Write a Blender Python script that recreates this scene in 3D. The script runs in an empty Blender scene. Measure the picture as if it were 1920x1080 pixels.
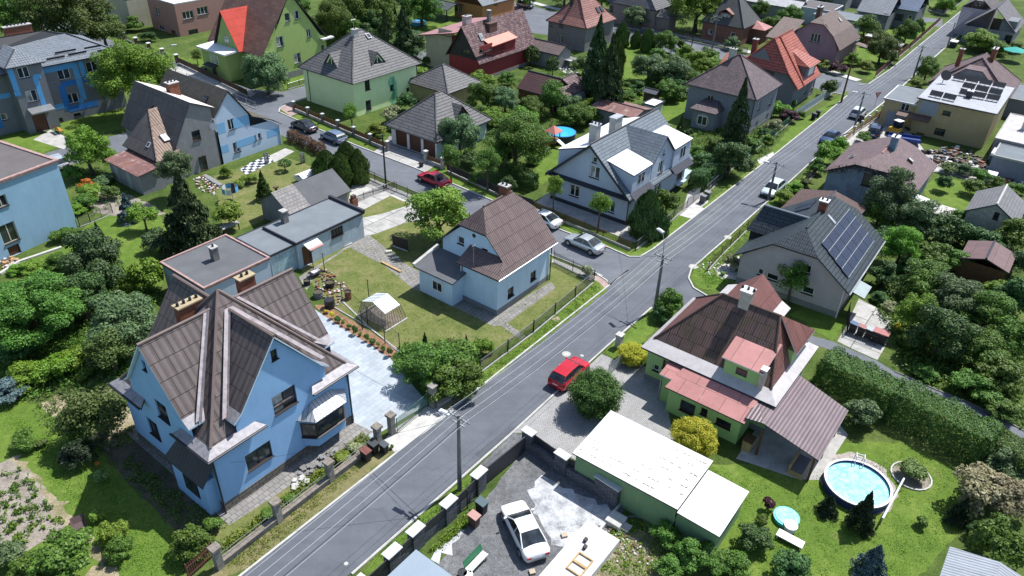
import bpy,math,random
import numpy as np
from mathutils import Vector,Matrix
from mathutils .geometry import tessellate_polygon
R=math .radians
random .seed(5)
for o in list(bpy .data .objects):bpy .data .objects .remove(o)
SC=bpy .context .scene
COL=SC .collection
# ---------------------------------------------------------------- camera
CAM_H,FPX,PITCH,ROLL=37.0,1400.0,R(32.975),R(1.855)
cam=bpy .data .cameras .new('camera');cam_o=bpy .data .objects .new('camera',cam);COL .objects .link(cam_o)
cam .sensor_width=36.0;cam .lens=36.0*FPX/1920.0;cam .clip_start=0.5;cam .clip_end=3000
cam_o .matrix_world=Matrix .Translation((0,0,CAM_H))@Matrix .Rotation(math .pi/2-PITCH,4,'X')@Matrix .Rotation(ROLL,4,'Z')
SC .camera=cam_o
# ---------------------------------------------------------------- daylight
SUN_AZ,SUN_EL=R(40.0),R(59.0)
world=bpy .data .worlds .new("World");SC .world=world;world .use_nodes=True
wn=world .node_tree;bg=wn .nodes['Background']
sky=wn .nodes .new('ShaderNodeTexSky');sky .sky_type='NISHITA';sky .sun_disc=False
sky .sun_elevation=SUN_EL;sky .sun_rotation=R(90)-SUN_AZ;sky .altitude=250
wn .links .new(sky .outputs[0],bg .inputs[0]);bg .inputs[1].default_value=0.115
sl=bpy .data .lights .new('sun','SUN');sl .energy=4.4;sl .angle=R(0.53);sl .color=(1.0,0.98,0.95)
so=bpy .data .objects .new('sun',sl);COL .objects .link(so)
sd=Vector((math .cos(SUN_EL)*math .cos(SUN_AZ),math .cos(SUN_EL)*math .sin(SUN_AZ),math .sin(SUN_EL)))
so .rotation_euler=sd .to_track_quat('Z','Y').to_euler();so .location=sd*200
SC .view_settings .view_transform='Standard';SC .view_settings .look='None'
SC .view_settings .exposure=0.68;SC .view_settings .gamma=1.0
SC .render .engine='CYCLES'
SC .cycles .max_bounces=6;SC .cycles .transparent_max_bounces=12
# ---------------------------------------------------------------- survey: picture point -> place on a level at height z
def ray(px,py):
 u,v=px-960,540-py
 c,s=math .cos(ROLL),math .sin(ROLL);u,v=u*c-v*s,u*s+v*c
 return Vector((u,FPX*math .cos(PITCH)+v*math .sin(PITCH),v*math .cos(PITCH)-FPX*math .sin(PITCH)))
def at(px,py,z=0.0):
 d=ray(px,py);t=(z-CAM_H)/d .z
 return Vector((d .x*t,d .y*t,z))
GRID=R(53.2)
# ---------------------------------------------------------------- object helpers
def tag(o,label=None,cat=None,group=None,kind=None):
 if label:o['label']=label
 if cat:o['category']=cat
 if group:o['group']=group
 if kind:o['kind']=kind
 return o
def empty(name,loc,rz=0.0,label=None,cat=None,group=None):
 o=bpy .data .objects .new(name,None);COL .objects .link(o)
 o .location=loc;o .rotation_euler=(0,0,rz);o .empty_display_size=0.3
 return tag(o,label,cat,group)
def copy_tree(o,parent=None):
 c=o .copy();COL .objects .link(c);c .parent=parent
 for ch in list(o .children):
  copy_tree(ch,c)
 return c
class MB:
 def __init__(s):s .v=[];s .f=[];s .m=[];s .uv=[]
 def poly(s,pts,m=0,uvs=None):
  pts=[Vector(p)for p in pts];b=len(s .v)
  n=Vector((0,0,0))
  for i in range(len(pts)):
   a,c=pts[i],pts[(i+1)%len(pts)]
   n+=Vector(((a .y-c .y)*(a .z+c .z),(a .z-c .z)*(a .x+c .x),(a .x-c .x)*(a .y+c .y)))
  if n .length>1e-12:n .normalize()
  if abs(n .z)>0.995:U=Vector((1,0,0));V=Vector((0,1,0))
  else:U=Vector((0,0,1)).cross(n).normalized();V=n .cross(U)
  s .v+=[p[:]for p in pts];s .f .append(list(range(b,b+len(pts))));s .m .append(m)
  s .uv+=[(p .dot(U),p .dot(V))for p in pts]if uvs is None else uvs
 def box(s,x0,y0,z0,x1,y1,z1,m=0,mt=None,bottom=True):
  P=[(x0,y0,z0),(x1,y0,z0),(x1,y1,z0),(x0,y1,z0),(x0,y0,z1),(x1,y0,z1),(x1,y1,z1),(x0,y1,z1)]
  for k,q in enumerate(((0,1,5,4),(1,2,6,5),(2,3,7,6),(3,0,4,7),(4,5,6,7),(3,2,1,0))):
   if k==5 and not bottom:continue
   s .poly([P[i]for i in q],mt if(k==4 and mt is not None)else m)
 def obox(s,c,sx,sy,sz,rz=0.0,m=0,mt=None):
  ca,sa=math .cos(rz),math .sin(rz);b=len(s .v);x,y,z=c
  P=[(x+ca*i*sx/2-sa*j*sy/2,y+sa*i*sx/2+ca*j*sy/2,z+k*sz)for k in(0,1)for i,j in((-1,-1),(1,-1),(1,1),(-1,1))]
  for k,q in enumerate(((0,1,5,4),(1,2,6,5),(2,3,7,6),(3,0,4,7),(4,5,6,7),(3,2,1,0))):
   s .poly([P[i]for i in q],mt if(k==4 and mt is not None)else m)
 def slab(s,pts,t,m=0,mside=None,mbot=None):
  pts=[Vector(p)for p in pts];lo=[p-Vector((0,0,t))for p in pts]
  n=Vector((0,0,0))
  for i in range(len(pts)):
   a,c=pts[i],pts[(i+1)%len(pts)];n .z+=(a .x-c .x)*(a .y+c .y)
  if n .z<0:pts .reverse();lo .reverse()
  s .poly(pts,m);s .poly(lo[::-1],m if mbot is None else mbot)
  for i in range(len(pts)):
   j=(i+1)%len(pts);s .poly([lo[i],lo[j],pts[j],pts[i]],m if mside is None else mside)
 def cyl(s,p0,p1,r0,r1=None,n=8,m=0,caps=True):
  p0,p1=Vector(p0),Vector(p1);r1=r0 if r1 is None else r1;d=(p1-p0).normalized()
  a=Vector((1,0,0))if abs(d .x)<0.8 else Vector((0,1,0));X=d .cross(a).normalized();Y=d .cross(X)
  A=[p0+(X*math .cos(2*math .pi*i/n)+Y*math .sin(2*math .pi*i/n))*r0 for i in range(n)]
  B=[p1+(X*math .cos(2*math .pi*i/n)+Y*math .sin(2*math .pi*i/n))*r1 for i in range(n)]
  for i in range(n):
   j=(i+1)%n;s .poly([A[i],B[i],B[j],A[j]],m)
  if caps:s .poly(A,m);s .poly(B[::-1],m)
 def tube(s,pts,r,n=5,m=0):
  for a,b in zip(pts[:-1],pts[1:]):s .cyl(a,b,r,r,n,m,True)
 def build(s,name,mats,parent=None,smooth=False):
  me=bpy .data .meshes .new(name);me .from_pydata(s .v,[],s .f)
  for mt in(mats if isinstance(mats,(list,tuple))else[mats]):me .materials .append(mt)
  me .polygons .foreach_set('material_index',s .m)
  uv=me .uv_layers .new(name='UVMap');uv .data .foreach_set('uv',[c for p in s .uv for c in p])
  if smooth:me .polygons .foreach_set('use_smooth',[True]*len(s .f))
  me .update()
  o=bpy .data .objects .new(name,me);COL .objects .link(o);o .parent=parent
  return o
# ---------------------------------------------------------------- materials
_M={}
def newmat(name):
 m=bpy .data .materials .new(name);m .use_nodes=True;_M[name]=m
 nt=m .node_tree;b=nt .nodes['Principled BSDF']
 def N(t,**kw):
  n=nt .nodes .new('ShaderNode'+t)
  for k,v in kw .items():
   if k in n .inputs:n .inputs[k].default_value=v
   else:setattr(n,k,v)
  return n
 L=nt .links .new
 return m,nt,b,N,L
def c4(c):return(c[0],c[1],c[2],1.0)
def mul(c,k):return(min(1,c[0]*k),min(1,c[1]*k),min(1,c[2]*k))
def mixc(N,L,fac,a,b,mode='MIX'):
 n=N('Mix',data_type='RGBA',blend_type=mode)
 for i,x in((0,fac),(6,a),(7,b)):
  if isinstance(x,(int,float)):n .inputs[i].default_value=x
  elif isinstance(x,tuple):n .inputs[i].default_value=c4(x)
  else:L(x,n .inputs[i])
 return n .outputs[2]
def ramp(N,L,src,stops):
 n=N('ValToRGB');e=n .color_ramp .elements
 while len(e)<len(stops):e .new(0.5)
 for k,(p,c)in enumerate(stops):
  e[k].position=p;e[k].color=c4(c)if isinstance(c,tuple)else(c,c,c,1)
 L(src,n .inputs[0]);return n .outputs[0]
def math_(N,L,op,a,b=None):
 n=N('Math',operation=op)
 for i,x in((0,a),(1,b)):
  if x is None:continue
  if isinstance(x,(int,float)):n .inputs[i].default_value=x
  else:L(x,n .inputs[i])
 return n .outputs[0]
def noise(N,L,vec,scale,detail=4,rough=0.6):
 n=N('TexNoise',Scale=scale,Detail=detail,Roughness=rough)
 if vec is not None:L(vec,n .inputs['Vector'])
 return n .outputs['Fac']
def plain(name,col,rough=0.7,metal=0.0,var=0.12,scale=1.5,bump=0.0,bscale=30,streak=0.0,spec=0.4,dirt=None):
 """a painted, rendered or metal surface with uneven tone"""
 if name in _M:return _M[name]
 m,nt,b,N,L=newmat(name)
 tc=N('TexCoord');g=tc .outputs['Object']
 a=noise(N,L,g,scale,6,0.65)
 cr=ramp(N,L,a,[(0.3,mul(col,1-var)),(0.7,mul(col,1+var))])
 if streak:
  mp=N('Mapping');mp .inputs['Scale'].default_value=(2.2,2.2,0.18);L(g,mp .inputs[0])
  st=noise(N,L,mp .outputs[0],1.6,5,0.7)
  f=ramp(N,L,st,[(0.5,0.0),(0.78,streak)])
  cr=mixc(N,L,f,cr,dirt or mul(col,0.45))
 L(cr,b .inputs['Base Color']);b .inputs['Roughness'].default_value=rough;b .inputs['Metallic'].default_value=metal
 b .inputs['Specular IOR Level'].default_value=spec
 if bump:
  bn=N('Bump',Strength=bump,Distance=0.02);L(noise(N,L,g,bscale,3),bn .inputs['Height']);L(bn .outputs[0],b .inputs['Normal'])
 return m
def roofm(name,c1,c2,mortar,bw,bh,ms=0.02,wave=0.0,wd=0.03,rough=0.6,metal=0.0,offset=0.5,moss=None,mossf=0.0,steps=True,wcol=0.0,rot=0.0,bumpd=0.03):
 """rows of tiles or sheets laid along the slope: courses, joints, ribs and weathering"""
 if name in _M:return _M[name]
 m,nt,b,N,L=newmat(name)
 tc=N('TexCoord');uv=tc .outputs['UV'];ob=tc .outputs['Object']
 if rot:
  mp=N('Mapping');mp .inputs['Rotation'].default_value=(0,0,rot);L(uv,mp .inputs[0]);uv=mp .outputs[0]
 wob=N('TexNoise',Scale=1.3,Detail=2.0);L(uv,wob .inputs['Vector'])
 va=N('VectorMath',operation='MULTIPLY_ADD');L(wob .outputs['Color'],va .inputs[0]);va .inputs[1].default_value=(0.03,0.05,0);L(uv,va .inputs[2])
 br=N('TexBrick',offset=offset);L(va .outputs[0],br .inputs['Vector'])
 br .inputs['Color1'].default_value=c4(c1);br .inputs['Color2'].default_value=c4(c2);br .inputs['Mortar'].default_value=c4(mortar)
 br .inputs['Scale'].default_value=1.0;br .inputs['Mortar Size'].default_value=ms;br .inputs['Mortar Smooth'].default_value=0.3
 br .inputs['Brick Width'].default_value=bw;br .inputs['Row Height'].default_value=bh
 col=br .outputs['Color']
 big=noise(N,L,ob,0.8,6,0.7)
 col=mixc(N,L,0.55,col,ramp(N,L,big,[(0.3,0.55),(0.7,1.0)]),'MULTIPLY')
 fine=noise(N,L,ob,14,3,0.6)
 col=mixc(N,L,0.35,col,ramp(N,L,fine,[(0.3,0.6),(0.7,1.0)]),'MULTIPLY')
 if moss:
  mn=noise(N,L,ob,1.1,8,0.75)
  col=mixc(N,L,ramp(N,L,mn,[(0.62-mossf*0.3,0.0),(0.75-mossf*0.2,0.85)]),col,moss)
 sep=N('SeparateXYZ');L(va .outputs[0],sep .inputs[0])
 h=math_(N,L,'MULTIPLY',br .outputs['Fac'],-0.6)
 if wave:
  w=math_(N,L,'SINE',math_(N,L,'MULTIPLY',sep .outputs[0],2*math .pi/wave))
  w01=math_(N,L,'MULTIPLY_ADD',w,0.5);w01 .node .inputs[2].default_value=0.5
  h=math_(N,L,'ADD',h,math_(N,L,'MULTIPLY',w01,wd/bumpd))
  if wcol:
   col=mixc(N,L,wcol,col,ramp(N,L,w01,[(0.0,0.25),(0.45,1.0)]),'MULTIPLY')  # rib troughs darkened in the colour, standing in for occlusion between ribs
 if steps:
  fr=math_(N,L,'FRACT',math_(N,L,'DIVIDE',sep .outputs[1],bh))
  h=math_(N,L,'SUBTRACT',h,math_(N,L,'MULTIPLY',fr,0.8))
 bn=N('Bump',Strength=0.9,Distance=bumpd);L(h,bn .inputs['Height']);L(bn .outputs[0],b .inputs['Normal'])
 L(col,b .inputs['Base Color']);b .inputs['Roughness'].default_value=rough;b .inputs['Metallic'].default_value=metal
 b .inputs['Specular IOR Level'].default_value=0.3
 return m
def groundm(name,stops,scale=0.6,fine=18,bump=0.5,rough=0.95,patch=None,patchf=0.6,bd=0.05,grain=0.55):
 """lawn, soil, gravel: patches at several scales"""
 if name in _M:return _M[name]
 m,nt,b,N,L=newmat(name)
 tc=N('TexCoord');g=tc .outputs['Object']
 n1=noise(N,L,g,scale,8,0.72)
 col=ramp(N,L,n1,stops)
 if patch:
  n3=noise(N,L,g,scale*0.45,6,0.7)
  col=mixc(N,L,ramp(N,L,n3,[(patchf,0.0),(patchf+0.1,0.8)]),col,patch)
 n2=noise(N,L,g,fine,4,0.7)
 col=mixc(N,L,grain,col,ramp(N,L,n2,[(0.3,0.3),(0.65,1.15)]),'MULTIPLY')
 n4=noise(N,L,g,fine*0.22,4,0.7)
 col=mixc(N,L,grain*0.8,col,ramp(N,L,n4,[(0.32,0.5),(0.62,1.1)]),'MULTIPLY')
 L(col,b .inputs['Base Color']);b .inputs['Roughness'].default_value=rough;b .inputs['Specular IOR Level'].default_value=0.15
 bn=N('Bump',Strength=bump,Distance=bd);L(n2,bn .inputs['Height']);L(bn .outputs[0],b .inputs['Normal'])
 return m
def pavem(name,c1,c2,mortar,bw=0.4,bh=0.2,ms=0.012,rot=GRID,stain=0.3,rough=0.85):
 if name in _M:return _M[name]
 m,nt,b,N,L=newmat(name)
 tc=N('TexCoord');g=tc .outputs['Object']
 mp=N('Mapping');mp .inputs['Rotation'].default_value=(0,0,-rot);L(g,mp .inputs[0])
 br=N('TexBrick');L(mp .outputs[0],br .inputs['Vector']);br .inputs['Scale'].default_value=1.0
 br .inputs['Color1'].default_value=c4(c1);br .inputs['Color2'].default_value=c4(c2);br .inputs['Mortar'].default_value=c4(mortar)
 br .inputs['Mortar Size'].default_value=ms;br .inputs['Brick Width'].default_value=bw;br .inputs['Row Height'].default_value=bh
 n=noise(N,L,g,0.7,8,0.7)
 col=mixc(N,L,stain,br .outputs['Color'],ramp(N,L,n,[(0.35,0.35),(0.65,1.1)]),'MULTIPLY')
 L(col,b .inputs['Base Color']);b .inputs['Roughness'].default_value=rough
 bn=N('Bump',Strength=0.5,Distance=0.01,invert=True);L(br .outputs['Fac'],bn .inputs['Height']);L(bn .outputs[0],b .inputs['Normal'])
 return m
def leafm(name,c,c2=None,trans=0.25,rough=0.55):
 if name in _M:return _M[name]
 m,nt,b,N,L=newmat(name)
 c2=c2 or mul(c,1.6)
 gi=N('NewGeometry');oi=N('ObjectInfo');tc=N('TexCoord')
 n1=noise(N,L,tc .outputs['Object'],0.9,3,0.6)
 f=math_(N,L,'ADD',math_(N,L,'MULTIPLY',gi .outputs['Random Per Island'],0.55),math_(N,L,'MULTIPLY',n1,0.5))
 col=ramp(N,L,f,[(0.15,mul(c,0.6)),(0.5,c),(0.9,c2)])
 hs=N('HueSaturation');L(col,hs .inputs['Color'])
 hv=math_(N,L,'MULTIPLY_ADD',oi .outputs['Random'],0.04);hv .node .inputs[2].default_value=0.48;L(hv,hs .inputs['Hue'])
 vv=math_(N,L,'MULTIPLY_ADD',oi .outputs['Random'],0.4);vv .node .inputs[2].default_value=0.8;L(vv,hs .inputs['Value'])
 L(hs .outputs[0],b .inputs['Base Color']);b .inputs['Roughness'].default_value=rough;b .inputs['Specular IOR Level'].default_value=0.25
 tr=N('BsdfTranslucent');L(hs .outputs[0],tr .inputs['Color'])
 mx=N('MixShader');mx .inputs[0].default_value=trans;L(b .outputs[0],mx .inputs[1]);L(tr .outputs[0],mx .inputs[2])
 L(mx .outputs[0],nt .nodes['Material Output'].inputs['Surface'])
 return m
def meshm(name,col,cell=0.06,wire=0.16,rot=True):
 """woven wire: thin wires, open between"""
 if name in _M:return _M[name]
 m,nt,b,N,L=newmat(name)
 uv=N('TexCoord').outputs['UV'];mp=N('Mapping');L(uv,mp .inputs[0])
 if rot:mp .inputs['Rotation'].default_value=(0,0,R(45))
 br=N('TexBrick',offset=0.0);L(mp .outputs[0],br .inputs['Vector']);br .inputs['Scale'].default_value=1
 br .inputs['Brick Width'].default_value=cell;br .inputs['Row Height'].default_value=cell;br .inputs['Mortar Size'].default_value=cell*wire
 br .inputs['Mortar Smooth'].default_value=0
 b .inputs['Base Color'].default_value=c4(col);b .inputs['Roughness'].default_value=0.5
 L(br .outputs['Fac'],b .inputs['Alpha'])
 return m
WHITE=plain('white_plastic',(0.78,0.78,0.78),0.4,var=0.03)
CREAM=plain('cream_frame',(0.55,0.50,0.38),0.5)
DARKF=plain('dark_frame',(0.025,0.02,0.02),0.5)
BROWNF=plain('brown_frame',(0.09,0.035,0.02),0.5)
def glassm(name='window_glass',col=(0.012,0.016,0.02)):
 if name in _M:return _M[name]
 m,nt,b,N,L=newmat(name)
 n=noise(N,L,N('TexCoord').outputs['Object'],1.1,2)
 L(ramp(N,L,n,[(0.4,col),(0.7,mul(col,4))]),b .inputs['Base Color'])
 b .inputs['Roughness'].default_value=0.06;b .inputs['Specular IOR Level'].default_value=0.6
 return m
GLASS=glassm();CURTAIN=glassm('curtained_glass',(0.16,0.17,0.16))
METAL=plain('zinc_sheet',(0.42,0.43,0.44),0.45,0.6,var=0.25,scale=2.5)
DARKMETAL=plain('dark_sheet',(0.022,0.024,0.03),0.45,0.2)
BRICK=roofm('red_brick',(0.30,0.10,0.05),(0.22,0.07,0.04),(0.25,0.2,0.16),0.25,0.08,0.008,steps=False,rough=0.9)
CONC=plain('concrete',(0.36,0.35,0.33),0.9,var=0.25,scale=1.2,bump=0.3,bscale=25)
CONC_L=plain('light_concrete',(0.43,0.42,0.395),0.9,var=0.2,scale=1.5,bump=0.2)
CONC_D=plain('dark_concrete',(0.17,0.165,0.155),0.9,var=0.3,scale=2.0,bump=0.3)
WOOD=plain('brown_wood',(0.12,0.055,0.025),0.7,var=0.35,scale=5)
WOOD_L=plain('pale_wood',(0.40,0.27,0.13),0.7,var=0.25,scale=5)
BLACK=plain('black_plastic',(0.02,0.02,0.022),0.45,var=0.1)
STEEL=plain('galvanised_steel',(0.35,0.36,0.37),0.4,0.7,var=0.1)
# ---------------------------------------------------------------- buildings
WR_=random .Random(11)
class Bld:
 """a building: eaves rectangle from its near corner P0, right corner P1 and left corner P2, surveyed at height z"""
 def __init__(s,name,label,P0,P1,P2,z=0.0,o=0.0,cat='house',ang=None,W=None,D=None,zg=0.0):
  a,b=at(*P0,z),at(*P1,z);c=at(*P2,z)
  s .W=W or(b-a).to_2d().length;s .D=D or(c-a).to_2d().length;s .o=o
  if ang is None:
   d1=(b-a).to_2d().normalized();d2=(c-a).to_2d().normalized()
   dd=(d1+Vector((d2 .y,-d2 .x))).normalized();ang=math .atan2(dd .y,dd .x)
  elif ang=='grid':ang=GRID
  s .ang=ang;s .org=Vector((a .x,a .y,0))
  s .M=Matrix .Translation(s .org)@Matrix .Rotation(ang,4,'Z');s .I=s .M .inverted()
  s .root=empty(name,s .org,ang,label,cat)
  s .holes={}
  s .x0,s .y0,s .x1,s .y1=o,o,s .W-o,s .D-o
 def L(s,px,py,z=0.0):
  return s .I@at(px,py,z)
 def on(s,px,py,axis,val):
  O=s .I@Vector((0,0,CAM_H));d=s .I .to_3x3()@ray(px,py);k='xyz' .index(axis)
  return O+d*((val-O[k])/d[k])
 def face(s,key):
  x0,y0,x1,y1=s .x0,s .y0,s .x1,s .y1
  if not isinstance(key,str):return Vector(key[0]),Vector(key[1]).normalized()
  return{'R':(Vector((x0,y0,0)),Vector((1,0,0))),'L':(Vector((x0,y1,0)),Vector((0,-1,0))),'F':(Vector((x1,y0,0)),Vector((0,1,0))),'B':(Vector((x1,y1,0)),Vector((-1,0,0)))}[key]
 def onface(s,key,px,py):
  O,u=s .face(key);n=u .cross(Vector((0,0,1)));C=s .I@Vector((0,0,CAM_H));d=s .I .to_3x3()@ray(px,py)
  P=C+d*((O-C).dot(n)/d .dot(n));return(P-O).dot(u),P .z
 def wall(s,key,outline,mat,wins=(),name='wall',parent=None,plinth=None,ph=0.5,depth=0.16,pix=True):
  """one wall with its openings cut through; wins: (x, y, w, h, style)"""
  O,u=s .face(key);n=u .cross(Vector((0,0,1)));mb=MB()
  P=lambda a,z,dd=0.0:O+u*a+Vector((0,0,z))+n*dd
  holes=[]
  umin,umax=min(p[0]for p in outline),max(p[0]for p in outline)
  for w in wins:
   cu,cz=s .onface(key,w[0],w[1])if pix else(w[0],w[1])
   ww,hh=w[2],w[3];cu=min(max(cu,umin+ww/2+0.06),umax-ww/2-0.06)
   z0,z1=max(cz-hh/2,0.02),cz+hh/2
   if z0<0.3 and w[4].startswith('door'):z0=0.02
   holes .append((cu-ww/2,z0,cu+ww/2,z1))
  polys=[[Vector((a,z,0))for a,z in outline]]+[[Vector((h[0],h[1],0)),Vector((h[0],h[3],0)),Vector((h[2],h[3],0)),Vector((h[2],h[1],0))]for h in holes]
  flat=[p for q in polys for p in q]
  for t in tessellate_polygon(polys):
   a,b,c=(flat[i]for i in t)
   if(b-a).cross(c-a).z<0:b,c=c,b
   mb .poly([P(a .x,a .y),P(b .x,b .y),P(c .x,c .y)],0)
  for h in holes:
   q=[(h[0],h[1]),(h[2],h[1]),(h[2],h[3]),(h[0],h[3])]
   for i in range(4):
    a,b=q[i],q[(i+1)%4];mb .poly([P(*a),P(*b),P(b[0],b[1],-depth),P(a[0],a[1],-depth)],0)
   mb .poly([P(q[0][0],q[0][1],-depth-.04),P(q[1][0],q[1][1],-depth-.04),P(q[2][0],q[2][1],-depth-.04),P(q[3][0],q[3][1],-depth-.04)],0)
  if plinth:
   mb .poly([P(umin,0,.025),P(umax,0,.025),P(umax,ph,.025),P(umin,ph,.025)],1)
   mb .poly([P(umin,ph,.025),P(umax,ph,.025),P(umax,ph,0),P(umin,ph,0)],1)
  wo=mb .build(name,[mat]+([plinth]if plinth else[]),parent or s .root)
  for h,w in zip(holes,wins):s .window(P,h,w[4],depth,parent)
  return wo
 def window(s,P,h,style,depth=0.16,parent=None):
  fm={'w':WHITE,'c':CREAM,'d':DARKF,'b':BROWNF}[style[-1]];kind=style[:-1]
  u0,z0,u1,z1=h;dd=-depth+.01;mb=MB();t=0.07
  def bar(a0,b0,a1,b1,th=0.05):
   q=[(a0,b0),(a1,b0),(a1,b1),(a0,b1)]
   mb .poly([P(*c,dd+th)for c in q])
   for i in range(4):
    a,b=q[i],q[(i+1)%4];mb .poly([P(*b,dd+th),P(*a,dd+th),P(*a,dd),P(*b,dd)])
  if kind .startswith('door'):
   bar(u0,z0,u0+t,z1);bar(u1-t,z0,u1,z1);bar(u0+t,z1-t,u1-t,z1)
   fo=mb .build('door',fm,parent or s .root);m2=MB()
   m2 .poly([P(u0+t,z0,dd+.02),P(u1-t,z0,dd+.02),P(u1-t,z1-t,dd+.02),P(u0+t,z1-t,dd+.02)])
   m2 .build('door_panel',_M .get(kind[5:],BROWNF)if len(kind)>4 else BROWNF,fo);return
  bar(u0,z0,u1,z0+t);bar(u0,z1-t,u1,z1);bar(u0,z0+t,u0+t,z1-t);bar(u1-t,z0+t,u1,z1-t)
  nb={'1':1,'2':2,'3':3,'4':4}.get(kind[:1],2)
  for k in range(1,nb):uu=u0+(u1-u0)*k/nb;bar(uu-.04,z0+t,uu+.04,z1-t)
  if 'g' in kind:
   for k in(1,2):zz=z0+(z1-z0)*k/3;bar(u0+t,zz-.025,u1-t,zz+.025,.045)
  fo=mb .build('window',fm,parent or s .root)
  m2=MB();m2 .poly([P(u0+t,z0+t,dd+.015),P(u1-t,z0+t,dd+.015),P(u1-t,z1-t,dd+.015),P(u0+t,z1-t,dd+.015)])
  if 'k' in kind or(fm is WHITE and(u1-u0)>.8 and WR_ .random()<.4):m2 .poly([P(u0+t,z0+t,dd+.02),P(u0+(u1-u0)*.45,z0+t,dd+.02),P(u0+(u1-u0)*.45,z1-t,dd+.02),P(u0+t,z1-t,dd+.02)],1)
  m2 .build('pane',[GLASS,CURTAIN],fo)
  m3=MB();q=[(u0-.06,z0-.05),(u1+.06,z0-.05),(u1+.06,z0-.005),(u0-.06,z0-.005)]
  m3 .poly([P(*c,.09)for c in q]);m3 .poly([P(q[3][0],q[3][1],.09),P(q[2][0],q[2][1],.09),P(u1,z0+.012,-.11),P(u0,z0+.012,-.11)])
  m3 .poly([P(q[1][0],q[1][1],.09),P(q[0][0],q[0][1],.09),P(u0,z0-.05,0),P(u1,z0-.05,0)])
  m3 .build('sill',s .sill if hasattr(s,'sill')else DARKF,fo)
 def box_walls(s,h,mat,R_=(),L_=(),F_=(),B_=(),plinth=None,ph=0.5):
  w,d=s .x1-s .x0,s .y1-s .y0
  for k,ln,ws in(('R',w,R_),('L',d,L_),('F',d,F_),('B',w,B_)):
   s .wall(k,[(0,0),(ln,0),(ln,h),(0,h)],mat,ws,plinth=plinth,ph=ph)
  s .h=h
 def part(s,name,mb,mats,parent=None,smooth=False):return mb .build(name,mats,parent or s .root,smooth)
 def hip(s,mats,ze,zr,ridge=0.0,axis='x',t=0.14,curve=0.0,name='roof',rect=None,off=0.0):
  x0,y0,x1,y1=rect or(0,0,s .W,s .D);cx,cy=(x0+x1)/2,(y0+y1)/2;mb=MB()
  if axis=='x':A,B=(cx-ridge/2+off,cy,zr),(cx+ridge/2+off,cy,zr)
  else:A,B=(cx,cy-ridge/2+off,zr),(cx,cy+ridge/2+off,zr)
  c=[(x0,y0,ze),(x1,y0,ze),(x1,y1,ze),(x0,y1,ze)]
  if axis=='x':fs=[[c[0],c[1],B,A],[c[1],c[2],B],[c[2],c[3],A,B],[c[3],c[0],A]]
  else:fs=[[c[0],c[1],A],[c[1],c[2],B,A],[c[2],c[3],B],[c[3],c[0],A,B]]
  for f in fs:
   if ridge==0:f=[p for i,p in enumerate(f)if not(p==A and B in f and f .index(B)!=i and A!=B)]if A!=B else f[:3]
   if not curve:mb .slab(f,t,0,1,1)
   else:s .sprung(mb,f,ze,zr,curve,t)
  for a,b in((c[0],A),(c[1],B if axis=='x' else A),(c[2],B),(c[3],A if axis=='x' else B))if not curve else():
   mb .cyl(Vector(a)+Vector((0,0,.02)),Vector(b)+Vector((0,0,.02)),.09,.09,6,2)
  if ridge:mb .cyl(A,B,.1,.1,6,2)
  return s .part(name,mb,mats)
 def sprung(s,mb,f,ze,zr,k,t):
  """hip face whose lower part flattens towards the eaves"""
  lo=[Vector(p)for p in f if abs(p[2]-ze)<1e-6];hi=[Vector(p)for p in f if abs(p[2]-ze)>=1e-6]
  a,b=lo;ha,hb=(hi[0],hi[-1])
  if len(hi)==2:hb,ha=hi[0],hi[1]
  fr=0.3;zz=Vector((0,0,-(zr-ze)*k))
  a2,b2=a .lerp(ha,fr)+zz,b .lerp(hb,fr)+zz
  mb .slab([a,b,b2,a2],t,0,1,1);mb .slab([a2,b2]+([hb,ha]if(ha-hb).length>.01 else[ha]),t,0,1,1)
  mb .cyl(a,a2,.08,.08,6,2);mb .cyl(a2,ha,.08,.08,6,2);mb .cyl(b,b2,.08,.08,6,2);mb .cyl(b2,hb,.08,.08,6,2)
 def gable(s,mats,ze,zr,axis='x',t=0.14,name='roof',rect=None,hipend=(0,0),ridge_at=0.5,parent=None):
  """ridge along x or y; hipend = clipped length at each ridge end"""
  x0,y0,x1,y1=rect or(0,0,s .W,s .D);mb=MB()
  if axis=='x':
   cy=y0+(y1-y0)*ridge_at;T=lambda a,b,z:(a,b,z);a0,a1,b0,b1,cb=x0,x1,y0,y1,cy
  else:
   cb=x0+(x1-x0)*ridge_at;T=lambda a,b,z:(b,a,z);a0,a1,b0,b1=y0,y1,x0,x1
  h0,h1=hipend;g0=a0+h0;g1=a1-h1
  k=0.38
  def side(bb):
   pts=[(a0,bb,ze)]
   pts .append((a1,bb,ze))
   if h1:pts .append((a1,cb+(bb-cb)*k,zr-(zr-ze)*k))
   pts .append((g1,cb,zr));pts .append((g0,cb,zr))
   if h0:pts .append((a0,cb+(bb-cb)*k,zr-(zr-ze)*k))
   return[T(*p)for p in pts]
  mb .slab(side(b0),t,0,1,1);mb .slab(side(b1),t,0,1,1)
  for h,aa,gg in((h0,a0,g0),(h1,a1,g1)):
   if h:mb .slab([T(aa,cb+(b0-cb)*k,zr-(zr-ze)*k),T(aa,cb+(b1-cb)*k,zr-(zr-ze)*k),T(gg,cb,zr)],t,0,1,1)
  mb .cyl(T(g0,cb,zr+.01),T(g1,cb,zr+.01),.1,.1,6,2)
  return s .part(name,mb,mats,parent)
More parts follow.
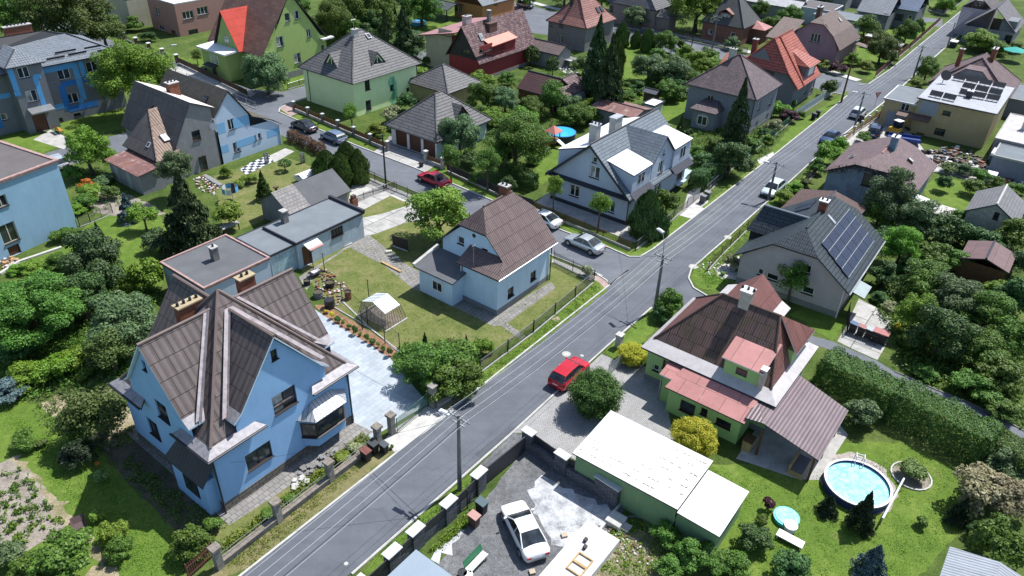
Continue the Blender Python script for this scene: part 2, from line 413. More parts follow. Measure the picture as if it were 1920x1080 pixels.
 def chimney(s,x,y,z0,z1,w=0.6,d=0.6,mat=None,parent=None,pots=1,cap=None,name='chimney'):
  mb=MB();mb .obox((x,y,z0),w,d,z1-z0,0,0);mb .obox((x,y,z1),w+.14,d+.14,.1,0,1)
  for k in range(pots):
   px=x+(k-(pots-1)/2)*.42*(w>d);py=y+(k-(pots-1)/2)*.42*(w<=d)
   mb .cyl((px,py,z1+.1),(px,py,z1+.32),.1,.09,8,2)
  return s .part(name,mb,[mat or BRICK,cap or CONC,DARKMETAL],parent)
 def gutter(s,segs,mat=None,r=.07,name='gutter',parent=None):
  mb=MB()
  for a,b in segs:mb .cyl(a,b,r,r,6)
  return s .part(name,mb,mat or DARKMETAL,parent)
 def flat(s,z,mats,par=0.25,pw=0.25,name='roof',rect=None,parent=None):
  x0,y0,x1,y1=rect or(0,0,s .W,s .D);mb=MB()
  mb .box(x0,y0,z-.12,x1,y1,z,0)
  for q in((x0,y0,x1,y0+pw),(x0,y1-pw,x1,y1),(x0,y0+pw,x0+pw,y1-pw),(x1-pw,y0+pw,x1,y1-pw)):
   mb .box(q[0],q[1],z-.15,q[2],q[3],z+par,1)
  return s .part(name,mb,mats,parent)
 def skylight(s,P,nrm,up,w=.7,h=.9,parent=None,name='skylight',mats=None,t=.08):
  """box lying on a slope: centre P, slope normal nrm, up-slope direction up"""
  nrm,up=Vector(nrm).normalized(),Vector(up).normalized();sx=up .cross(nrm);P=Vector(P);mb=MB()
  def ring(w,h,z):return[P+sx*a*w/2+up*b*h/2+nrm*z for a,b in((-1,-1),(1,-1),(1,1),(-1,1))]
  a,b,c=ring(w,h,0),ring(w,h,t),ring(w*.82,h*.82,t+.004)
  for i in range(4):j=(i+1)%4;mb .poly([a[i],a[j],b[j],b[i]],0)
  mb .poly(b,0);mb .poly(c,1)
  return s .part(name,mb,mats or[DARKMETAL,GLASS],parent)
# ---------------------------------------------------------------- ground, roads, paths
GR=groundm('meadow',[(0.3,(0.045,0.080,0.018)),(0.5,(0.080,0.125,0.026)),(0.7,(0.140,0.175,0.048))],0.25,9,0.7,grain=.7)
LAWN=groundm('lawn_green',[(0.3,(0.075,0.135,0.020)),(0.5,(0.112,0.182,0.028)),(0.62,(0.150,0.215,0.040)),(0.75,(0.215,0.245,0.075))],0.35,10,0.5,patch=(0.17,0.16,0.06),patchf=.62)
DRY=groundm('lawn_dry',[(0.3,(0.095,0.135,0.032)),(0.5,(0.155,0.175,0.055)),(0.72,(0.24,0.215,0.10))],0.5,12,0.5,patch=(0.27,0.22,0.12),patchf=.6)
VERGE=groundm('verge_dry',[(0.3,(0.13,0.145,0.045)),(0.55,(0.21,0.19,0.09)),(0.75,(0.30,0.25,0.15))],0.6,12,0.6)
SOIL=groundm('garden_soil',[(0.3,(0.22,0.19,0.155)),(0.55,(0.33,0.29,0.245)),(0.75,(0.42,0.38,0.33))],0.9,8,0.8)
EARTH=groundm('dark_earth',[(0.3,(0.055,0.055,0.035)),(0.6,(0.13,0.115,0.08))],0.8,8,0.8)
SANDY=groundm('bare_sand',[(0.35,(0.16,0.16,0.07)),(0.5,(0.33,0.28,0.18)),(0.7,(0.46,0.40,0.28))],0.5,9,0.6)
GRAVEL=groundm('grey_gravel',[(0.3,(0.13,0.135,0.14)),(0.55,(0.20,0.205,0.21)),(0.75,(0.28,0.285,0.29))],0.5,13,1.0,grain=.8)
DUST=groundm('white_chippings',[(0.34,(0.20,0.21,0.22)),(0.45,(0.40,0.41,0.42)),(0.58,(0.60,0.61,0.62))],0.55,13,0.8,grain=.5)
MULCH=groundm('bark_mulch',[(0.3,(0.20,0.10,0.06)),(0.6,(0.36,0.21,0.13)),(0.75,(0.48,0.33,0.22))],2.5,12,0.9)
def asphalt(name,c,crack=.5):
 m,nt,b,N,L=newmat(name);g=N('TexCoord').outputs['Object']
 a=noise(N,L,g,0.35,8,0.7);col=ramp(N,L,a,[(0.3,mul(c,.82)),(0.7,mul(c,1.18))])
 f=noise(N,L,g,24,3,0.7);col=mixc(N,L,.5,col,ramp(N,L,f,[(0.3,.55),(0.7,1.2)]),'MULTIPLY')
 mp=N('Mapping');mp .inputs['Rotation'].default_value=(0,0,-GRID);mp .inputs['Scale'].default_value=(0.05,1.1,1);L(g,mp .inputs[0])
 tr=noise(N,L,mp .outputs[0],1.0,4,.6);col=mixc(N,L,.4,col,ramp(N,L,tr,[(0.35,.86),(0.6,1.08)]),'MULTIPLY')
 v=N('TexVoronoi',feature='DISTANCE_TO_EDGE',Scale=.11);w=N('TexNoise',Scale=.8,Detail=6);L(g,w .inputs['Vector'])
 va=N('VectorMath',operation='MULTIPLY_ADD');L(w .outputs['Color'],va .inputs[0]);va .inputs[1].default_value=(2.4,2.4,0);L(g,va .inputs[2]);L(va .outputs[0],v .inputs['Vector'])
 col=mixc(N,L,math_(N,L,'MULTIPLY',ramp(N,L,v .outputs['Distance'],[(0.0,1.0),(0.006,0.0)]),crack),col,mul(c,.35))
 L(col,b .inputs['Base Color']);b .inputs['Roughness'].default_value=.85;b .inputs['Specular IOR Level'].default_value=.25
 bn=N('Bump',Strength=.4,Distance=.01);L(f,bn .inputs['Height']);L(bn .outputs[0],b .inputs['Normal'])
 return m
ASPH=asphalt('asphalt',(0.112,0.121,0.138),.22);ASPH2=asphalt('asphalt_pale',(0.130,0.140,0.158),.3);ASPH3=asphalt('asphalt_newer_strip',(0.128,0.140,0.150),.15)
PAVE_G=pavem('grey_setts',(0.36,0.355,0.35),(0.30,0.295,0.29),(0.15,0.145,0.14),.22,.11,.012)
PAVE_P=pavem('pink_setts',(0.42,0.30,0.27),(0.36,0.26,0.23),(0.2,0.16,0.15),.22,.11,.012)
PAVE_W=pavem('pale_slabs',(0.40,0.435,0.46),(0.31,0.35,0.38),(0.24,0.265,0.29),.8,.4,.010,stain=.28)
PAVE_D=pavem('path_slabs',(0.26,0.245,0.23),(0.20,0.19,0.18),(0.10,0.10,0.08),.4,.4,.02)
SLABC=pavem('concrete_bays',(0.44,0.43,0.41),(0.37,0.36,0.34),(0.13,0.13,0.10),2.8,2.4,.04,stain=.6)
ZL={'n':0};ORG=dict(lawn_green=.08,lawn_dry=.07,verge_dry=.08,garden_soil=.12,dark_earth=.2,bare_sand=.22,grey_gravel=.05,white_chippings=.16,bark_mulch=.05,pebbles=.08,rough_soil=.2)
def area(name,pts,mat,lv=1,px=True,kind='structure',label=None):
 """a sheet of ground cover outlined by survey points, lv = how many 4 mm layers up"""
 ZL['n']+=1;z=0.004*lv+0.00002*ZL['n']
 P=[at(*p)for p in pts]if px else[Vector((p[0],p[1],0))for p in pts]
 if mat .name in ORG:
  rs=random .Random(ZL['n']);Q_=[]
  for i,a in enumerate(P):
   b=P[(i+1)%len(P)];n=max(1,int((b-a).length/.45));w=ORG[mat .name]
   Q_+=[a .lerp(b,k/n)+Vector((rs .gauss(0,w),rs .gauss(0,w),0))*(1 if k else .5)for k in range(n)]
  P=Q_
 mb=MB();flat=P
 for t in tessellate_polygon([P]):
  a,b,c=(flat[i]for i in t)
  if(b-a).cross(c-a).z<0:b,c=c,b
  mb .poly([(q .x,q .y,z)for q in(a,b,c)])
 o=mb .build(name,mat);tag(o,kind=kind);return o
def strip(pts,w,z0,z1,mb,px=True,m=0,side=0):
 P=[at(*p)for p in pts]if px else[Vector((p[0],p[1],0))for p in pts]
 ns=[]
 for i in range(len(P)):
  d=(P[min(i+1,len(P)-1)]-P[max(i-1,0)]).to_2d().normalized();ns .append(Vector((-d .y,d .x,0)))
 A=[p+n*(w/2+side*w/2)for p,n in zip(P,ns)];B=[p-n*(w/2-side*w/2)for p,n in zip(P,ns)]
 up=lambda v,z:(v .x,v .y,z)
 for i in range(len(P)-1):
  mb .poly([up(B[i],z1),up(B[i+1],z1),up(A[i+1],z1),up(A[i],z1)],m)
  mb .poly([up(B[i],z0),up(B[i+1],z0),up(B[i+1],z1),up(B[i],z1)],m);mb .poly([up(A[i+1],z0),up(A[i],z0),up(A[i],z1),up(A[i+1],z1)],m)
 for i,k in((0,0),(-1,1)):
  q=[up(A[i],z0),up(B[i],z0),up(B[i],z1),up(A[i],z1)];mb .poly(q if k==0 else q[::-1],m)
def kerb(pts,px=True,w=.16,h=.10,mat=None,name='kerb'):
 mb=MB();strip(pts,w,-.02,h,mb,px);return tag(mb .build(name,mat or CONC_L),kind='structure')
mb=MB();mb .poly([(-700,-60,0),(700,-60,0),(700,1200,0),(-700,1200,0)]);tag(mb .build('ground',GR),kind='structure')
d=Vector((math .cos(GRID),math .sin(GRID),0));nl=Vector((-d .y,d .x,0))
RL0,RR0=at(960,679),at(1135,652)
LW=[RL0+d*t for t in(-45,-24,0,18)];RW=[RR0+d*t for t in(-45,-26,0,6,14,26,68,110,240)]
LF=[at(1225,467),at(1347,372),at(1440,300),at(1540,220),at(1590,178)]
LG=[at(1628,158),at(1670,130),at(1767,50),at(1825,2)];LG .append(LG[-1]+d*130)
road=[p .to_2d()[:]for p in LW]+[at(1143,533).to_2d()[:]]+[p .to_2d()[:]for p in LF+LG]
rr=[p .to_2d()[:]for p in[RR0+d*-45,RR0+d*-26,RR0,at(1220,577),at(1250,548),at(1292,510),at(1365,445),at(1487,335),at(1547,280),at(1672,180),at(1710,145),at(1775,87),at(1835,32)]]
rr .append((Vector(rr[-1])+d .to_2d()*150)[:])
area('main_road',road+rr[::-1],ASPH,2,px=False)
area('road_seam_strip',[(RL0+d*t-nl*w).to_2d()[:]for t,w in((-45,.0),(60,.0),(60,1.9),(-45,1.9))],ASPH3,2,px=False)if 0 else None
kl=[p .to_2d()[:]for p in LW];kerb(kl+[at(1143,535).to_2d()[:],at(1137,526).to_2d()[:],at(1120,515).to_2d()[:]],False,.14,.08)
NE=[(583,180),(540,195),(525,203),(523,210),(545,220),(665,272),(777,315),(925,377),(1060,435),(1135,462),(1180,482),(1200,482),(1225,467)]
SW=[(1143,533),(1130,518),(1037,480),(917,418),(790,364),(680,319),(605,288),(545,262),(490,235),(450,210),(400,180),(350,152),(300,130),(215,100),(120,68),(60,45),(-40,10)]
NW=[(-40,-12),(60,20),(130,46),(215,78),(290,101),(350,124),(420,150),(470,167),(530,172),(575,160),(700,122),(785,97),(870,76),(900,80),(810,108),(700,146)]
area('side_street',SW+NW+NE,ASPH2,1)
kerb(NE[3:]+[(1347,372),(1440,300),(1540,220),(1588,180),(1577,177),(1537,170)],True,.15,.1)
kerb(SW[1:7],True,.12,.08);kerb([(583,182)]+NE[1:4],True,.15,.1)
F2a=[(930,-6),(1030,20),(1147,45),(1237,66),(1335,87),(1400,104),(1545,138),(1628,158)]
F2b=[(1590,182),(1560,173),(1500,158),(1357,124),(1292,106),(1150,82),(1000,62),(900,30)]
area('back_street',F2a+F2b,ASPH2,1)
mb=MB();strip([(930,-14),(1030,14),(1147,40),(1237,60),(1335,80),(1400,97),(1545,131),(1610,152)],1.6,-.02,.1,mb);tag(mb .build('pavement',CONC_L),kind='structure')
kerb([(1610,160),(1628,158),(1670,130),(1767,50),(1825,2)],True,.15,.1)
kerb([p for p in[(660,1077),(957,815),(1135,652),(1222,577)]],True,.16,.08)
kerb([(1400,590),(1350,570),(1300,540),(1291,522),(1296,505),(1365,445),(1487,335),(1547,280)],True,.14,.1);kerb([(1560,270),(1672,180),(1710,145),(1775,87),(1835,32)],True,.2,.08)
area('crossing_street',[(1222,577),(1250,548),(1292,512),(1292,525),(1302,542),(1352,573),(1400,596),(1480,640),(1440,650),(1330,600),(1262,572)],ASPH,1)
area('lane',[(1440,600),(1530,632),(1560,640),(1645,677),(1677,697),(1752,730),(1815,755),(1877,785),(1950,825),(1950,845),(1885,802),(1850,785),(1740,738),(1652,704),(1605,674),(1522,644),(1440,620)],ASPH2,3)
kerb([(1677,697),(1752,730),(1815,755),(1877,785),(1950,825)],True,.1,.08,CONC_D)
area('far_junction_street',[(1767,52),(1700,42),(1500,-10),(1540,-10),(1727,32),(1767,36)],ASPH2,1)
area('left_street',[(60,300),(90,286),(120,277),(215,254),(330,225),(400,210),(440,205),(480,235),(330,262),(240,282),(120,312),(60,330)],ASPH2,1)
area('road_patch',[(1150,540),(1200,497),(1236,471),(1345,381),(1362,388),(1262,480),(1215,525),(1172,560)],ASPH3,3)
area('road_patch',[(1222,560),(1300,497),(1290,520),(1262,545),(1235,575)],asphalt('asphalt_dark_patch',(.092,.10,.115),.1),3);area('road_patch',[(905,860),(950,822),(968,806),(958,800),(890,852)],_M['asphalt_dark_patch'],3)
def road_line(a,b,w=.035):
 mb=MB();strip([a,b],w,.009,.0105,mb);return tag(mb .build('tar_joint',BLACK),kind='structure')
road_line((787,970),(699,887));road_line((1186,614),(1103,572));road_line((1233,505),(1125,576));road_line((1160,600),(1098,560),.02)  # thin dark lines across the road, joints among them
def cover(px,py,r=.32,label='',mat=None):
 mb=MB();p=at(px,py);mb .cyl((p .x,p .y,.0),(p .x,p .y,.022),r,r,18);mb .cyl((p .x,p .y,.02),(p .x,p .y,.03),r*.6,r*.6,14,1)
 return tag(mb .build('manhole_cover',[CONC,mat or CONC_L]),label,'manhole cover')
cover(1062,664,.36,'pale manhole cover in the road just behind the red suv');cover(1091,667,.16,'tiny round valve cover in the road right of the pale manhole cover',METAL)
cover(649,1057,.13,'small tan round cover in the road near the bottom edge');cover(1300,500,.45,'pale round cover on the kerb corner across the junction',CONC_L);cover(1365,445,.4,'pale round cover on the right kerb of the main road beyond the junction',CONC_L)
area('lawn',[(560,500),(690,440),(660,400),(740,355),(850,405),(1030,482),(1110,524),(1100,545),(900,705),(760,665),(640,600)],DRY,1)
area('lawn',[(660,345),(690,325),(776,384),(700,412),(670,400)],DRY,2)
area('driveway',[(668,420),(677,409),(712,402),(770,384),(790,377),(850,400),(760,418),(700,440),(672,446)],SLABC,3)
area('garden_path',[(560,520),(640,470),(655,452),(692,440),(760,495),(810,522),(802,550),(775,542),(720,497),(655,464),(600,500),(575,545)],PAVE_D,3)
area('garden_path',[(860,560),(846,572),(925,612),(948,608),(1042,540),(1033,528),(932,590)],PAVE_D,2)
area('garden_path',[(925,600),(945,615),(975,637),(985,630),(950,605),(935,596)],PAVE_D,3)
area('pavement',[(683,329),(787,372),(775,386),(676,342)],CONC_L,3);area('pavement',[(1037,485),(1122,520),(1117,526),(1035,492)],CONC_L,3)
area('parking_bay',[(660,345),(686,335),(745,360),(665,402),(650,390)],SLABC,3)
area('pavement',[(1113,522),(1120,516),(1136,526),(1142,535),(1134,541),(1128,534)],PAVE_P,3)
area('courtyard',[(560,560),(605,590),(730,670),(803,757),(740,795),(690,825),(640,872),(590,800)],PAVE_W,3)
area('flower_bed',[(590,572),(615,572),(750,660),(732,672),(605,590)],MULCH,4)
area('driveway',[(717,828),(740,848),(797,811),(852,768),(812,757),(745,800)],SANDY and CONC_L,2)
area('verge',[(380,1100),(470,1064),(740,848),(717,826),(690,840),(560,935),(400,1060)],VERGE,2)
area('garden_strip',[(395,1000),(440,965),(665,800),(700,815),(540,925),(420,1030)],DRY,2)
area('house_surround',[(240,815),(430,985),(700,810),(660,790),(433,950),(255,800)],PAVE_D,3)
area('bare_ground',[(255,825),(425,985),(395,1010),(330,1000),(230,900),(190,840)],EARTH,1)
area('bare_ground',[(80,700),(200,690),(260,810),(200,850),(150,800)],SANDY,1)
area('bare_ground',[(80,755),(120,735),(150,760),(110,790)],SANDY,2)
area('lawn',[(-30,740),(80,760),(190,850),(330,1000),(345,1080),(-60,1100),(-60,800)],LAWN,1)
area('vegetable_bed',[(-60,900),(28,855),(75,905),(138,975),(110,1000),(28,1046),(-20,1000),(-70,960)],SOIL,2)
area('garden_path',[(150,1090),(190,1060),(215,1065),(240,1100)],SANDY,2);area('garden_path',[(28,855),(42,850),(140,985),(205,1050),(195,1060),(125,985)],SANDY,3)
area('lawn',[(180,400),(300,400),(330,480),(300,540),(230,560),(20,540),(60,480),(150,440)],LAWN,1)
area('terrace',[(150,350),(190,345),(280,380),(310,400),(270,412),(200,402),(175,398)],SOIL,2)
area('lawn',[(400,330),(520,290),(640,330),(480,420),(420,440)],DRY,1);area('lawn',[(0,250),(60,240),(110,275),(60,295),(0,300)],LAWN,2)
area('lawn',[(100,215),(230,205),(260,235),(140,262),(110,245)],LAWN,2);area('garden_path',[(62,262),(95,243),(135,262),(120,280)],CONC,3)
area('lawn',[(335,115),(415,92),(430,130),(350,122)],LAWN,2);area('lawn',[(215,78),(250,70),(420,140),(350,124)],LAWN,2)
area('pavement',[(318,128),(345,124),(480,175),(470,182),(330,140)],CONC,3)
area('driveway',[(700,285),(722,270),(760,262),(830,300),(800,322)],SLABC,3);area('garage_yard',[(722,270),(730,255),(850,290),(830,302)],PAVE_D,4)
area('lawn',[(560,215),(700,262),(690,278),(545,222)],LAWN,2);area('pavement',[(523,203),(548,193),(562,212),(545,218)],PAVE_P,3)
area('lawn',[(790,312),(840,300),(960,370),(1050,428),(1040,424),(850,345)],LAWN,2)
area('lawn',[(1000,280),(1060,260),(1040,330),(1010,350)],LAWN,1);area('lawn',[(1160,80),(1230,70),(1240,160),(1200,190),(1160,150)],LAWN,1)
area('lawn',[(1240,185),(1290,180),(1280,230),(1230,240)],LAWN,1);area('lawn',[(1050,100),(1150,95),(1100,150)],GR,1)
area('lawn',[(1010,388),(1060,432),(1135,460),(1180,480),(1200,480),(1222,466),(1310,400),(1290,385),(1200,440)],LAWN,1)
area('house_surround',[(1003,380),(1030,360),(1215,440),(1190,455)],CONC,2)
area('driveway',[(1268,402),(1300,380),(1322,392),(1296,410)],CONC_L,3);area('driveway',[(1290,360),(1310,350),(1330,380),(1300,400),(1280,395)],CONC,2);area('driveway',[(1418,300),(1450,285),(1452,292),(1425,308)],CONC_L,3)
area('verge',[(1300,400),(1440,292),(1560,190),(1590,170),(1590,176),(1440,299),(1312,398)],LAWN,2)
area('verge',[(1300,508),(1370,445),(1492,335),(1500,345),(1400,440),(1340,500),(1370,530),(1340,545),(1310,540),(1296,522)],LAWN,2)
area('rock_garden',[(1340,505),(1385,480),(1400,500),(1380,525),(1350,520)],CONC_L,3)
area('verge',[(1228,575),(1262,575),(1200,650),(1150,690),(1138,655)],LAWN,1)
area('verge',[(895,700),(960,640),(1120,520),(1140,545),(960,682),(880,745),(850,762),(860,730)],LAWN,2)
area('bare_ground',[(1033,598),(1045,592),(1056,600),(1043,608)],SANDY,3);area('bare_ground',[(820,765),(850,735),(862,750),(840,770)],SANDY,3)
area('yard',[(790,1100),(960,870),(985,845),(1180,945),(1110,1030),(1060,1100)],GRAVEL,2)
area('chippings',[(990,920),(1018,893),(1045,905),(1100,930),(1150,962),(1138,985),(1100,1022),(1062,1030),(1035,1022),(1020,995),(1000,960)],DUST,3)
area('chippings',[(805,1050),(860,990),(872,995),(850,1020),(825,1055)],DUST,3);area('weeds',[(800,1035),(850,985),(890,955),(880,975),(830,1020)],LAWN,4)
area('driveway',[(963,812),(1000,779),(1078,708),(1105,735),(1130,800),(1095,862),(1088,868),(990,812)],PAVE_G,4)
area('courtyard',[(1100,690),(1128,664),(1160,678),(1180,668),(1212,690),(1290,730),(1250,760),(1262,815),(1285,835),(1240,835),(1150,775),(1090,762)],PAVE_G,3)
area('verge',[(850,950),(905,905),(955,860),(985,815),(968,812),(850,915),(700,1050),(680,1080),(740,1050)],LAWN,2);area('driveway',[(905,905),(985,830),(985,815),(962,812),(895,878)],GRAVEL,3)
area('lawn',[(1260,830),(1330,870),(1400,870),(1520,890),(1560,830),(1700,830),(1830,900),(1790,1010),(1700,1100),(1400,1100),(1300,960)],LAWN,1)
area('bare_ground',[(1080,1100),(1165,990),(1230,1000),(1290,1100)],groundm('rough_soil',[(0.35,(0.15,0.17,0.05)),(0.5,(0.27,0.23,0.15)),(0.7,(0.38,0.33,0.25))],0.7,9,0.7),1)
area('pool_surround',[(1535,900),(1550,855),(1600,848),(1660,880),(1685,930),(1670,960),(1625,965),(1560,930)],groundm('pebbles',[(0.35,(0.3,0.25,0.22)),(0.65,(0.5,0.46,0.42))],3,14,.6),2)
area('terrace',[(1380,860),(1500,900),(1535,900),(1590,815),(1560,780),(1420,800)],CONC,3)
area('driveway',[(1570,640),(1585,615),(1610,560),(1640,575),(1675,600),(1660,650),(1645,675),(1600,655)],SLABC,2)
area('verge',[(1560,640),(1500,600),(1480,590),(1520,570),(1590,600)],LAWN,1)
area('lawn',[(1730,350),(1760,330),(1850,350),(1860,380),(1780,410),(1740,380)],LAWN,1);area('terrace',[(1735,395),(1760,382),(1820,400),(1830,420),(1800,418),(1740,405)],CONC_L,2)
area('yard',[(1700,310),(1730,290),(1780,290),(1850,310),(1920,330),(1920,350),(1850,345)],CONC,1);area('yard',[(1570,262),(1640,215),(1700,240),(1740,290),(1680,270),(1600,275)],CONC,1)
area('verge',[(1496,340),(1547,295),(1600,250),(1590,260),(1545,310),(1430,400),(1410,420)],LAWN,2);area('lawn',[(1440,15),(1500,30),(1560,100),(1440,80)],LAWN,1)
area('lawn',[(1480,240),(1590,170),(1590,176),(1440,292)],LAWN,2);area('lawn',[(1620,55),(1760,40),(1745,60),(1650,125),(1600,110)],LAWN,1)
area('lawn',[(1740,5),(1790,-5),(1820,0),(1780,30),(1750,25)],LAWN,1);area('lawn',[(520,140),(583,135),(583,155),(535,168)],LAWN,2);area('lawn',[(860,20),(900,60),(800,90),(770,60)],LAWN,1)
area('lawn',[(1640,110),(1680,96),(1712,62),(1700,90),(1670,118),(1640,148),(1625,150)],LAWN,2)
# ---------------------------------------------------------------- wall and roof surfaces
W_BLUE=plain('render_bright_blue',(0.25,0.44,0.68),.9,var=.07,scale=.7,bump=.15,bscale=60,streak=.22,dirt=(.15,.27,.42))
W_PALEBLUE=plain('render_pale_blue',(0.54,0.68,0.79),.9,var=.07,scale=.8,bump=.15,bscale=60,streak=.22)
W_GARBLUE=plain('render_worn_blue',(0.38,0.46,0.52),.9,var=.16,scale=1.0,bump=.2,streak=.45,dirt=(.16,.18,.18))
W_BOXBLUE=plain('render_mid_blue',(0.24,0.39,0.52),.9,var=.08,scale=.5,bump=.15,streak=.25)
W_MINT=plain('render_mint',(0.66,0.80,0.44),.9,var=.05,scale=.8,bump=.1,streak=.1)
W_GREEN=plain('render_leaf_green',(0.33,0.50,0.19),.9,var=.06,scale=.8,bump=.1,streak=.12)
W_OLIVEG=plain('render_grass_green',(0.33,0.44,0.14),.9,var=.08,scale=.8,bump=.1,streak=.2)
W_GREY=plain('render_grey',(0.23,0.23,0.235),.95,var=.14,scale=1.1,bump=.4,streak=.3)
W_DGREY=plain('render_dark_grey',(0.17,0.18,0.195),.95,var=.08,scale=.8,bump=.2,streak=.1)
W_LGREY=plain('render_light_blue_grey',(0.40,0.455,0.54),.9,var=.06,scale=.8,bump=.15,streak=.1)
W_LILAC=plain('render_lilac_grey',(0.43,0.375,0.40),.9,var=.07,scale=.8,bump=.2,streak=.15)
W_PINK=plain('render_dusty_pink',(0.36,0.20,0.17),.9,var=.06,scale=.8,bump=.2,streak=.12)
W_MAUVE=plain('render_mauve',(0.27,0.17,0.19),.9,var=.12,scale=.8,bump=.2,streak=.3)
W_RED=plain('render_dark_red',(0.22,0.032,0.035),.9,var=.1,scale=.8,bump=.2)
W_YEL=plain('render_ochre',(0.36,0.29,0.15),.9,var=.1,scale=.8,bump=.2,streak=.3)
W_CREAM=plain('render_cream',(0.42,0.40,0.30),.9,var=.1,scale=.8,bump=.2,streak=.3)
W_ORANGE=plain('render_orange',(0.42,0.19,0.07),.9,var=.08,scale=.8)
W_OLDBLUE=plain('render_old_blue',(0.20,0.25,0.33),.95,var=.25,scale=1.2,bump=.3,streak=.6,dirt=(.10,.11,.12))
PL_GREY=plain('plinth_grey',(0.20,0.205,0.21),.95,var=.15,bump=.4);PL_STONE=roofm('plinth_stone',(.22,.2,.17),(.15,.14,.12),(.08,.08,.07),.5,.3,.03,steps=False,rough=.95)
BBRICK=roofm('wall_brick',(0.27,0.12,0.09),(0.22,0.10,0.075),(0.24,0.17,0.14),0.25,0.08,0.01,steps=False,rough=.9)
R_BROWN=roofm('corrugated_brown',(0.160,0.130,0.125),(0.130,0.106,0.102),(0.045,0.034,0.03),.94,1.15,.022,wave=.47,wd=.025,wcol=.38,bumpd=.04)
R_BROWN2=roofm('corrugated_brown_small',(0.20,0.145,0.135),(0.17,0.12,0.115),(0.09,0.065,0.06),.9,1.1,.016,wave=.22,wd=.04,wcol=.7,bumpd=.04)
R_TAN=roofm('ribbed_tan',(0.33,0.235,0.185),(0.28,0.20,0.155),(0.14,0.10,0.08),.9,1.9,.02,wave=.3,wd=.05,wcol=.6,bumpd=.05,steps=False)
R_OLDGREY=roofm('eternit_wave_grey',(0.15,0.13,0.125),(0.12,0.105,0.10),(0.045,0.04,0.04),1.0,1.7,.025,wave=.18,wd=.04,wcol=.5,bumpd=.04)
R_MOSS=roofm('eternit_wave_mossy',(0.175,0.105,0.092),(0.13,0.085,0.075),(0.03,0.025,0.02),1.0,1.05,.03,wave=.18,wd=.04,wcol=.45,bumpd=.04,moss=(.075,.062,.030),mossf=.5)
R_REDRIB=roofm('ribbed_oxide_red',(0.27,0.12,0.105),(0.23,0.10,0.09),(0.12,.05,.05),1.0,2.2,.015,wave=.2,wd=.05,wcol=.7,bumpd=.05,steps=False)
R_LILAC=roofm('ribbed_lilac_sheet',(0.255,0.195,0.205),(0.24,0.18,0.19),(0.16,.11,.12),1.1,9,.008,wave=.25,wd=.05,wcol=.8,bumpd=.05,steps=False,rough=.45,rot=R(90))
R_GREY=roofm('concrete_tile_grey',(0.150,0.148,0.150),(0.125,0.123,0.126),(0.045,0.042,0.04),2.6,.42,.045,wave=.3,wd=.02,bumpd=.03)
R_GREYS=roofm('tile_slate_grey',(0.17,0.205,0.235),(0.15,0.18,0.21),(0.07,0.085,0.10),1.1,.35,.025,wave=.2,wd=.03,bumpd=.03,rough=.5)
R_ANTH=roofm('tile_anthracite',(0.052,0.068,0.080),(0.045,0.060,0.070),(0.015,0.018,0.022),1.1,.36,.03,wave=.19,wd=.04,bumpd=.04,rough=.45)
R_STRIPEG=roofm('tile_grey_blue',(0.20,0.225,0.255),(0.175,0.20,0.23),(0.08,0.09,0.105),1.6,.36,.025,wave=.3,wd=.03,bumpd=.03,rough=.5)
R_SHING=roofm('shingle_brown_grey',(0.165,0.12,0.125),(0.10,0.075,0.082),(0.07,0.05,0.055),.3,.22,.012,bumpd=.02,moss=(.10,.09,.09),mossf=.1)
R_SHING2=roofm('shingle_reddish',(0.21,0.14,0.135),(0.14,0.095,0.10),(0.09,0.06,0.065),.28,.2,.012,bumpd=.02)
R_DIAM=roofm('diamond_slate_brown',(0.20,0.13,0.125),(0.15,0.10,0.10),(0.045,0.03,0.03),.55,.55,.045,bumpd=.03,offset=0.0,steps=False,rot=R(45))
R_SCALE=roofm('speckled_tile_brown',(0.24,0.15,0.15),(0.07,0.032,0.035),(0.04,0.02,0.02),.32,.34,.02,bumpd=.03)
R_RED=roofm('clay_tile_red',(0.44,0.13,0.09),(0.36,0.10,0.075),(0.15,0.04,0.03),1.6,.4,.035,wave=.25,wd=.03,bumpd=.04)
R_REDSHEET=roofm('sheet_bright_red',(0.62,0.085,0.06),(0.58,0.075,0.05),(0.40,.05,.04),2.0,1.2,.01,wave=.25,wd=.02,steps=False,bumpd=.03,rough=.4)
R_TERRA=roofm('clay_tile_terracotta',(0.33,0.155,0.125),(0.27,0.12,0.10),(0.10,0.05,0.045),1.8,.4,.035,wave=.3,wd=.03,bumpd=.03)
R_RUST=roofm('sheet_rusty',(0.26,0.13,0.105),(0.20,0.10,0.09),(0.10,.06,.05),1.0,2.5,.02,steps=False,rough=.6,moss=(.42,.38,.38),mossf=.25)
R_PINK=roofm('sheet_faded_pink',(0.46,0.20,0.185),(0.42,0.18,0.165),(0.22,.10,.09),1.55,9,.02,steps=False,rough=.55,moss=(.50,.30,.28),mossf=.12)
R_BRNSLATE=roofm('slate_mixed_brown',(0.24,0.13,0.095),(0.17,0.095,0.075),(0.09,.05,.04),.9,.6,.02,bumpd=.02)
R_WORN=roofm('eternit_worn',(0.24,0.225,0.22),(0.17,0.16,0.155),(0.09,.085,.08),.4,.4,.02,steps=False,moss=(.34,.33,.32),mossf=.25)
BITU=plain('bitumen_sheet',(0.105,0.108,0.115),.95,var=.16,scale=.6,bump=.25);BITU2=plain('bitumen_pale',(0.155,0.175,0.19),.95,var=.12,scale=.6,bump=.2)
BITU_BR=plain('bitumen_brown',(0.11,0.098,0.098),.95,var=.12,scale=.6,bump=.25)
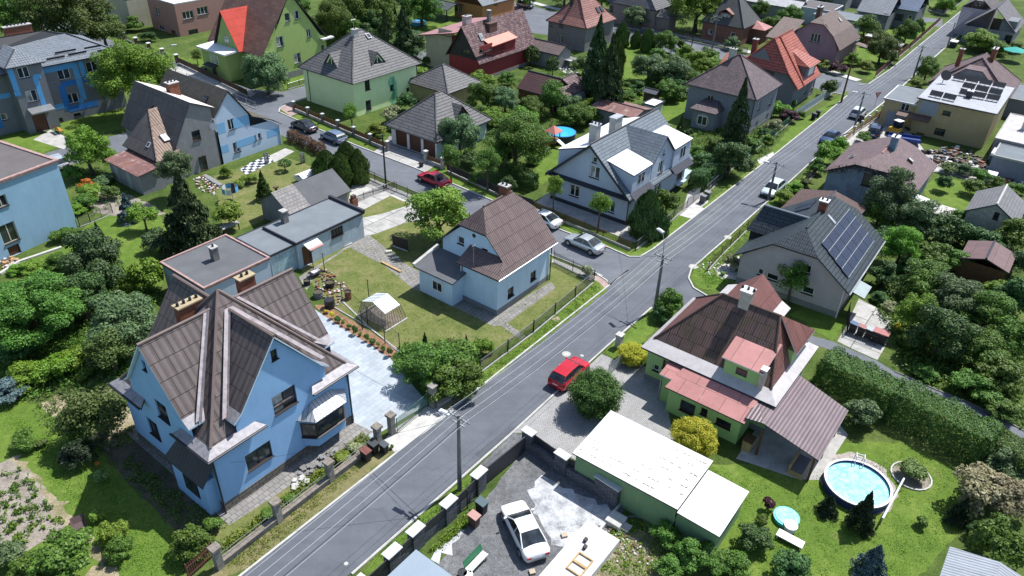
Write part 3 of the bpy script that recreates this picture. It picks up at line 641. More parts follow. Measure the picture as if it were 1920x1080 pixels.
WHITESHEET=plain('white_membrane',(0.70,0.71,0.72),.7,var=.06,scale=.5,streak=.0);PEELED=groundm('peeled_whitewash',[(0.3,(.30,.22,.20)),(.46,(.62,.58,.54)),(.7,(.78,.76,.72))],1.2,8,.3,grain=.3)
PINKCOP=plain('coping_pinkish',(0.34,0.22,0.20),.8,var=.3,scale=3);ZINC=plain('zinc_valley',(0.24,0.23,0.245),.6,.3,var=.28,scale=3.5)
ZINCR=plain('zinc_rusty',(0.33,0.30,0.31),.6,.2,var=.3,scale=2.5,streak=.5,dirt=(.28,.14,.11))
DTRIM=plain('dark_trim',(0.03,0.032,0.042),.6);WTRIM=plain('white_trim',(0.66,0.66,0.66),.6,var=.08);BTRIM=plain('brown_trim',(0.10,0.06,0.05),.7)
STRIPE1=plain('stripe_light_blue',(0.11,0.36,0.66),.9);STRIPE2=plain('stripe_deep_blue',(0.03,0.17,0.46),.9);BAND=plain('band_sky_blue',(0.20,0.42,0.66),.9,var=.04);BAND2=plain('band_pale',(0.45,0.55,0.68),.9,var=.04)
PV=roofm('solar_cells',(0.022,0.030,0.062),(0.018,0.026,0.055),(0.04,0.05,0.08),.33,.33,.010,steps=False,rough=.35,offset=0,bumpd=.0005)
PIPE=plain('dark_pipe',(0.02,0.022,0.028),.5)
def drain(b,x,y,h,mat=PIPE):
 mb=MB();mb .cyl((x,y,0),(x,y,h),.055,.055,6);b .part('downpipe',mb,mat)
def quadpart(b,name,key,u0,z0,u1,z1,mat,d=.012,th=.01,parent=None):
 O,u=b .face(key);n=u .cross(Vector((0,0,1)));mb=MB();P=lambda a,z,dd:O+u*a+Vector((0,0,z))+n*dd
 q=[(u0,z0),(u1,z0),(u1,z1),(u0,z1)];mb .poly([P(*c,d)for c in q])
 for i in range(4):a,c=q[i],q[(i+1)%4];mb .poly([P(*c,d),P(*a,d),P(*a,d-th),P(*c,d-th)])
 return b .part(name,mb,mat,parent)
# ================================================================= big blue house with four gables
b=Bld('blue_house','bright blue house with four gables and a brown corrugated roof in the left foreground',(390,867),(667,680),(207,715),5.0,.5,ang='grid')
b .W,b .D=11.4,10.9;b .x1,b .y1=10.9,10.4;cx,cy,zp,zg=5.7,5.45,11.6,10.55
def gout(w,c,g,zb,zt):return[(0,0),(w,0),(w,5.2),(c+g,5.2),(c+g,zb-.25),(c+g-.3,zb+.05),(c,zt),(c-g+.3,zb+.05),(c-g,zb-.25),(c-g,5.2),(0,5.2)]
b .wall('R',gout(10.4,5.2,3.35,6.35,10.3),W_BLUE,[(534,750,1.75,1.45,'2kd'),(486,855,1.85,1.35,'2d'),(514,665,.45,.75,'1d')],plinth=PL_STONE,ph=.7)
b .wall('L',gout(9.9,4.95,3.35,6.35,10.3),W_BLUE,[(304,771,1.25,1.45,'2d'),(288,803,1.25,1.45,'2d'),(270,685,.4,.75,'1d')],plinth=PL_STONE,ph=.7)
b .wall('F',gout(9.9,4.95,3.35,6.35,10.3),W_BLUE,[(3,2.2,1.4,1.4,'2d'),(6.5,2.2,1.4,1.4,'2d'),(5,6,1.4,1.4,'2d')],plinth=PL_STONE,ph=.7,pix=False)
b .wall('B',gout(10.4,5.2,3.35,6.35,10.3),W_BLUE,[(3,2.2,1.4,1.4,'2d'),(7,2.2,1.4,1.4,'2d')],plinth=PL_STONE,ph=.7,pix=False)
mb=MB();A=Vector((cx,cy,zp));c=[Vector(p)for p in((0,0,5),(11.4,0,5),(11.4,10.9,5),(0,10.9,5))]
for i in range(4):
 p,q=c[i],c[(i+1)%4];f1=.1;p1,q1=p .lerp(A,f1),q .lerp(A,f1);p1 .z=q1 .z=5.3
 f2=.2;p2,q2=p .lerp(A,f2),q .lerp(A,f2);p2 .z=q2 .z=5.98
 for s0,s1 in((0,.35),(.66,1)):
  e0,e1=p .lerp(q,s0),p .lerp(q,s1);k0,k1=(p1 .lerp(q1,s0),p1 .lerp(q1,s1));h=.06
  if s0:k0=p1 .lerp(q1,s0+h)
  else:k1=p1 .lerp(q1,s1-h)
  mb .slab([e0,e1,k1,k0],.16,3,1,1)
 mb .slab([p1,q1,q2,p2],.16,0,1,1);mb .slab([p2,q2,A],.16,0,1,1)
 mb .cyl(p1,p2,.1,.1,6,2);mb .cyl(p2,A,.1,.1,6,2)
roof=b .part('roof',mb,[R_BROWN,DTRIM,plain('ridge_brown',(0.15,.11,.10),.7),ZINC])
mb=MB();g=3.55;zb=6.2
def gslab(a0,a1,T):
 for sgn in(-1,1):
  w=lambda d,z:None
  mb .slab([T(a0,sgn*g,zb),T(a1,sgn*g,zb),T(a1,sgn*(g-.55),zb+.42),T(a0,sgn*(g-.55),zb+.42)],.12,3,1,1)
  mb .slab([T(a0,sgn*(g-.55),zb+.42),T(a1,sgn*(g-.55),zb+.42),T(a1,0,zg),T(a0,0,zg)],.12,0,1,1)
 mb .cyl(T(a0,0,zg+.02),T(a1,0,zg+.02),.11,.11,6,2)
TX=lambda a,s_,z:(a,cy+s_,z);TY=lambda a,s_,z:(cx+s_,a,z)
gslab(.25,11.15,TX);gslab(.25,10.65,TY)
b .part('gable_roof',mb,[R_BROWN,W_PALEBLUE,_M['ridge_brown'],ZINC],roof)
mb=MB();sl_=(zp-5.98)/(A .to_2d()-c[0].lerp(A,.2).to_2d()).length*math .sqrt(2)if 0 else 1.24
def valley(sx,sy,along):
 if along=='x':
  a=Vector((.95 if sx<0 else 11.4-.95,cy+sy*g,zb+.1));e=Vector((4.75 if sx<0 else 11.4-4.75,cy,zg+.06));o1=Vector((0,sy*.28,0));o2=Vector((sx*.2,0,0))
 else:
  a=Vector((cx+sx*g,.95 if sy<0 else 10.9-.95,zb+.1));e=Vector((cx,4.6 if sy<0 else 10.9-4.6,zg+.06));o1=Vector((sx*.28,0,0));o2=Vector((0,sy*.2,0))
 up=Vector((0,0,.07))
 for o in(o1,o2):
  q=[a+up,e+up,e+o+up,a+o+up];mb .slab(q,.03,0)
for sx in(-1,1):
 for sy in(-1,1):valley(sx,sy,'x');valley(sx,sy,'y')
b .part('valley_flashing',mb,[ZINCR],roof)
for x,y,w,d_,z0,z1,n in((4.3,6.75,1.55,.6,8.6,10.8,4),(8.6,7.1,1.1,.6,8.3,10.5,2)):
 b .chimney(x,y,z0,z1,w,d_,BRICK,roof,n,plain('chimney_cap_ochre',(.36,.29,.18),.9))
mb=MB();mb .cyl((1.1,7.3,8.4),(1.1,7.3,9.0),.22,.1,8);mb .cyl((1.1,7.3,9.0),(1.1,7.3,9.25),.1,.14,8,1);b .part('roof_vent',mb,[STEEL,WTRIM],roof)
for sg in(((-.06,-.06,4.93),(4.0,-.06,4.93)),((-.06,-.06,4.93),(-.06,3.8,4.93)),((7.6,-.06,4.93),(11.4,-.06,4.93)),((-.06,7.2,4.93),(-.06,10.9,4.93))):b .gutter([sg])
drain(b,.42,.38,4.9);drain(b,10.75,.42,4.9)
mb=MB();P=[(6.6,.5),(7.2,-.35),(9.5,-.35),(10.2,.5)]
zs=((.95,1.75,0),(1.75,2.95,1),(2.95,3.3,0))
for i in range(3):
 (x0,y0),(x1,y1)=P[i],P[i+1];mb .poly([(x0,y0,.95),(x1,y1,.95),(x1,y1,1.75),(x0,y0,1.75)],0)
mb .poly([(p[0],p[1],.95)for p in P][::-1],0)
orl=b .part('oriel',mb,[W_BLUE]);mb=MB()
for i in range(3):(x0,y0),(x1,y1)=P[i],P[i+1];mb .poly([(x0,y0,2.95),(x1,y1,2.95),(x1,y1,3.3),(x0,y0,3.3)],0)
b .part('oriel_lintel',mb,[W_BLUE],orl)
mb=MB()
for i in range(3):
 (x0,y0),(x1,y1)=P[i],P[i+1];d1=Vector((x1-x0,y1-y0,0));ln=d1 .length;d1 .normalize();nn=Vector((d1 .y,-d1 .x,0))
 q=lambda a,z,k=0:Vector((x0,y0,z))+d1*a+nn*k
 nb_=2 if i==1 else 1
 for a0 in[0]+[ln*k/nb_ for k in range(1,nb_)]+[ln-.09]:mb .poly([q(a0,1.75,.01),q(a0+.09,1.75,.01),q(a0+.09,2.95,.01),q(a0,2.95,.01)])
 mb .poly([q(0,1.75,.015),q(ln,1.75,.015),q(ln,1.87,.015),q(0,1.87,.015)]);mb .poly([q(0,2.84,.015),q(ln,2.84,.015),q(ln,2.95,.015),q(0,2.95,.015)])
 mb .poly([q(0,1.75,.14),q(ln,1.75,.14),q(ln,1.79,.01),q(0,1.79,.01)]);mb .poly([q(0,1.70,.14),q(ln,1.70,.14),q(ln,1.75,.14),q(0,1.75,.14)])
fo=b .part('window',mb,DARKF,orl);mb=MB()
for i in range(3):
 (x0,y0),(x1,y1)=P[i],P[i+1];mb .poly([(x0,y0,1.75),(x1,y1,1.75),(x1,y1,2.95),(x0,y0,2.95)])
b .part('pane',mb,GLASS,fo)
mb=MB();PO=[(6.35,.5),(7.05,-.6),(9.65,-.6),(10.45,.5)]
ap=[(7.6,.5,4.05),(9.2,.5,4.05)]
mb .slab([(PO[0][0],.5,3.3),(PO[1][0],PO[1][1],3.3),(7.6,.45,4.05)],.06,0,1,1);mb .slab([(PO[1][0],PO[1][1],3.3),(PO[2][0],PO[2][1],3.3),(9.2,.45,4.05),(7.6,.45,4.05)],.06,0,1,1);mb .slab([(PO[2][0],PO[2][1],3.3),(PO[3][0],.5,3.3),(9.2,.45,4.05)],.06,0,1,1)
b .part('oriel_roof',mb,[roofm('seamed_zinc',(.50,.52,.54),(.46,.48,.50),(.1,.1,.11),.28,5,.02,steps=False,rough=.4,metal=.4),DTRIM],orl)
mb=MB();mb .box(-.25,.9,0,.5,4.4,2.75,0)
bay=b .part('corner_bay',mb,[W_BLUE]);mb=MB();mb .slab([(-.45,.6,2.75),(-.45,4.7,2.75),(.5,4.2,4.0),(.5,.6,4.0)],.08,0,0,0);b .part('bay_roof',mb,[roofm('seamed_dark',(.045,.045,.06),(.04,.04,.055),(.02,.02,.02),.3,5,.02,steps=False,rough=.5)],bay)
mb=MB();mb .box(-.29,1.7,.95,-.24,3.2,2.15,0);fo=b .part('window',mb,DARKF,bay);mb=MB();mb .box(-.31,1.8,1.05,-.28,2.42,2.05,0);mb .box(-.31,2.5,1.05,-.28,3.1,2.05,0);b .part('pane',mb,GLASS,fo)
# ================================================================= small pale blue house
b=Bld('small_house','small pale blue house with a brown half-hipped roof, inside the road corner',(934,526),(1040,451),(860,490),4.0,.45,ang='grid',W=8.5,D=8.3)
b .x0=1.9;b .x1=8.1;zr,ry=8.25,4.15
zz=lambda y:4.0+1.02*min(y,8.3-y)
def gb(w,z0=4.15):return[(0,0),(w,0),(w,z0+.2),(w-2.4,6.5),(2.4,6.5),(0,z0+.2)]
b .wall('R',[(0,0),(6.2,0),(6.2,4.25),(0,4.25)],W_PALEBLUE,[(1000,517,.85,.95,'1d'),(953,551,.85,.95,'1d')],plinth=PL_GREY,ph=.55)
b .wall('F',gb(7.4),W_PALEBLUE,plinth=PL_GREY);b .wall('B',[(0,0),(6.2,0),(6.2,4.25),(0,4.25)],W_PALEBLUE,plinth=PL_GREY)
b .wall('L',gb(7.4),W_PALEBLUE,[(864,451,.75,.75,'1w'),(908,473,.75,.75,'1w')])
b .gable([R_BROWN2,DTRIM,R_BROWN2],4.0,zr,'x',rect=(1.55,0,8.5,8.3),hipend=(1.5,1.5))
mb=MB();mb .slab([(0,0,4.0),(1.56,0,4.0),(1.56,.78,4.8)],.14,0,1,1);mb .slab([(0,0,4.0),(1.9,.93,4.9),(1.9,4.6,4.9),(0,4.6,4.0)],.14,0,1,1);b .part('annex_roof',mb,[R_BROWN2,DTRIM])
b .wall(((.5,4.3,0),(0,-1,0)),[(0,0),(3.85,0),(3.85,4.05),(0,4.05)],W_PALEBLUE,name='annex_wall',plinth=PL_GREY);b .wall(((.5,.452,0),(1,0,0)),[(0,0),(1.4,0),(1.4,4.15),(0,4.0)],W_PALEBLUE,name='annex_wall',plinth=PL_GREY,ph=.55)
mb=MB();mb .box(-.9,4.3,0,1.9,8.2,2.65,0);b .part('porch_wall',mb,[W_PALEBLUE])
mb=MB();mb .slab([(-1.3,3.9,2.65),(1.9,3.9,3.25),(1.9,8.5,3.25),(-1.3,8.5,2.65)],.12,0,1,1);mb .slab([(-1.3,8.3,2.9),(1.9,8.3,3.5),(1.9,8.6,3.5),(-1.3,8.6,2.9)],.25,2);b .part('porch_roof',mb,[BITU,DTRIM,CONC_L])
mb=MB();mb .box(-.96,5.4,.9,-.88,6.6,1.9,0);fo=b .part('window',mb,WHITE);mb=MB();mb .box(-.98,5.5,1.,-.95,5.96,1.8);mb .box(-.98,6.04,1.,-.95,6.5,1.8);b .part('pane',mb,GLASS,fo)
b .chimney(6.4,4.5,7.6,8.9,.55,.9,BRICK,None,2);drain(b,.42,4.42,4.0,WTRIM);drain(b,8.2,.36,4.0);b .gutter([((0,-.07,3.92),(8.5,-.07,3.92))],METAL)
mb=MB();O,u=b .face('L');mb .cyl((1.88,4.2,5.9),(1.93,4.2,5.9),.2,.2,14);b .part('round_window',mb,DARKF)
mb=MB();mb .cyl((.3,2.9,3.9),(.3,2.9,6.3),.03,.03,5);mb .cyl((.1,2.9,6.1),(.5,2.9,6.1),.03,.03,4);b .part('aerial',mb,STEEL)
for(u0,zc)in((8.0,1.9),(7.0,1.3)):pass
# ================================================================= row of flat garages
b=Bld('garage','pale blue flat-roofed outbuilding with a barred window and small door hood',(555,456),(674,397),(494,427),2.8,.0,'garage','grid',W=8.1,D=4.7)
b .wall('R',[(0,0),(8.1,0),(8.1,2.7),(0,2.7)],W_GARBLUE,[(632,435,1.5,.95,'4gd'),(576,478,1.0,2.0,'doord')]);b .wall('F',[(0,0),(4.7,0),(4.7,2.7),(0,2.7)],W_GARBLUE);b .wall('L',[(0,0),(4.7,0),(4.7,2.7),(0,2.7)],W_GARBLUE);b .wall('B',[(0,0),(8.1,0),(8.1,2.7),(0,2.7)],W_GARBLUE)
b .flat(2.8,[BITU2,DTRIM],.07,.12,rect=(-.1,-.15,8.25,4.85));b .chimney(1.9,4.0,2.8,4.0,.55,.55,CONC_D,None,0)
mb=MB();mb .box(8.0,-.2,2.8,8.28,4.9,3.1);b .part('parapet',mb,DTRIM)
mb=MB();mb .slab([(.7,-.8,2.15),(2.3,-.8,2.15),(2.3,0,2.45),(.7,0,2.45)],.05,0);mb .slab([(.7,-1.0,2.05),(2.3,-1.0,2.05),(2.3,-.8,2.15),(.7,-.8,2.15)],.05,1);b .part('door_hood',mb,[WTRIM,R_PINK])
b=Bld('garage','middle flat garage with a weathered blue double gate, between two flat roofs',(506,479),(552,457),(480,437),2.6,.0,'garage','grid',W=2.9,D=5.0)
b .box_walls(2.5,W_GARBLUE);b .flat(2.6,[BITU2,DTRIM],.05,.1,rect=(-.1,-.12,2.95,5));quadpart(b,'gate','R',.2,0.05,2.5,2.2,plain('peeling_blue_paint',(.33,.45,.50),.8,var=.35,scale=3,streak=.8,dirt=(.2,.16,.13)))
b=Bld('garage','large low outbuilding with a dark flat roof and pinkish coping behind the blue house',(385,545),(507,484),(292,503),2.9,.1,'garage','grid',W=6.6,D=6.5)
b .org=at(507,484,2.9)+Matrix .Rotation(GRID,3,'Z')@Vector((-6.6,0,0));b .org .z=0;b .root .location=b .org
b .box_walls(2.8,W_LGREY,R_=[]);b .flat(2.9,[BITU,PINKCOP],.12,.18);b .chimney(3.4,3.4,2.9,4.1,.55,.55,CONC_D,None,1)
# ================================================================= two-tone shed
b=Bld('shed','low plastered shed whose roof is half dark felt and half worn grey eternit',(545,403),(652,354),(500,372),2.1,.15,'shed','grid',W=7.7,D=5.2)
for k,ln in(('R',7.4),('B',7.4)):b .wall(k,[(0,0),(ln,0),(ln,2.1),(0,2.1)],W_GREY)
for k in('L','F'):b .wall(k,[(0,0),(4.9,0),(4.9,2.1),(2.45,3.6),(0,2.1)],W_GREY if k=='L' else W_YEL,[(2.4,.9,1.2,1.7,'doorb')]if k=='F' else(),pix=False)
mb=MB()
for x0,x1,m in((-.1,2.6,1),(2.6,7.8,0)):
 mb .slab([(x0,-.2,2.0),(x1,-.2,2.0),(x1,2.6,3.75),(x0,2.6,3.75)],.1,m,2,2);mb .slab([(x0,5.4,2.0),(x1,5.4,2.0),(x1,2.6,3.75),(x0,2.6,3.75)],.1,m,2,2)
b .part('roof',mb,[BITU,R_WORN,DTRIM])
# ================================================================= grey and blue twin house
A0=Vector((-35.0145,81.845,0))
def frame(o,ang=GRID,W=10,D=10,oo=0.0,name='house',label='',cat='house'):
 b=Bld .__new__(Bld);b .W,b .D,b .o,b .ang=W,D,oo,ang;b .org=Vector((o[0],o[1],0));b .M=Matrix .Translation(b .org)@Matrix .Rotation(ang,4,'Z');b .I=b .M .inverted()
 b .root=empty(name,b .org,ang,label,cat);b .x0,b .y0,b .x1,b .y1=oo,oo,W-oo,D-oo;return b
b=frame(A0,name='house',label='grey plastered half of the twin house, with a tan ribbed roof wing and satellite dish')
b .x0,b .x1,b .y0,b .y1=-5.0,0,0,11
b .wall('R',[(0,0),(5.0,0),(5.0,7.0),(2.65,8.1),(0.1,3.9),(0,3.9)],W_GREY,[(368,254,1.05,1.15,'1b'),(381,306,1.0,1.7,'1b')]);b .wall('L',[(0,0),(11,0),(11,3.9),(0,3.9)],W_GREY);b .wall('B',[(0,0),(5,0),(4.9,3.9),(2.4,8.1),(0,7.0)],W_GREY)
mb=MB();mb .slab([(-5.35,-.2,3.6),(-5.35,11.2,3.6),(-2.4,11.2,8.3),(-2.4,-.2,8.3)],.12,0,1,1);mb .slab([(-2.4,-.2,8.3),(-2.4,11.2,8.3),(.5,11.2,6.95),(.5,-.2,6.95)],.12,2,1,1);rf=b .part('roof',mb,[R_OLDGREY,DTRIM,PEELED])
b .chimney(-.9,5.6,6.6,8.9,1.2,.9,BRICK,rf,3,CONC_L)
mb=MB();mb .box(-7.5,-.3,0,-4.9,6.3,3.2,0);wing=b .part('wing_wall',mb,W_GREY)
mb=MB();H=[(-7.8,-.6,3.1),(-4.9,-.6,3.1),(-3.0,5.4,6.75),(-4.4,5.4,6.7),(-7.8,6.6,3.1)]
mb .slab([H[0],H[1],H[2],H[3]],.1,1,2,2);mb .slab([H[0],H[3],H[4]],.1,0,2,2);mb .slab([H[4],H[3],(-3.2,6.4,6.8),(-4.9,7.5,4.2)],.1,0,2,2);mb .cyl(H[0],H[3],.09,.09,6,1)
wr=b .part('wing_roof',mb,[R_OLDGREY,R_TAN,DTRIM]);b .skylight((-5.2,1.6,4.52),(0,-.52,.85),(0,.85,.52),.8,1.1,wr,mats=[DARKMETAL,WTRIM],t=.12);b .skylight((-6.9,2.2,4.05),(-.69,0,.72),(.72,0,.69),.5,.6,wr,mats=[WTRIM,GLASS])
mb=MB();mb .box(-10.2,-.8,0,-7.5,5.6,2.35,0);lt=b .part('leanto_wall',mb,W_GREY);mb=MB();mb .slab([(-10.5,-1.1,2.4),(-7.5,-1.1,2.75),(-7.5,5.9,2.75),(-10.5,5.9,2.4)],.08,0,1,1);b .part('leanto_roof',mb,[R_RUST,DTRIM],lt)
for y in(1.2,3.8):mb=MB();mb .box(-10.24,y,.05,-10.19,y+.9,1.95);b .part('door',mb,plain('grey_green_door',(.3,.34,.3),.7),lt)
mb=MB();mb .cyl((-.35,-.1,5.0),(-.35,-.55,5.0),.03,.03,5,1);mb .cyl((-.35,-.55,5.0),(-.45,-.75,5.1),.12,.42,14,0);b .part('satellite_dish',mb,[STEEL,STEEL])
mb=MB();mb .box(.02,-.03,0,.1,.03,5.6);b .part('downpipe',mb,PIPE)
b=frame(A0+Vector((math .cos(GRID),math .sin(GRID),0))*.2,name='house',label='blue banded half of the twin house, with a steep mossy dark roof')
b .x0,b .x1,b .y0,b .y1=.15,4.5,.0,11
b .wall('R',[(0,0),(8.4,0),(8.4,2.5),(7.2,3.4),(4.35,3.5),(4.35,5.0),(2.15,8.2),(0,5.8)],BAND2,[(434,233,.95,1.3,'2w'),(444,276,.95,1.3,'2w'),(478,259,.45,.75,'1w'),(487,255,.45,.75,'1w')])
for u0,z0,u1,z1 in((0,3.75,1.05,4.95),(2.15,3.75,4.35,4.95),(0,1.35,1.0,2.25),(2.1,1.35,4.7,2.25),(6.5,1.35,8.3,2.25)):quadpart(b,'wall_band','R',u0,z0,u1,z1,BAND,.014)
b .wall('B',[(0,0),(4.35,0),(4.35,5.8),(2.1,8.2),(0,5)],BAND2);b .wall(((8.55,0,0),(0,1,0)),[(0,0),(9,0),(9,2.5),(0,2.5)],BAND2)
mb=MB();mb .slab([(-.1,-.2,5.85),(-.1,12.2,5.85),(2.3,12.2,8.45),(2.3,-.2,8.45)],.12,0,1,1);mb .slab([(2.3,-.2,8.45),(2.3,12.2,8.45),(4.85,12.2,4.75),(4.85,-.2,4.75)],.12,2,1,1);rf=b .part('roof',mb,[roofm('beaver_tile_dark',(.075,.07,.058),(.055,.052,.045),(.02,.02,.018),.6,.3,.02,moss=(.06,.065,.03),mossf=.3),DTRIM,roofm('eternit_olive',(.13,.115,.085),(.11,.10,.075),(.05,.045,.035),.6,.5,.02,moss=(.22,.16,.04),mossf=.2)])
mb=MB();mb .slab([(4.8,-.15,4.72),(4.8,9,4.72),(7.7,9,3.45),(7.7,-.15,3.45)],.1,0,1,1);mb .slab([(7.7,-.15,3.45),(7.7,9,3.45),(8.9,9,2.6),(8.9,-.15,2.6)],.08,2,1,1);b .part('leanto_roof',mb,[_M['eternit_olive'],DTRIM,BITU],rf)
b .skylight((5.6,1.9,4.42),(.4,0,.92),(-.92,0,.4),.55,.7,rf,mats=[WOOD_L,GLASS],t=.15);b .skylight((.95,2.6,7.05),(-.74,0,.68),(.68,0,.74),.6,.8,rf,mats=[DARKMETAL,GLASS],t=.12);drain(b,8.5,-.05,2.5,WTRIM)
# ================================================================= grey block with blue stripes
b=frame((-61.975,89.299),R(50),name='apartment_house',label='dark grey house painted with bright blue stripes under a blue-grey tiled roof',cat='house')
b .x0,b .x1,b .y0,b .y1=3.8,13.3,1.4,11.5
b .wall('R',[(0,0),(9.5,0),(9.5,7.6),(0,7.6)],W_DGREY,[(120,139,1.5,1.35,'2w'),(136,184,1.5,1.35,'2w'),(173,125,1.5,1.35,'2w'),(83,147,.3,.9,'1d'),(97,190,.3,.9,'1d'),(145,215,.9,.4,'1d'),(112,225,.8,.5,'1d')]);b .wall('F',[(0,0),(10,0),(10,7.6),(0,7.6)],W_DGREY);b .wall('B',[(0,0),(9.5,0),(9.5,7.6),(0,7.6)],W_DGREY)
def sfill(key,pts,mat,nm='blue_stripe'):
 for(ax,ay),(bx,by),w in pts:
  ua,za=b .onface(key,ax,ay);ub,zb_=b .onface(key,bx,by)
  if abs(ua-ub)>abs(za-zb_):z=(za+zb_)/2;quadpart(b,nm,key,min(ua,ub),z-w/2,max(ua,ub),z+w/2,mat,.012+.004*(mat==STRIPE2))
  else:u=(ua+ub)/2;quadpart(b,nm,key,u-w/2,min(za,zb_),u+w/2,max(za,zb_),mat,.015+.004*(mat==STRIPE2))
S=lambda x,y:(x/4.908,40+y/4.908)
sfill('R',[(S(365,465),S(695,395),.7),(S(680,385),S(775,720),.7),(S(740,365),S(780,520),.6),(S(820,590),S(940,560),.6),(S(770,725),S(720,735),.6),(S(495,795),S(590,775),.7)],STRIPE1)
sfill('R',[(S(560,580),S(700,560),.7),(S(570,590),S(625,820),.8),(S(640,810),S(900,745),.8),(S(760,545),S(930,495),.8)],STRIPE2)
mb=MB();z0,z1=7.6,10.6;X0,X1,Y0,Y1=-14,13.9,.8,12;yc=6.2
mb .slab([(X0,Y0,z0),(X1,Y0,z0),(9.7,yc,9.7),(9.2,yc,9.7),(7,yc,z1),(X0,yc,z1)],.14,0,1,1);mb .slab([(X1,Y0,z0),(X1,Y1,z0),(9.7,yc,9.7)],.14,0,1,1);mb .slab([(X0,Y1,z0),(X1,Y1,z0),(9.7,yc,9.7),(7,yc,z1),(X0,yc,z1)],.14,0,1,1);mb .cyl((X1,Y0,z0),(9.7,yc,9.75),.1,.1,6,1)
rf=b .part('roof',mb,[R_STRIPEG,PIPE]);b .chimney(4.4,6.6,9.8,11.5,3.2,.7,BRICK,rf,6)
mb=MB()
for xa,xb,k in((5,7.2,1.4),(7.7,10,1.5),(6.4,9,2.1),(10,12.2,2.0),(11.2,13,1.2)):z=7.75+(k-.8)*.55;mb .box(xa,k,z,xb,k+.08,z+.22)
b .part('snow_guard',mb,DARKMETAL,rf)
b .x0,b .x1,b .y0,b .y1=0,3.8,0,1.4;sx_=b
b .wall('R',[(0,0),(3.8,0),(3.8,8.4),(0,8.4)],W_DGREY,[(44,136,1.25,1.3,'2w'),(60,180,1.25,1.4,'2w'),(77,231,1.6,2.3,'doord')],name='tower_wall');b .wall('F',[(0,0),(1.4,0),(1.4,8.4),(0,8.4)],W_DGREY,name='tower_wall')
b .wall(((0,4,0),(0,-1,0)),[(0,0),(4,0),(4,8.4),(0,8.4)],W_DGREY,name='tower_wall');b .wall(((-11,2.0,0),(1,0,0)),[(0,0),(11,0),(11,7.6),(0,7.6)],W_DGREY,[(9.4,2.2,.7,.8,'1w'),(5.5,5.6,1.4,1.3,'2w'),(5.5,2.2,1.4,1.3,'2w')],name='wing_wall',pix=False)
sfill('R',[(S(95,440),S(150,640),.62),(S(190,660),S(135,670),.6),(S(325,510),S(410,790),.6),(S(310,515),S(375,500),.55)],STRIPE1)
for u0,z0_,u1,z1_ in((8.6,4.4,10.9,5.0),(2,4.4,6,5.0)):quadpart(b,'blue_stripe',((-11,2.0,0),(1,0,0)),u0,z0_,u1,z1_,STRIPE1)
for u0,z0_,u1,z1_ in((8.2,.9,9.0,4.2),(3,.6,8.2,1.4),(1,5.2,9,5.8)):quadpart(b,'blue_stripe',((-11,2.0,0),(1,0,0)),u0,z0_,u1,z1_,STRIPE2,.02)
mb=MB();mb .slab([(-.4,-.4,8.5),(4.2,-.4,8.5),(1.9,1.8,9.9)],.14,0,1,1);mb .slab([(-.4,-.4,8.5),(-.4,6,8.5),(1.9,6,9.95),(1.9,1.8,9.9)],.14,0,1,1);mb .slab([(4.2,-.4,8.5),(4.2,6,8.5),(1.9,6,9.95),(1.9,1.8,9.9)],.14,0,1,1);mb .cyl((-.4,-.4,8.55),(1.9,1.8,9.95),.09,.09,6,1);b .part('tower_roof',mb,[R_STRIPEG,PIPE])
mb=MB();mb .slab([(.6,-1.3,2.85),(3.4,-1.3,2.85),(3.4,0,3.2),(.6,0,3.2)],.15,0);b .part('door_canopy',mb,STEEL)
# ================================================================= blue box house at the left edge
b=Bld('house','plain mid-blue flat-roofed house cut by the left edge of the picture',(106,301),(140,270),(-20,342),7.2,.0,ang=None,W=12,D=11)
a_,c_=at(106,301,7.2),at(0,340,7.2);dd=(c_-a_).to_2d().normalized();ang=math .atan2(dd .y,dd .x)-math .pi/2
b .ang=ang;b .root .rotation_euler .z=ang;b .M=Matrix .Translation(b .org)@Matrix .Rotation(ang,4,'Z');b .I=b .M .inverted();b .W,b .D=14,14;b .x1,b .y1=14,14
b .box_walls(7.1,W_BOXBLUE,L_=[(2,378,1.1,1.1,'2c'),(17,437,1.5,1.9,'2c'),(30,476,1.1,1.8,'doord')],R_=[(5,5,1.2,1.3,'2w')]if 0 else());b .flat(7.2,[BITU_BR,PINKCOP],.12,.3,rect=(-.15,-.15,14.1,14.1))
# ================================================================= light green hip-roofed house
def hdormer(b,key,u,z,w,h,back,roofm_,wallm,par,nw=2):
 """small gabled dormer on the face plane: a triangle of glass under its own little roof"""
 O,uu=b .face(key);n=uu .cross(Vector((0,0,1)));P=lambda a,zz,d:O+uu*a+Vector((0,0,zz))+n*d
 mb=MB();mb .poly([P(u-w/2,z,-back[0]),P(u+w/2,z,-back[0]),P(u,z+h,-back[0])]);d=b .part('dormer',mb,wallm,par)
 mb=MB()
 for s in(-1,1):mb .slab([P(u+s*(w/2+.3),z-.15,.25-back[0]),P(u,z+h+.12,.25-back[0]),P(u,z+h+.12,-back[1]),P(u+s*(w/2+.3),z-.15,-back[0]-.5)],.08,0,1,1)
 b .part('dormer_roof',mb,[roofm_,DTRIM],d);mb=MB()
 for s in(-1,1):mb .poly([P(u+s*.08,z+.25,.02-back[0]),P(u+s*(w/2-.55),z+.25,.02-back[0]),P(u+s*.08,z+h-.5,.02-back[0])][::s])
 b .part('pane',mb,GLASS,d)
b=Bld('house','light green two-storey house under a wide grey hipped roof with two triangular dormers',(661,157),(787,117),(566,123),4.9,.45,ang='grid')
b .box_walls(4.85,W_MINT,R_=[(689,160,.95,1.35,'2d'),(735,164,.75,.8,'1d'),(765,169,.65,.75,'1d'),(691,197,1.0,1.35,'2d'),(738,195,.8,.9,'1d')])
u0,z0=b .onface('R',727,195);mb=MB();O,u=b .face('R');uc=b .onface('R',735,150)[0]
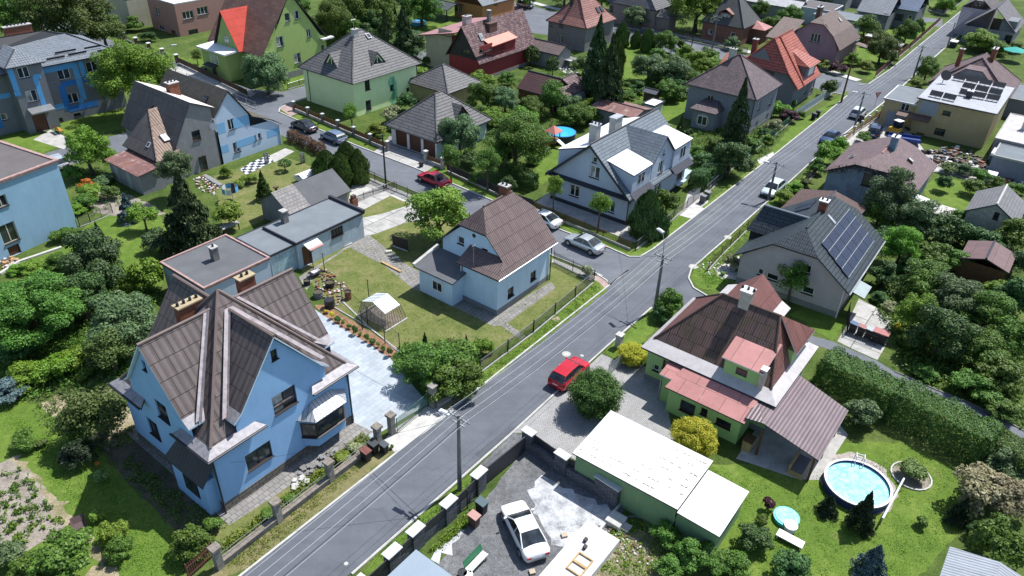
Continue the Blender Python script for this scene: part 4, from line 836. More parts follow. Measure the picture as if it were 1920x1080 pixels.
pts=[(uc-.85,.5),(uc+.85,.5),(uc+.85,3.2)]+[(uc+.85*math .cos(a),3.2+.85*math .sin(a))for a in[math .pi*k/8 for k in range(1,8)]]+[(uc-.85,3.2)]
W_ARCH=plain('render_arch_green',(0.22,.52,.30),.9);wz=[(735,164,.75,.8),(738,195,.8,.9)]
hs=[(b .onface('R',w[0],w[1]),w[2],w[3])for w in wz]
polys=[[Vector((a,z,0))for a,z in pts]]+[[Vector((c[0]-w/2,c[1]-h/2,0)),Vector((c[0]-w/2,c[1]+h/2,0)),Vector((c[0]+w/2,c[1]+h/2,0)),Vector((c[0]+w/2,c[1]-h/2,0))]for c,w,h in hs]
fl=[p for q in polys for p in q]
for t in tessellate_polygon(polys):
 q=[fl[i]for i in t]
 if(q[1]-q[0]).cross(q[2]-q[0]).z<0:q .reverse()
 mb .poly([O+u*p .x+Vector((0,-.012,p .y))for p in q])
b .part('painted_arch',mb,W_ARCH)
rf=b .hip([R_GREY,DTRIM,R_GREY],4.9,9.7,1.6,'x');b .chimney(5.6,5.1,8.6,10.1,.9,.6,CONC_L,rf,1);b .skylight((7.6,4.6,8.95),(0,-.64,.76),(0,.76,.64),.7,.8,rf,mats=[WTRIM,GLASS])
hdormer(b,'R',5.6,5.75,2.9,1.75,(1.0,3.4),R_GREY,W_MINT,rf);hdormer(b,'L',5.2,5.75,2.9,1.75,(1.0,3.4),R_GREY,W_MINT,rf)
for yy in(1.5,):drain(b,.42,9.9,4.9)
drain(b,12.7,.42,4.9);b .gutter([((0,-.06,4.83),(13.2,-.06,4.83))]);b .gutter([((-.06,0,4.83),(-.06,11.3,4.83))])
mb=MB();mb .cyl((5.9,5.6,10),(5.9,5.6,11.8),.03,.03,5);mb .cyl((5.5,5.6,11.3),(6.3,5.6,11.3),.025,.025,4);b .part('aerial',mb,STEEL)
b=Bld('garage','triple garage with a broad grey hipped roof, white piers and brown doors',(819,268),(917,222),(727,232),2.5,.6,'garage','grid')
b .wall('L',[(0,0),(7.8,0),(7.8,2.45),(0,2.45)],W_CREAM and WTRIM,[(1.7,1.15,2.0,2.2,'doorb'),(4.1,1.15,2.0,2.2,'doorb'),(6.5,1.15,2.0,2.2,'doorb')],pix=False)
for k,ln in(('R',9.5),('F',7.8),('B',9.5)):b .wall(k,[(0,0),(ln,0),(ln,2.45),(0,2.45)],W_PALEBLUE)
rf=b .hip([R_GREY,DTRIM,R_GREY],2.5,6.4,1.2,'x');hdormer(b,'R',5.6,3.2,3.1,1.9,(.9,3.2),R_GREY,WOOD,rf)
b=Bld('garage','small garage with a grey pyramid roof behind the triple garage',(840,176),(890,150),(777,148),2.5,.35,'garage','grid')
b .box_walls(2.45,W_YEL);b .hip([R_GREY,DTRIM,R_GREY],2.5,5.0,.3,'x')
# ================================================================= grey-white family house right of the cross street
b=Bld('house','light grey-blue house with dark trim, slate-grey roof and white flat dormers',(1181,375),(1293,299),(1035,318),3.2,.4,ang='grid',W=14.0,D=10.5)
b .wall('L',[(0,0),(9.7,0),(9.7,3.3),(4.9,7.55),(0,3.3)],W_LGREY,[(1077,358,1.2,1.3,'2w'),(1144,387,1.1,1.3,'2w'),(1115,323,1.2,1.3,'2w'),(1115,300,.55,.65,'1w')],plinth=DTRIM,ph=.45)
b .wall('R',[(0,0),(4.5,0),(9.0,0),(13.2,0),(13.2,3.1),(9.1,3.1),(9.1,5.8),(6.85,7.75),(4.5,5.7),(4.5,3.1),(0,3.1)],W_LGREY,[(1198,376,1.1,1.2,'2w'),(1233,357,1.5,1.4,'2w'),(1239,313,1.1,1.35,'2w'),(1245,285,.4,.6,'1w'),(1274,330,1.4,2.3,'doord')],plinth=DTRIM,ph=.45)
b .wall('F',[(0,0),(9.7,0),(9.7,3.3),(4.9,7.55),(0,3.3)],W_LGREY);b .wall('B',[(0,0),(13.2,0),(13.2,3.1),(0,3.1)],W_LGREY)
mb=MB();mb .slab([(-.1,-.1,3.1),(14.4,-.1,3.1),(14.4,5.25,7.85),(-.1,5.25,7.85)],.15,0,1,1);mb .slab([(-.1,10.6,3.1),(14.4,10.6,3.1),(14.4,5.25,7.85),(-.1,5.25,7.85)],.15,0,1,1)
mb .slab([(4.75,.15,5.65),(7.2,.15,7.95),(7.2,5.3,7.95),(4.75,5.0,5.65)],.14,0,1,1);mb .slab([(9.6,.15,5.65),(7.2,.15,7.95),(7.2,5.3,7.95),(9.6,5.0,5.65)],.14,0,1,1);mb .cyl((-.1,5.25,7.9),(14.4,5.25,7.9),.09,.09,6,1)
rf=b .part('roof',mb,[R_GREYS,DTRIM])
def fdorm(x0,x1,ye,yt,ze,zt,ws,sgn):
 mb=MB();y0,y1=ye,yt
 mb .poly([(x0,ye,3.4),(x0,yt,3.4),(x0,yt,zt),(x0,ye,ze)][::sgn]);mb .poly([(x1,ye,3.4),(x1,yt,3.4),(x1,yt,zt),(x1,ye,ze)][::-sgn]);mb .poly([(x0,ye,3.4),(x1,ye,3.4),(x1,ye,ze),(x0,ye,ze)][::sgn]);d=b .part('dormer',mb,W_LGREY,rf)
 mb=MB();e=-.12*sgn;mb .slab([(x0-.1,ye+e,ze),(x1+.1,ye+e,ze),(x1+.1,yt,zt),(x0-.1,yt,zt)],.12,0,1,1);b .part('dormer_roof',mb,[WHITESHEET,DTRIM],d)
 for cx_,w,h in ws:
  mb=MB();yy=ye-.02*sgn;mb .box(cx_-w/2,min(yy,ye),4.1,cx_+w/2,max(yy,ye),4.1+h);fo=b .part('window',mb,WHITE,d);mb=MB()
  for s in(-1,1):mb .box(cx_+s*w/4-w/4+.08,ye-.035*sgn,4.2,cx_+s*w/4+w/4-.08,ye-.025*sgn,4.0+h)
  b .part('pane',mb,GLASS,fo)
 if sgn>0:mb=MB();mb .slab([(x0-.3,ye-.75,3.0),(x1,ye-.75,3.0),(x1,ye-.02,3.55),(x0-.3,ye-.02,3.55)],.08,0);b .part('eaves_skirt',mb,roofm('seam_dark_blue',(.04,.042,.055),(.035,.038,.05),(.12,.12,.13),.6,5,.02,steps=False,rough=.5),d)
fdorm(.8,4.7,.35,3.6,5.6,6.35,[(2.6,1.5,1.2)],1);fdorm(9.5,13.6,.2,3.8,5.8,6.5,[(11.7,1.3,1.3)],1);fdorm(1.4,13.6,10.0,6.6,5.6,6.75,[(4,1.4,1.2),(9,1.4,1.2)],-1)
b .chimney(3.6,7.0,6.2,8.5,.9,.9,CONC_L,rf,3,METAL);b .chimney(6.9,6.4,6.2,8.6,1.5,.8,CONC_L,rf,0,METAL)
mb=MB()
for a_,c_ in(((-.12,-.1,3.2),(-.12,5.25,7.85)),((-.12,10.6,3.2),(-.12,5.25,7.85)),((7.2,.12,7.9),(4.75,.12,5.6))):
 pass
for q in([(10.6,3.05),(5.25,7.8),(5.25,7.4),(10.6,2.65)],[(-.1,3.05),(5.25,7.8),(5.25,7.4),(-.1,2.65)]):mb .slab([(.25,q[0][0],q[0][1]),(.25,q[1][0],q[1][1]),(-.13,q[1][0],q[1][1]),(-.13,q[0][0],q[0][1])],.3,0)
b .part('bargeboard',mb,DTRIM);mb=MB();mb .slab([(-.12,-.1,3.12),(.45,-.1,3.3),(.45,10.6,3.3),(-.12,10.6,3.12)],.14,0);b .part('gable_band',mb,DTRIM)
mb=MB();mb .box(14.0,-.1,0,14.2,.1,5.6);mb .box(9.6,-.1,0,9.75,.05,3);b .part('balcony_post',mb,WTRIM)if 0 else None;drain(b,.36,.3,3.1)
# ================================================================= dark-tiled house with solar panels
b=frame((28.47,53.31),R(54.5),11.4,10.1,.45,'house','lilac-grey house with an anthracite tiled roof carrying a large blue solar array')
def hh(w):return[(0,0),(w,0),(w,3.0),(w-3.1,5.35),(3.1,5.35),(0,3.0)]
b .wall('L',hh(9.2),W_LILAC,[(1511,504,.9,.8,'1w'),(1448,520,1.1,.6,'1w'),(1515,545,1.0,.7,'1w'),(1426,510,.5,.6,'1w')],plinth=PL_GREY,ph=.6);b .wall('F',hh(9.2),W_LILAC);b .wall('R',[(0,0),(10.5,0),(10.5,3),(0,3)],W_LILAC,[(1611,575,1.0,2.0,'doord'),(5,1.6,1.4,1.2,'2w')][:1],plinth=PL_GREY);b .wall('B',[(0,0),(10.5,0),(10.5,3),(0,3)],W_LILAC)
rf=b .gable([R_ANTH,DTRIM,R_ANTH],3.0,6.75,'x',rect=(-.1,-.1,11.8,10.2),hipend=(1.9,1.9))
mb=MB();yr=10.6;W0,W1=3.5,8.0;
mb .slab([(W0,5.1,4.05),(W0,yr,4.05),(5.0,9.9,6.15),(5.0,5.1,6.15)],.12,0,1,1);mb .slab([(W1,5.1,3.2),(W1,yr,3.2),(5.0,9.9,6.15),(5.0,5.1,6.15)],.12,0,1,1);mb .slab([(W0,yr,4.05),(W1,yr,3.2),(5.0,9.9,6.15)],.12,2,1,1);mb .cyl((5,9.9,6.2),(5,5.1,6.2),.12,.12,6,2)
b .part('wing_roof',mb,[R_ANTH,DTRIM,plain('sheet_steel_blue',(.17,.20,.23),.5)],rf);b .wall(((3.8,10.3,0),(0,-1,0)),[(0,0),(5,0),(5,4.1),(0,4.1)],plain('shadow_board_black',(.02,.02,.022),.8),name='wing_wall');b .wall(((8.0,10.2,0),(-1,0,0)),[(0,0),(4.2,0),(4.2,4.1),(3,5.8),(0,3.1)],W_LILAC,name='wing_wall')  # first wing wall coloured black to stand in for shade under its eave
k=(6.75-3.0)/5.2;nv=Vector((0,-k,1)).normalized();up=Vector((0,1,k)).normalized()
def onroof(x,y,h=0.0):return Vector((x,y,3.0+k*(y+.1)))+nv*h
for i in range(4):
 ya,yb=.66+i*.74,.66+(i+1)*.74-.06
 for j in range(5):
  xa=1.45+j*1.66+i*.14;xb=xa+1.61;mb=MB();q=[onroof(xa,ya,.14),onroof(xb,ya,.14),onroof(xb,yb,.14),onroof(xa,yb,.14)];mb .slab(q,.05,0,1,1);b .part('solar_panel',mb,[PV,DTRIM],rf)
for i in range(5):y=.66+i*.74-.03;mb=MB();mb .cyl(onroof(1.4+i*.14,y,.15),onroof(9.75+i*.14,y,.15),.03,.03,5);b .part('panel_rail',mb,METAL,rf)
for j in range(2):mb=MB();mb .slab([(8.4+j*1.2,8.2,4.55),(9.5+j*1.2,8.2,4.55),(9.3+j*1.2,6.6,5.75),(8.2+j*1.2,6.6,5.75)],.05,0,1,1);b .part('solar_panel',mb,[PV,DTRIM],rf)
b .chimney(6.4,5.1,6.4,7.6,.7,.7,BRICK,rf,2,WTRIM);b .skylight(onroof(6.4,4.1),nv,up,.35,1.0,rf,mats=[METAL,METAL])
mb=MB();mb .slab([(1.2,-1.2,2.3),(3.6,-1.2,2.3),(3.6,.4,2.7),(1.2,.4,2.7)],.1,0,1,1);b .part('door_canopy',mb,[plain('canopy_sheet',(.25,.3,.3),.4),DTRIM]);drain(b,.4,.4,3,WTRIM);b .gutter([((-.1,-.16,2.9),(11.8,-.16,2.9))],METAL)
b=Bld('garage','garage with a low dark brown shingle roof behind the solar-panel house',(1608,478),(1630,386),(1493,382),2.5,.2,'garage','grid',W=6.2,D=7.0)
b .org=at(1626,389,2.5)-Matrix .Rotation(GRID,3,'Z')@Vector((6.2,0,0));b .org .z=0;b .root .location=b .org;b .box_walls(2.4,W_GREY)
b .gable([roofm('shingle_dark_brown',(.12,.065,.055),(.09,.05,.042),(.04,.025,.02),.3,.2,.015,bumpd=.02),DTRIM,DTRIM],2.45,3.3,'x')
# ================================================================= leaf-green bungalow
b=Bld('bungalow','leaf-green bungalow with a mossy brown roof, pale metal eaves and pink sheet extensions',(1455,761),(1531,646),(1209,644),3.2,.45,ang='grid',W=8.75,D=10.45)
b .wall('L',[(0,0),(9.6,0),(9.6,3.05),(0,3.05)],W_GREEN,[(1253,686,.9,.8,'1b'),(1230,690,.5,.55,'1w')],plinth=PL_GREY,ph=.5)
for k,ln in(('R',7.85),('F',9.6),('B',7.85)):b .wall(k,[(0,0),(ln,0),(ln,3.05),(0,3.05)],W_GREEN,plinth=PL_GREY)
mb=MB();X,Y=8.75,10.45;e=1.0;o_=[(0,0,3.1),(X,0,3.1),(X,Y,3.1),(0,Y,3.1)];i_=[(e,e*.8,3.55),(X-e*.6,e*.8,3.55),(X-e*.6,Y-.5,3.55),(e,Y-.5,3.55)]
for k in range(4):j=(k+1)%4;mb .slab([o_[k],o_[j],i_[j],i_[k]],.14,3,1,1)
r0,r1=(4.35,2.3,7.3),(4.35,6.6,7.3)
mb .slab([i_[0],i_[1],r0],.12,4,1,1);mb .slab([i_[1],i_[2],r1,r0],.12,0,1,1);mb .slab([i_[2],i_[3],r1],.12,4,1,1);mb .slab([i_[3],i_[0],r0,r1],.12,0,1,1)
for a_,c_ in((i_[0],r0),(i_[1],r0),(i_[2],r1),(i_[3],r1),(r0,r1)):mb .cyl(a_,c_,.09,.09,6,2)
rf=b .part('roof',mb,[R_MOSS,DTRIM,BTRIM,plain('pale_metal_eaves',(.42,.40,.40),.7,.0,var=.12,scale=1.5,streak=.5,dirt=(.34,.20,.17)),R_REDRIB])
mb=MB();x0=.8;mb .box(x0,1.7,3.0,3.3,4.3,4.85,0);dm=b .part('dormer',mb,W_GREEN,rf);mb=MB();mb .slab([(.5,1.45,4.85),(.5,4.5,4.85),(3.5,4.5,5.65),(3.5,1.45,5.65)],.08,0,1,1);b .part('dormer_roof',mb,[R_PINK,WTRIM],dm)
mb=MB();mb .box(x0-.02,2.6,3.75,x0+.02,3.4,4.35);fo=b .part('window',mb,BROWNF,dm);mb=MB();mb .box(x0-.035,2.67,3.82,x0-.01,3.33,4.28);b .part('pane',mb,GLASS,fo)
mb=MB();mb .box(x0-.15,1.35,3.1,x0+.35,1.72,5.0);mb .box(x0-.2,1.3,5.0,x0+.4,1.77,5.1,0);b .part('flue',mb,METAL,dm)
mb=MB();mb .box(4.6,.8,3.2,X-.8,2.9,4.68);b .part('dormer',mb,W_GREEN,rf)
mb=MB();mb .slab([(4.35,2.25,7.36),(4.3,.5,4.72),(X-.5,.5,4.72)],.1,0,1,1);mb .slab([(4.35,2.25,7.36),(X-.5,.5,4.72),(X-.5,3.0,4.3)],.1,0,1,1);b .part('dormer_roof',mb,[R_REDRIB,WTRIM],rf)
b .chimney(4.35,4.9,6.9,8.3,.75,.75,METAL,rf,3,WTRIM)
mb=MB();mb .box(-1.5,1.5,0,.46,6.98,2.3,0);ex=b .part('extension_wall',mb,W_GREEN)
b .wall(((-1.76,6.99,0),(0,-1,0)),[(0,0),(5.5,0),(5.5,2.3),(0,2.3)],W_GREEN,[(1289,764,1.15,.95,'1b'),(1320,772,.5,.6,'1b'),(1356,794,1.1,.6,'1b')],name='extension_front')
mb=MB();mb .slab([(-2.1,1.2,2.35),(-2.1,7.2,2.35),(-.1,7.2-.3,2.95),(-.1,1.2,2.95)],.1,0,1,1);mb .slab([(-.1,1.2,2.95),(-.1,6.9,2.95),(.5,6.9,3.0),(.5,1.2,3.0)],.1,0,1,1);b .part('extension_roof',mb,[R_PINK,DTRIM],ex)
mb=MB();mb .box(-1.0,7.0,0,.46,7.9,2.5,0);ex2=b .part('porch_wall',mb,W_GREEN);mb=MB();mb .slab([(-1.3,7.0,2.55),(-1.3,8.1,2.55),(.45,8.1,2.9),(.45,7.0,2.9)],.1,0,1,1);b .part('porch_roof',mb,[R_PINK,WTRIM],ex2);mb=MB();mb .cyl((-1.15,7.95,0),(-1.15,7.95,2.5),.04,.04,6);b .part('downpipe',mb,STEEL,ex2)
mb=MB();mb .box(8.3,4.1,0,12.0,8.6,3.0,0);wg=b .part('wing_wall',mb,W_GREEN)
mb=MB();mb .slab([(7.5,3.6,3.0),(12.6,3.6,3.0),(12.6,4.4,3.4),(7.5,4.4,3.4)],.1,2,1,1);mb .slab([(7.5,9.1,3.0),(12.6,9.1,3.0),(12.6,8.3,3.4),(7.5,8.3,3.4)],.1,2,1,1);mb .slab([(7.0,4.4,3.4),(12.6,4.4,3.4),(12.4,6.35,5.3),(7.0,6.35,5.3)],.1,0,1,1);mb .slab([(7.0,8.3,3.4),(12.6,8.3,3.4),(12.4,6.35,5.3),(7.0,6.35,5.3)],.1,0,1,1);mb .poly([(12.3,4.4,3.3),(12.3,8.3,3.3),(12.3,6.35,5.2)]);b .part('wing_roof',mb,[R_REDRIB,DTRIM,_M['pale_metal_eaves']],wg)
b2=b;b=frame(b2 .org,GRID,name='terrace_canopy',label='lilac ribbed sheet canopy on posts over the terrace of the green bungalow',cat='canopy')
mb=MB();mb .slab([(-2.2,-3.9,2.3),(3.9,-3.9,2.3),(4.8,.1,2.85),(-1.8,.1,2.85)],.07,0,1,1);mb .slab([(-1.8,.1,2.85),(.3,.1,2.85),(.3,1.35,2.9),(-1.8,1.35,2.62)],.07,0,1,1);b .part('canopy_roof',mb,[R_LILAC,DTRIM])
for x,y in((-1.9,-3.6),(3.5,-3.6),(.8,-3.6),(-1.8,.0)):mb=MB();mb .box(x-.07,y-.07,0,x+.07,y+.07,2.3);b .part('post',mb,WOOD)
# ================================================================= long garage with a white roof
b=Bld('garage','long green garage with a white sheet roof beside the bungalow courtyard',(1269,952),(1320,867),(1085,845),2.6,.08,'garage','grid',W=4.6,D=7.2)
WR=roofm('white_sheet_roof',(.76,.75,.72),(.70,.69,.67),(.46,.44,.42),1.15,1.25,.014,steps=False,rough=.65,bumpd=.005);W_GARG=plain('render_dull_green',(.17,.28,.14),.9,var=.1,scale=.9,streak=.25)
b .wall('L',[(0,0),(7.1,0),(7.1,2.3),(0,2.5)],W_GARG);b .wall('R',[(0,0),(4.4,0),(4.4,2.5),(0,2.4)],W_GARG);b .wall('F',[(0,0),(7.1,0),(7.1,2.5),(0,2.4)],W_GARG);b .wall('B',[(0,0),(4.4,0),(4.4,2.4),(0,2.3)],W_GARG)
mb=MB();mb .slab([(-.1,-.1,2.6),(4.7,-.1,2.75),(4.7,7.4,2.65),(-.1,7.3,2.45)],.1,0,1,1)
b .part('roof',mb,[WR,DTRIM]);mb=MB()
for r in range(7):
 x=.45+r*.62
 for k in range(26):
  if random .random()<.55:y=.25+k*.27;mb .obox((x+random .uniform(-.03,.03),y,2.62+x*.03-y*.022),random .uniform(.02,.05),random .uniform(.08,.26),.02,random .gauss(0,.1))
o=b .part('roof_bolts',mb,plain('rusty_bolt',(.25,.17,.12),.8));tag(o,kind='stuff')
b=frame(b .org,GRID,4.6,3,.08,'garage','lower green lean-to with a white roof at the garden end of the long garage','garage');b .x0,b .x1,b .y0,b .y1=.15,4.0,-2.6,-.05
for k,ln in(('L',2.55),('R',3.85),('F',2.55)):b .wall(k,[(0,0),(ln,0),(ln,2.2),(0,2.2)],W_GARG)
mb=MB();mb .slab([(-.1,-2.8,2.3),(4.1,-2.8,2.4),(4.1,-.1,2.45),(-.1,-.1,2.35)],.08,0,1,1);b .part('roof',mb,[WR,DTRIM])
# ================================================================= big grey hipped house by the main road
b=Bld('house','tall grey villa with a dusky pyramid roof and an arched porch, behind a dark spruce',(1419,188),(1467,157),(1288,155),5.0,.4,ang='grid')
b .box_walls(4.95,W_GREY and plain('render_blue_grey',(.20,.215,.235),.95,var=.1,scale=.9,streak=.25),L_=[(1331,187,.95,1.2,'2c'),(1400,230,.9,1.2,'2c')],R_=[(1424,197,.9,1.4,'2w'),(1445,187,.9,1.4,'2w'),(1417,237,.9,1.4,'2w'),(1437,222,.9,1.4,'2w')],plinth=PL_GREY)
rf=b .hip([R_SHING,DTRIM,R_SHING],5.0,9.0,.3,'y');b .chimney(4.6,6.2,8.0,9.6,.6,.9,METAL,rf,2)
mb=MB();mb .box(-2.0,4.6,0,.4,7.8,2.6);po=b .part('porch_wall',mb,_M['render_blue_grey']);mb=MB();mb .slab([(-2.4,4.3,2.65),(-2.4,8.1,2.65),(.4,7.2,3.6),(.4,5.2,3.6)],.1,0,1,1);mb .slab([(-2.4,4.3,2.65),(.4,4.3,2.65),(.4,5.2,3.6)],.1,0,1,1);mb .slab([(-2.4,8.1,2.65),(.4,8.1,2.65),(.4,7.2,3.6)],.1,0,1,1);b .part('porch_roof',mb,[R_SHING,DTRIM],po)
mb=MB();mb .cyl((-2.03,6.2,1.2),(-1.99,6.2,1.2),1.0,1.0,16,0);mb .box(-2.05,5.5,.6,-2.0,6.9,1.9,1);fo=b .part('arched_window',mb,[CONC,WHITE],po);mb=MB();mb .box(-2.07,5.58,.7,-2.045,6.15,1.8);mb .box(-2.07,6.25,.7,-2.045,6.82,1.8);b .part('pane',mb,GLASS,fo);b .gutter([((-.05,0,4.93),(-.05,10.4,4.93))]);drain(b,.36,.36,4.9)
# ================================================================= yellow flat-roofed house
b=Bld('house','ochre flat-roofed house with a silver ribbed roof carrying dark collector tubes and a dish',(1870,215),(1897,164),(1722,181),4.9,.25,ang='grid')
b .box_walls(4.85,W_YEL,L_=[(1775,212,1.0,.6,'1b'),(1762,247,1.3,.9,'1b'),(1722,262,1.0,2.0,'doorb'),(1750,270,1.1,.5,'1b')],R_=[(1875,205,1.0,1.2,'1w')]if 0 else())
rf=b .flat(4.95,[roofm('ribbed_silver',(.42,.43,.46),(.40,.41,.44),(.3,.31,.33),1.0,20,.01,wave=.28,wd=.03,wcol=.3,steps=False,rough=.5,bumpd=.03),DTRIM],.02,.06)
def tubes(x0,y0,x1,y1,n):
 for k in range(n):
  a_=Vector((x0,y0,5.3)).lerp(Vector((x1,y1,5.3)),k/n);c_=Vector((x0,y0,5.3)).lerp(Vector((x1,y1,5.3)),(k+.92)/n);dx=Vector((.9,0,.45));mb=MB();mb .slab([a_,c_,c_+dx,a_+dx],.08,0,1,1)
  for s in range(3):q=a_ .lerp(c_,.1+s*.4);mb .box(q .x+.75,q .y-.03,4.95,q .x+.85,q .y+.03,5.62,1)
  b .part('solar_collector',mb,[plain('collector_black',(.02,.022,.028),.85,spec=.05),METAL],rf)
P=lambda px,py:b .L(px,py,5.2)
for(a_,c_,n)in(((1883,166),(1784,147),4),((1876,180),(1801,163),3),((1872,190),(1795,176),3),((1790,189),(1740,178),2)):p,q=P(*a_),P(*c_);tubes(p .x,p .y,q .x,q .y,n)
p=P(1768,152);mb=MB();mb .cyl((p .x,p .y,4.95),(p .x,p .y,5.8),.05,.05,6);mb .cyl((p .x,p .y,5.9),(p .x-.3,p .y-.2,6.15),.15,.75,18);b .part('satellite_dish',mb,BLACK,rf)
p=P(1817,180);b .chimney(p .x,p .y,4.9,5.9,.7,.7,DTRIM,rf,1,WTRIM)
mb=MB();mb .slab([(-1.4,7.3,2.5),(-1.4,11.5,2.5),(.25,11.5,2.75),(.25,7.3,2.75)],.2,0);b .part('door_canopy',mb,BTRIM);
quadpart(b,'patch','L',.4,2.9,2.6,4.7,plain('insulation_grey',(.27,.30,.33),.9,var=.1),.012)
b1=b;b=frame(b .org,GRID,8,4,0,'house','lower ochre flat-roofed annex at the street end of the silver-roofed house','annex');b .x0,b .x1,b .y0,b .y1=.6,8.0,b1 .y1+.01,b1 .y1+4.2
for k,w in(('L',4.19),('R',7.4),('F',4.19),('B',7.4)):b .wall(k,[(0,0),(w,0),(w,3.7),(0,3.7)],W_YEL,[(1697,201,1.1,1.1,'2w')]if k=='L' else())
quadpart(b,'garage_door','L',.8,.05,3.4,2.2,plain('sheet_door_blue_grey',(.22,.25,.29),.7));b .flat(3.8,[BITU2,WTRIM],.06,.12,rect=(.4,b .y0,8.2,b .y1+.2))
# ================================================================= diamond-slated house behind it
b=Bld('house','house with a brown diamond-slate roof and clipped front gable behind the silver roof',(1893,185),(1917,130),(1764,135),3.2,.4,ang='grid',W=11,D=11)
b .box_walls(3.1,W_GREY);b .hip([R_DIAM,DTRIM,R_SHING2],3.2,7.2,3.5,'x');
mb=MB();yg=5.6;xg=.3;gz=lambda:0
prof=[(yg-3.2,3.0),(yg-2.9,4.6),(yg-1.1,6.2),(yg+1.1,6.2),(yg+2.9,4.6),(yg+3.2,3.0)]
mb .poly([(xg,y,z)for y,z in prof][::-1]);b .part('gable_wall',mb,W_GREY);mb=MB()
for(ya,za),(yb,zb_)in zip(prof[:-1],prof[1:]):mb .slab([(xg-.4,ya,za),(xg-.4,yb,zb_),(6,yb,zb_),(6,ya,za)],.12,0,1,1)
b .part('gable_roof',mb,[R_SHING2,DTRIM]);mb=MB();mb .box(xg-.04,yg-.6,3.6,xg,yg+.6,4.9);fo=b .part('window',mb,WHITE);mb=MB();mb .box(xg-.06,yg-.52,3.7,xg-.03,yg-.05,4.8);mb .box(xg-.06,yg+.05,3.7,xg-.03,yg+.52,4.8);b .part('pane',mb,CURTAIN,fo);b .chimney(5.2,8.6,5,7.6,.6,.6,BRICK,None,1);b .chimney(6.5,4.5,6,8.2,1.6,.6,BRICK,None,4)
# ================================================================= ivy-eaved house
b=Bld('house','old blue-grey house with a brown shingle roof and dry creeper along the eaves',(1716,366),(1745,316),(1541,329),2.8,.35,ang='grid',W=10.5,D=9.8)
def h2(w):return[(0,0),(w,0),(w,2.8),(w-3,4.2),(3,4.2),(0,2.8)]
b .wall('L',h2(9.1),W_OLDBLUE,[(1626,337,1.0,1.5,'1b')]);b .wall('F',h2(9.1),W_OLDBLUE);b .wall('R',[(0,0),(9.8,0),(9.8,2.75),(0,2.75)],W_OLDBLUE);b .wall('B',[(0,0),(9.8,0),(9.8,2.75),(0,2.75)],W_OLDBLUE)
rf=b .gable([R_SHING2,DTRIM,plain('ridge_pinkish',(.34,.17,.15),.8)],2.8,5.45,'x',hipend=(2.6,1.2));b .chimney(5.6,4.5,4.6,6.6,1.0,.7,plain('chimney_blue_sheet',(.13,.21,.27),.5),rf,3,WTRIM)
b .skylight((3.6,8.0,3.85),(0,.48,.88),(0,-.88,.48),.9,.5,rf,mats=[METAL,DARKMETAL]);b .skylight((6.0,2.4,4.1),(0,-.48,.88),(0,.88,.48),.5,.7,rf,mats=[BTRIM,METAL],t=.25)
mb=MB()
for k in range(900):
 t_=random .random();y=random .uniform(1.5,9.8);z=2.8+min(y,9.8-y,3.3)*.45+random .gauss(-.15,.22);x=random .gauss(.1,.18);s_=random .uniform(.05,.13);a_=Vector((x,y,z));d1=Vector((random .gauss(0,1),random .gauss(0,1),random .gauss(0,1))).normalized()*s_;d2=d1 .cross(Vector((random .gauss(0,1),1,0))).normalized()*s_*.5;mb .poly([a_-d1,a_+d2,a_+d1,a_-d2])
tag(b .part('dry_creeper',mb,leafm('creeper_brown',(.055,.04,.03),(.11,.09,.06))),kind='stuff')
# ================================================================= red-tiled villa
b=Bld('house','dark grey villa with a bright red tiled roof on several levels, by the main road',(1493,163),(1550,128),(1388,110),3.6,.3,ang='grid',W=10.5,D=11)
b .box_walls(3.5,W_DGREY,L_=[(1442,130,1.8,1.2,'3w')],R_=[(1511,167,1.0,1.3,'2w'),(1528,155,1.0,1.3,'2w')],plinth=PL_GREY)
b .wall('L',[(0,3.5),(10.4,3.5),(8.4,5.5),(6.6,5.6),(4.9,8.0),(1.8,5.6),(.5,5.6)],W_DGREY,name='gable_wall')
mb=MB();mb .slab([(-.3,-.4,3.3),(9.8,-.4,3.3),(9.8,1.4,5.2),(-.3,1.4,5.2)],.12,0,1,1);mb .slab([(-.3,1.4,5.2),(9.8,1.4,5.2),(9.0,5.2,9.2),(1.8,5.2,9.2)],.12,0,1,1);mb .slab([(-.3,1.4,5.2),(-.3,8.8,5.4),(1.8,5.2,9.2)],.12,0,1,1);mb .slab([(-.3,8.8,5.4),(9.8,8.8,5.4),(9.0,5.2,9.2),(1.8,5.2,9.2)],.12,0,1,1);mb .slab([(9.8,1.4,5.2),(9.8,8.8,5.4),(9,5.2,9.2)],.12,0,1,1)
for a_,c_ in(((-.3,-.4,3.35),(-.3,1.4,5.25)),((-.3,1.4,5.25),(1.8,5.2,9.25)),((1.8,5.2,9.25),(9,5.2,9.25)),((2.2,-.4,3.4),(3.6,5.1,9.25)),((-.3,8.8,5.4),(1.8,5.2,9.25))):mb .cyl(a_,c_,.12,.12,6,0)
rf=b .part('roof',mb,[R_RED,BTRIM]);b .chimney(2.6,8.2,5.5,8.4,.7,.7,plain('chimney_oxide',(.16,.05,.04),.8),rf,1)
mb=MB();mb .box(4.3,.25,3.4,8.2,3.5,5.6);dm=b .part('dormer',mb,W_DGREY,rf);mb=MB();mb .slab([(3.9,-.2,5.5),(8.7,-.2,5.5),(6.8,3.4,7.2),(5,3.4,7.2)],.1,0,1,1);mb .slab([(8.7,-.2,5.5),(8.7,3.6,5.7),(6.8,3.4,7.2)],.1,0,1,1);mb .slab([(3.9,-.2,5.5),(3.9,3.6,5.7),(5,3.4,7.2)],.1,0,1,1);b .part('dormer_roof',mb,[R_RED,BTRIM],dm);mb=MB();mb .box(5.2,.2,3.9,7.3,.25,5.2);b .part('window',mb,WHITE,dm)
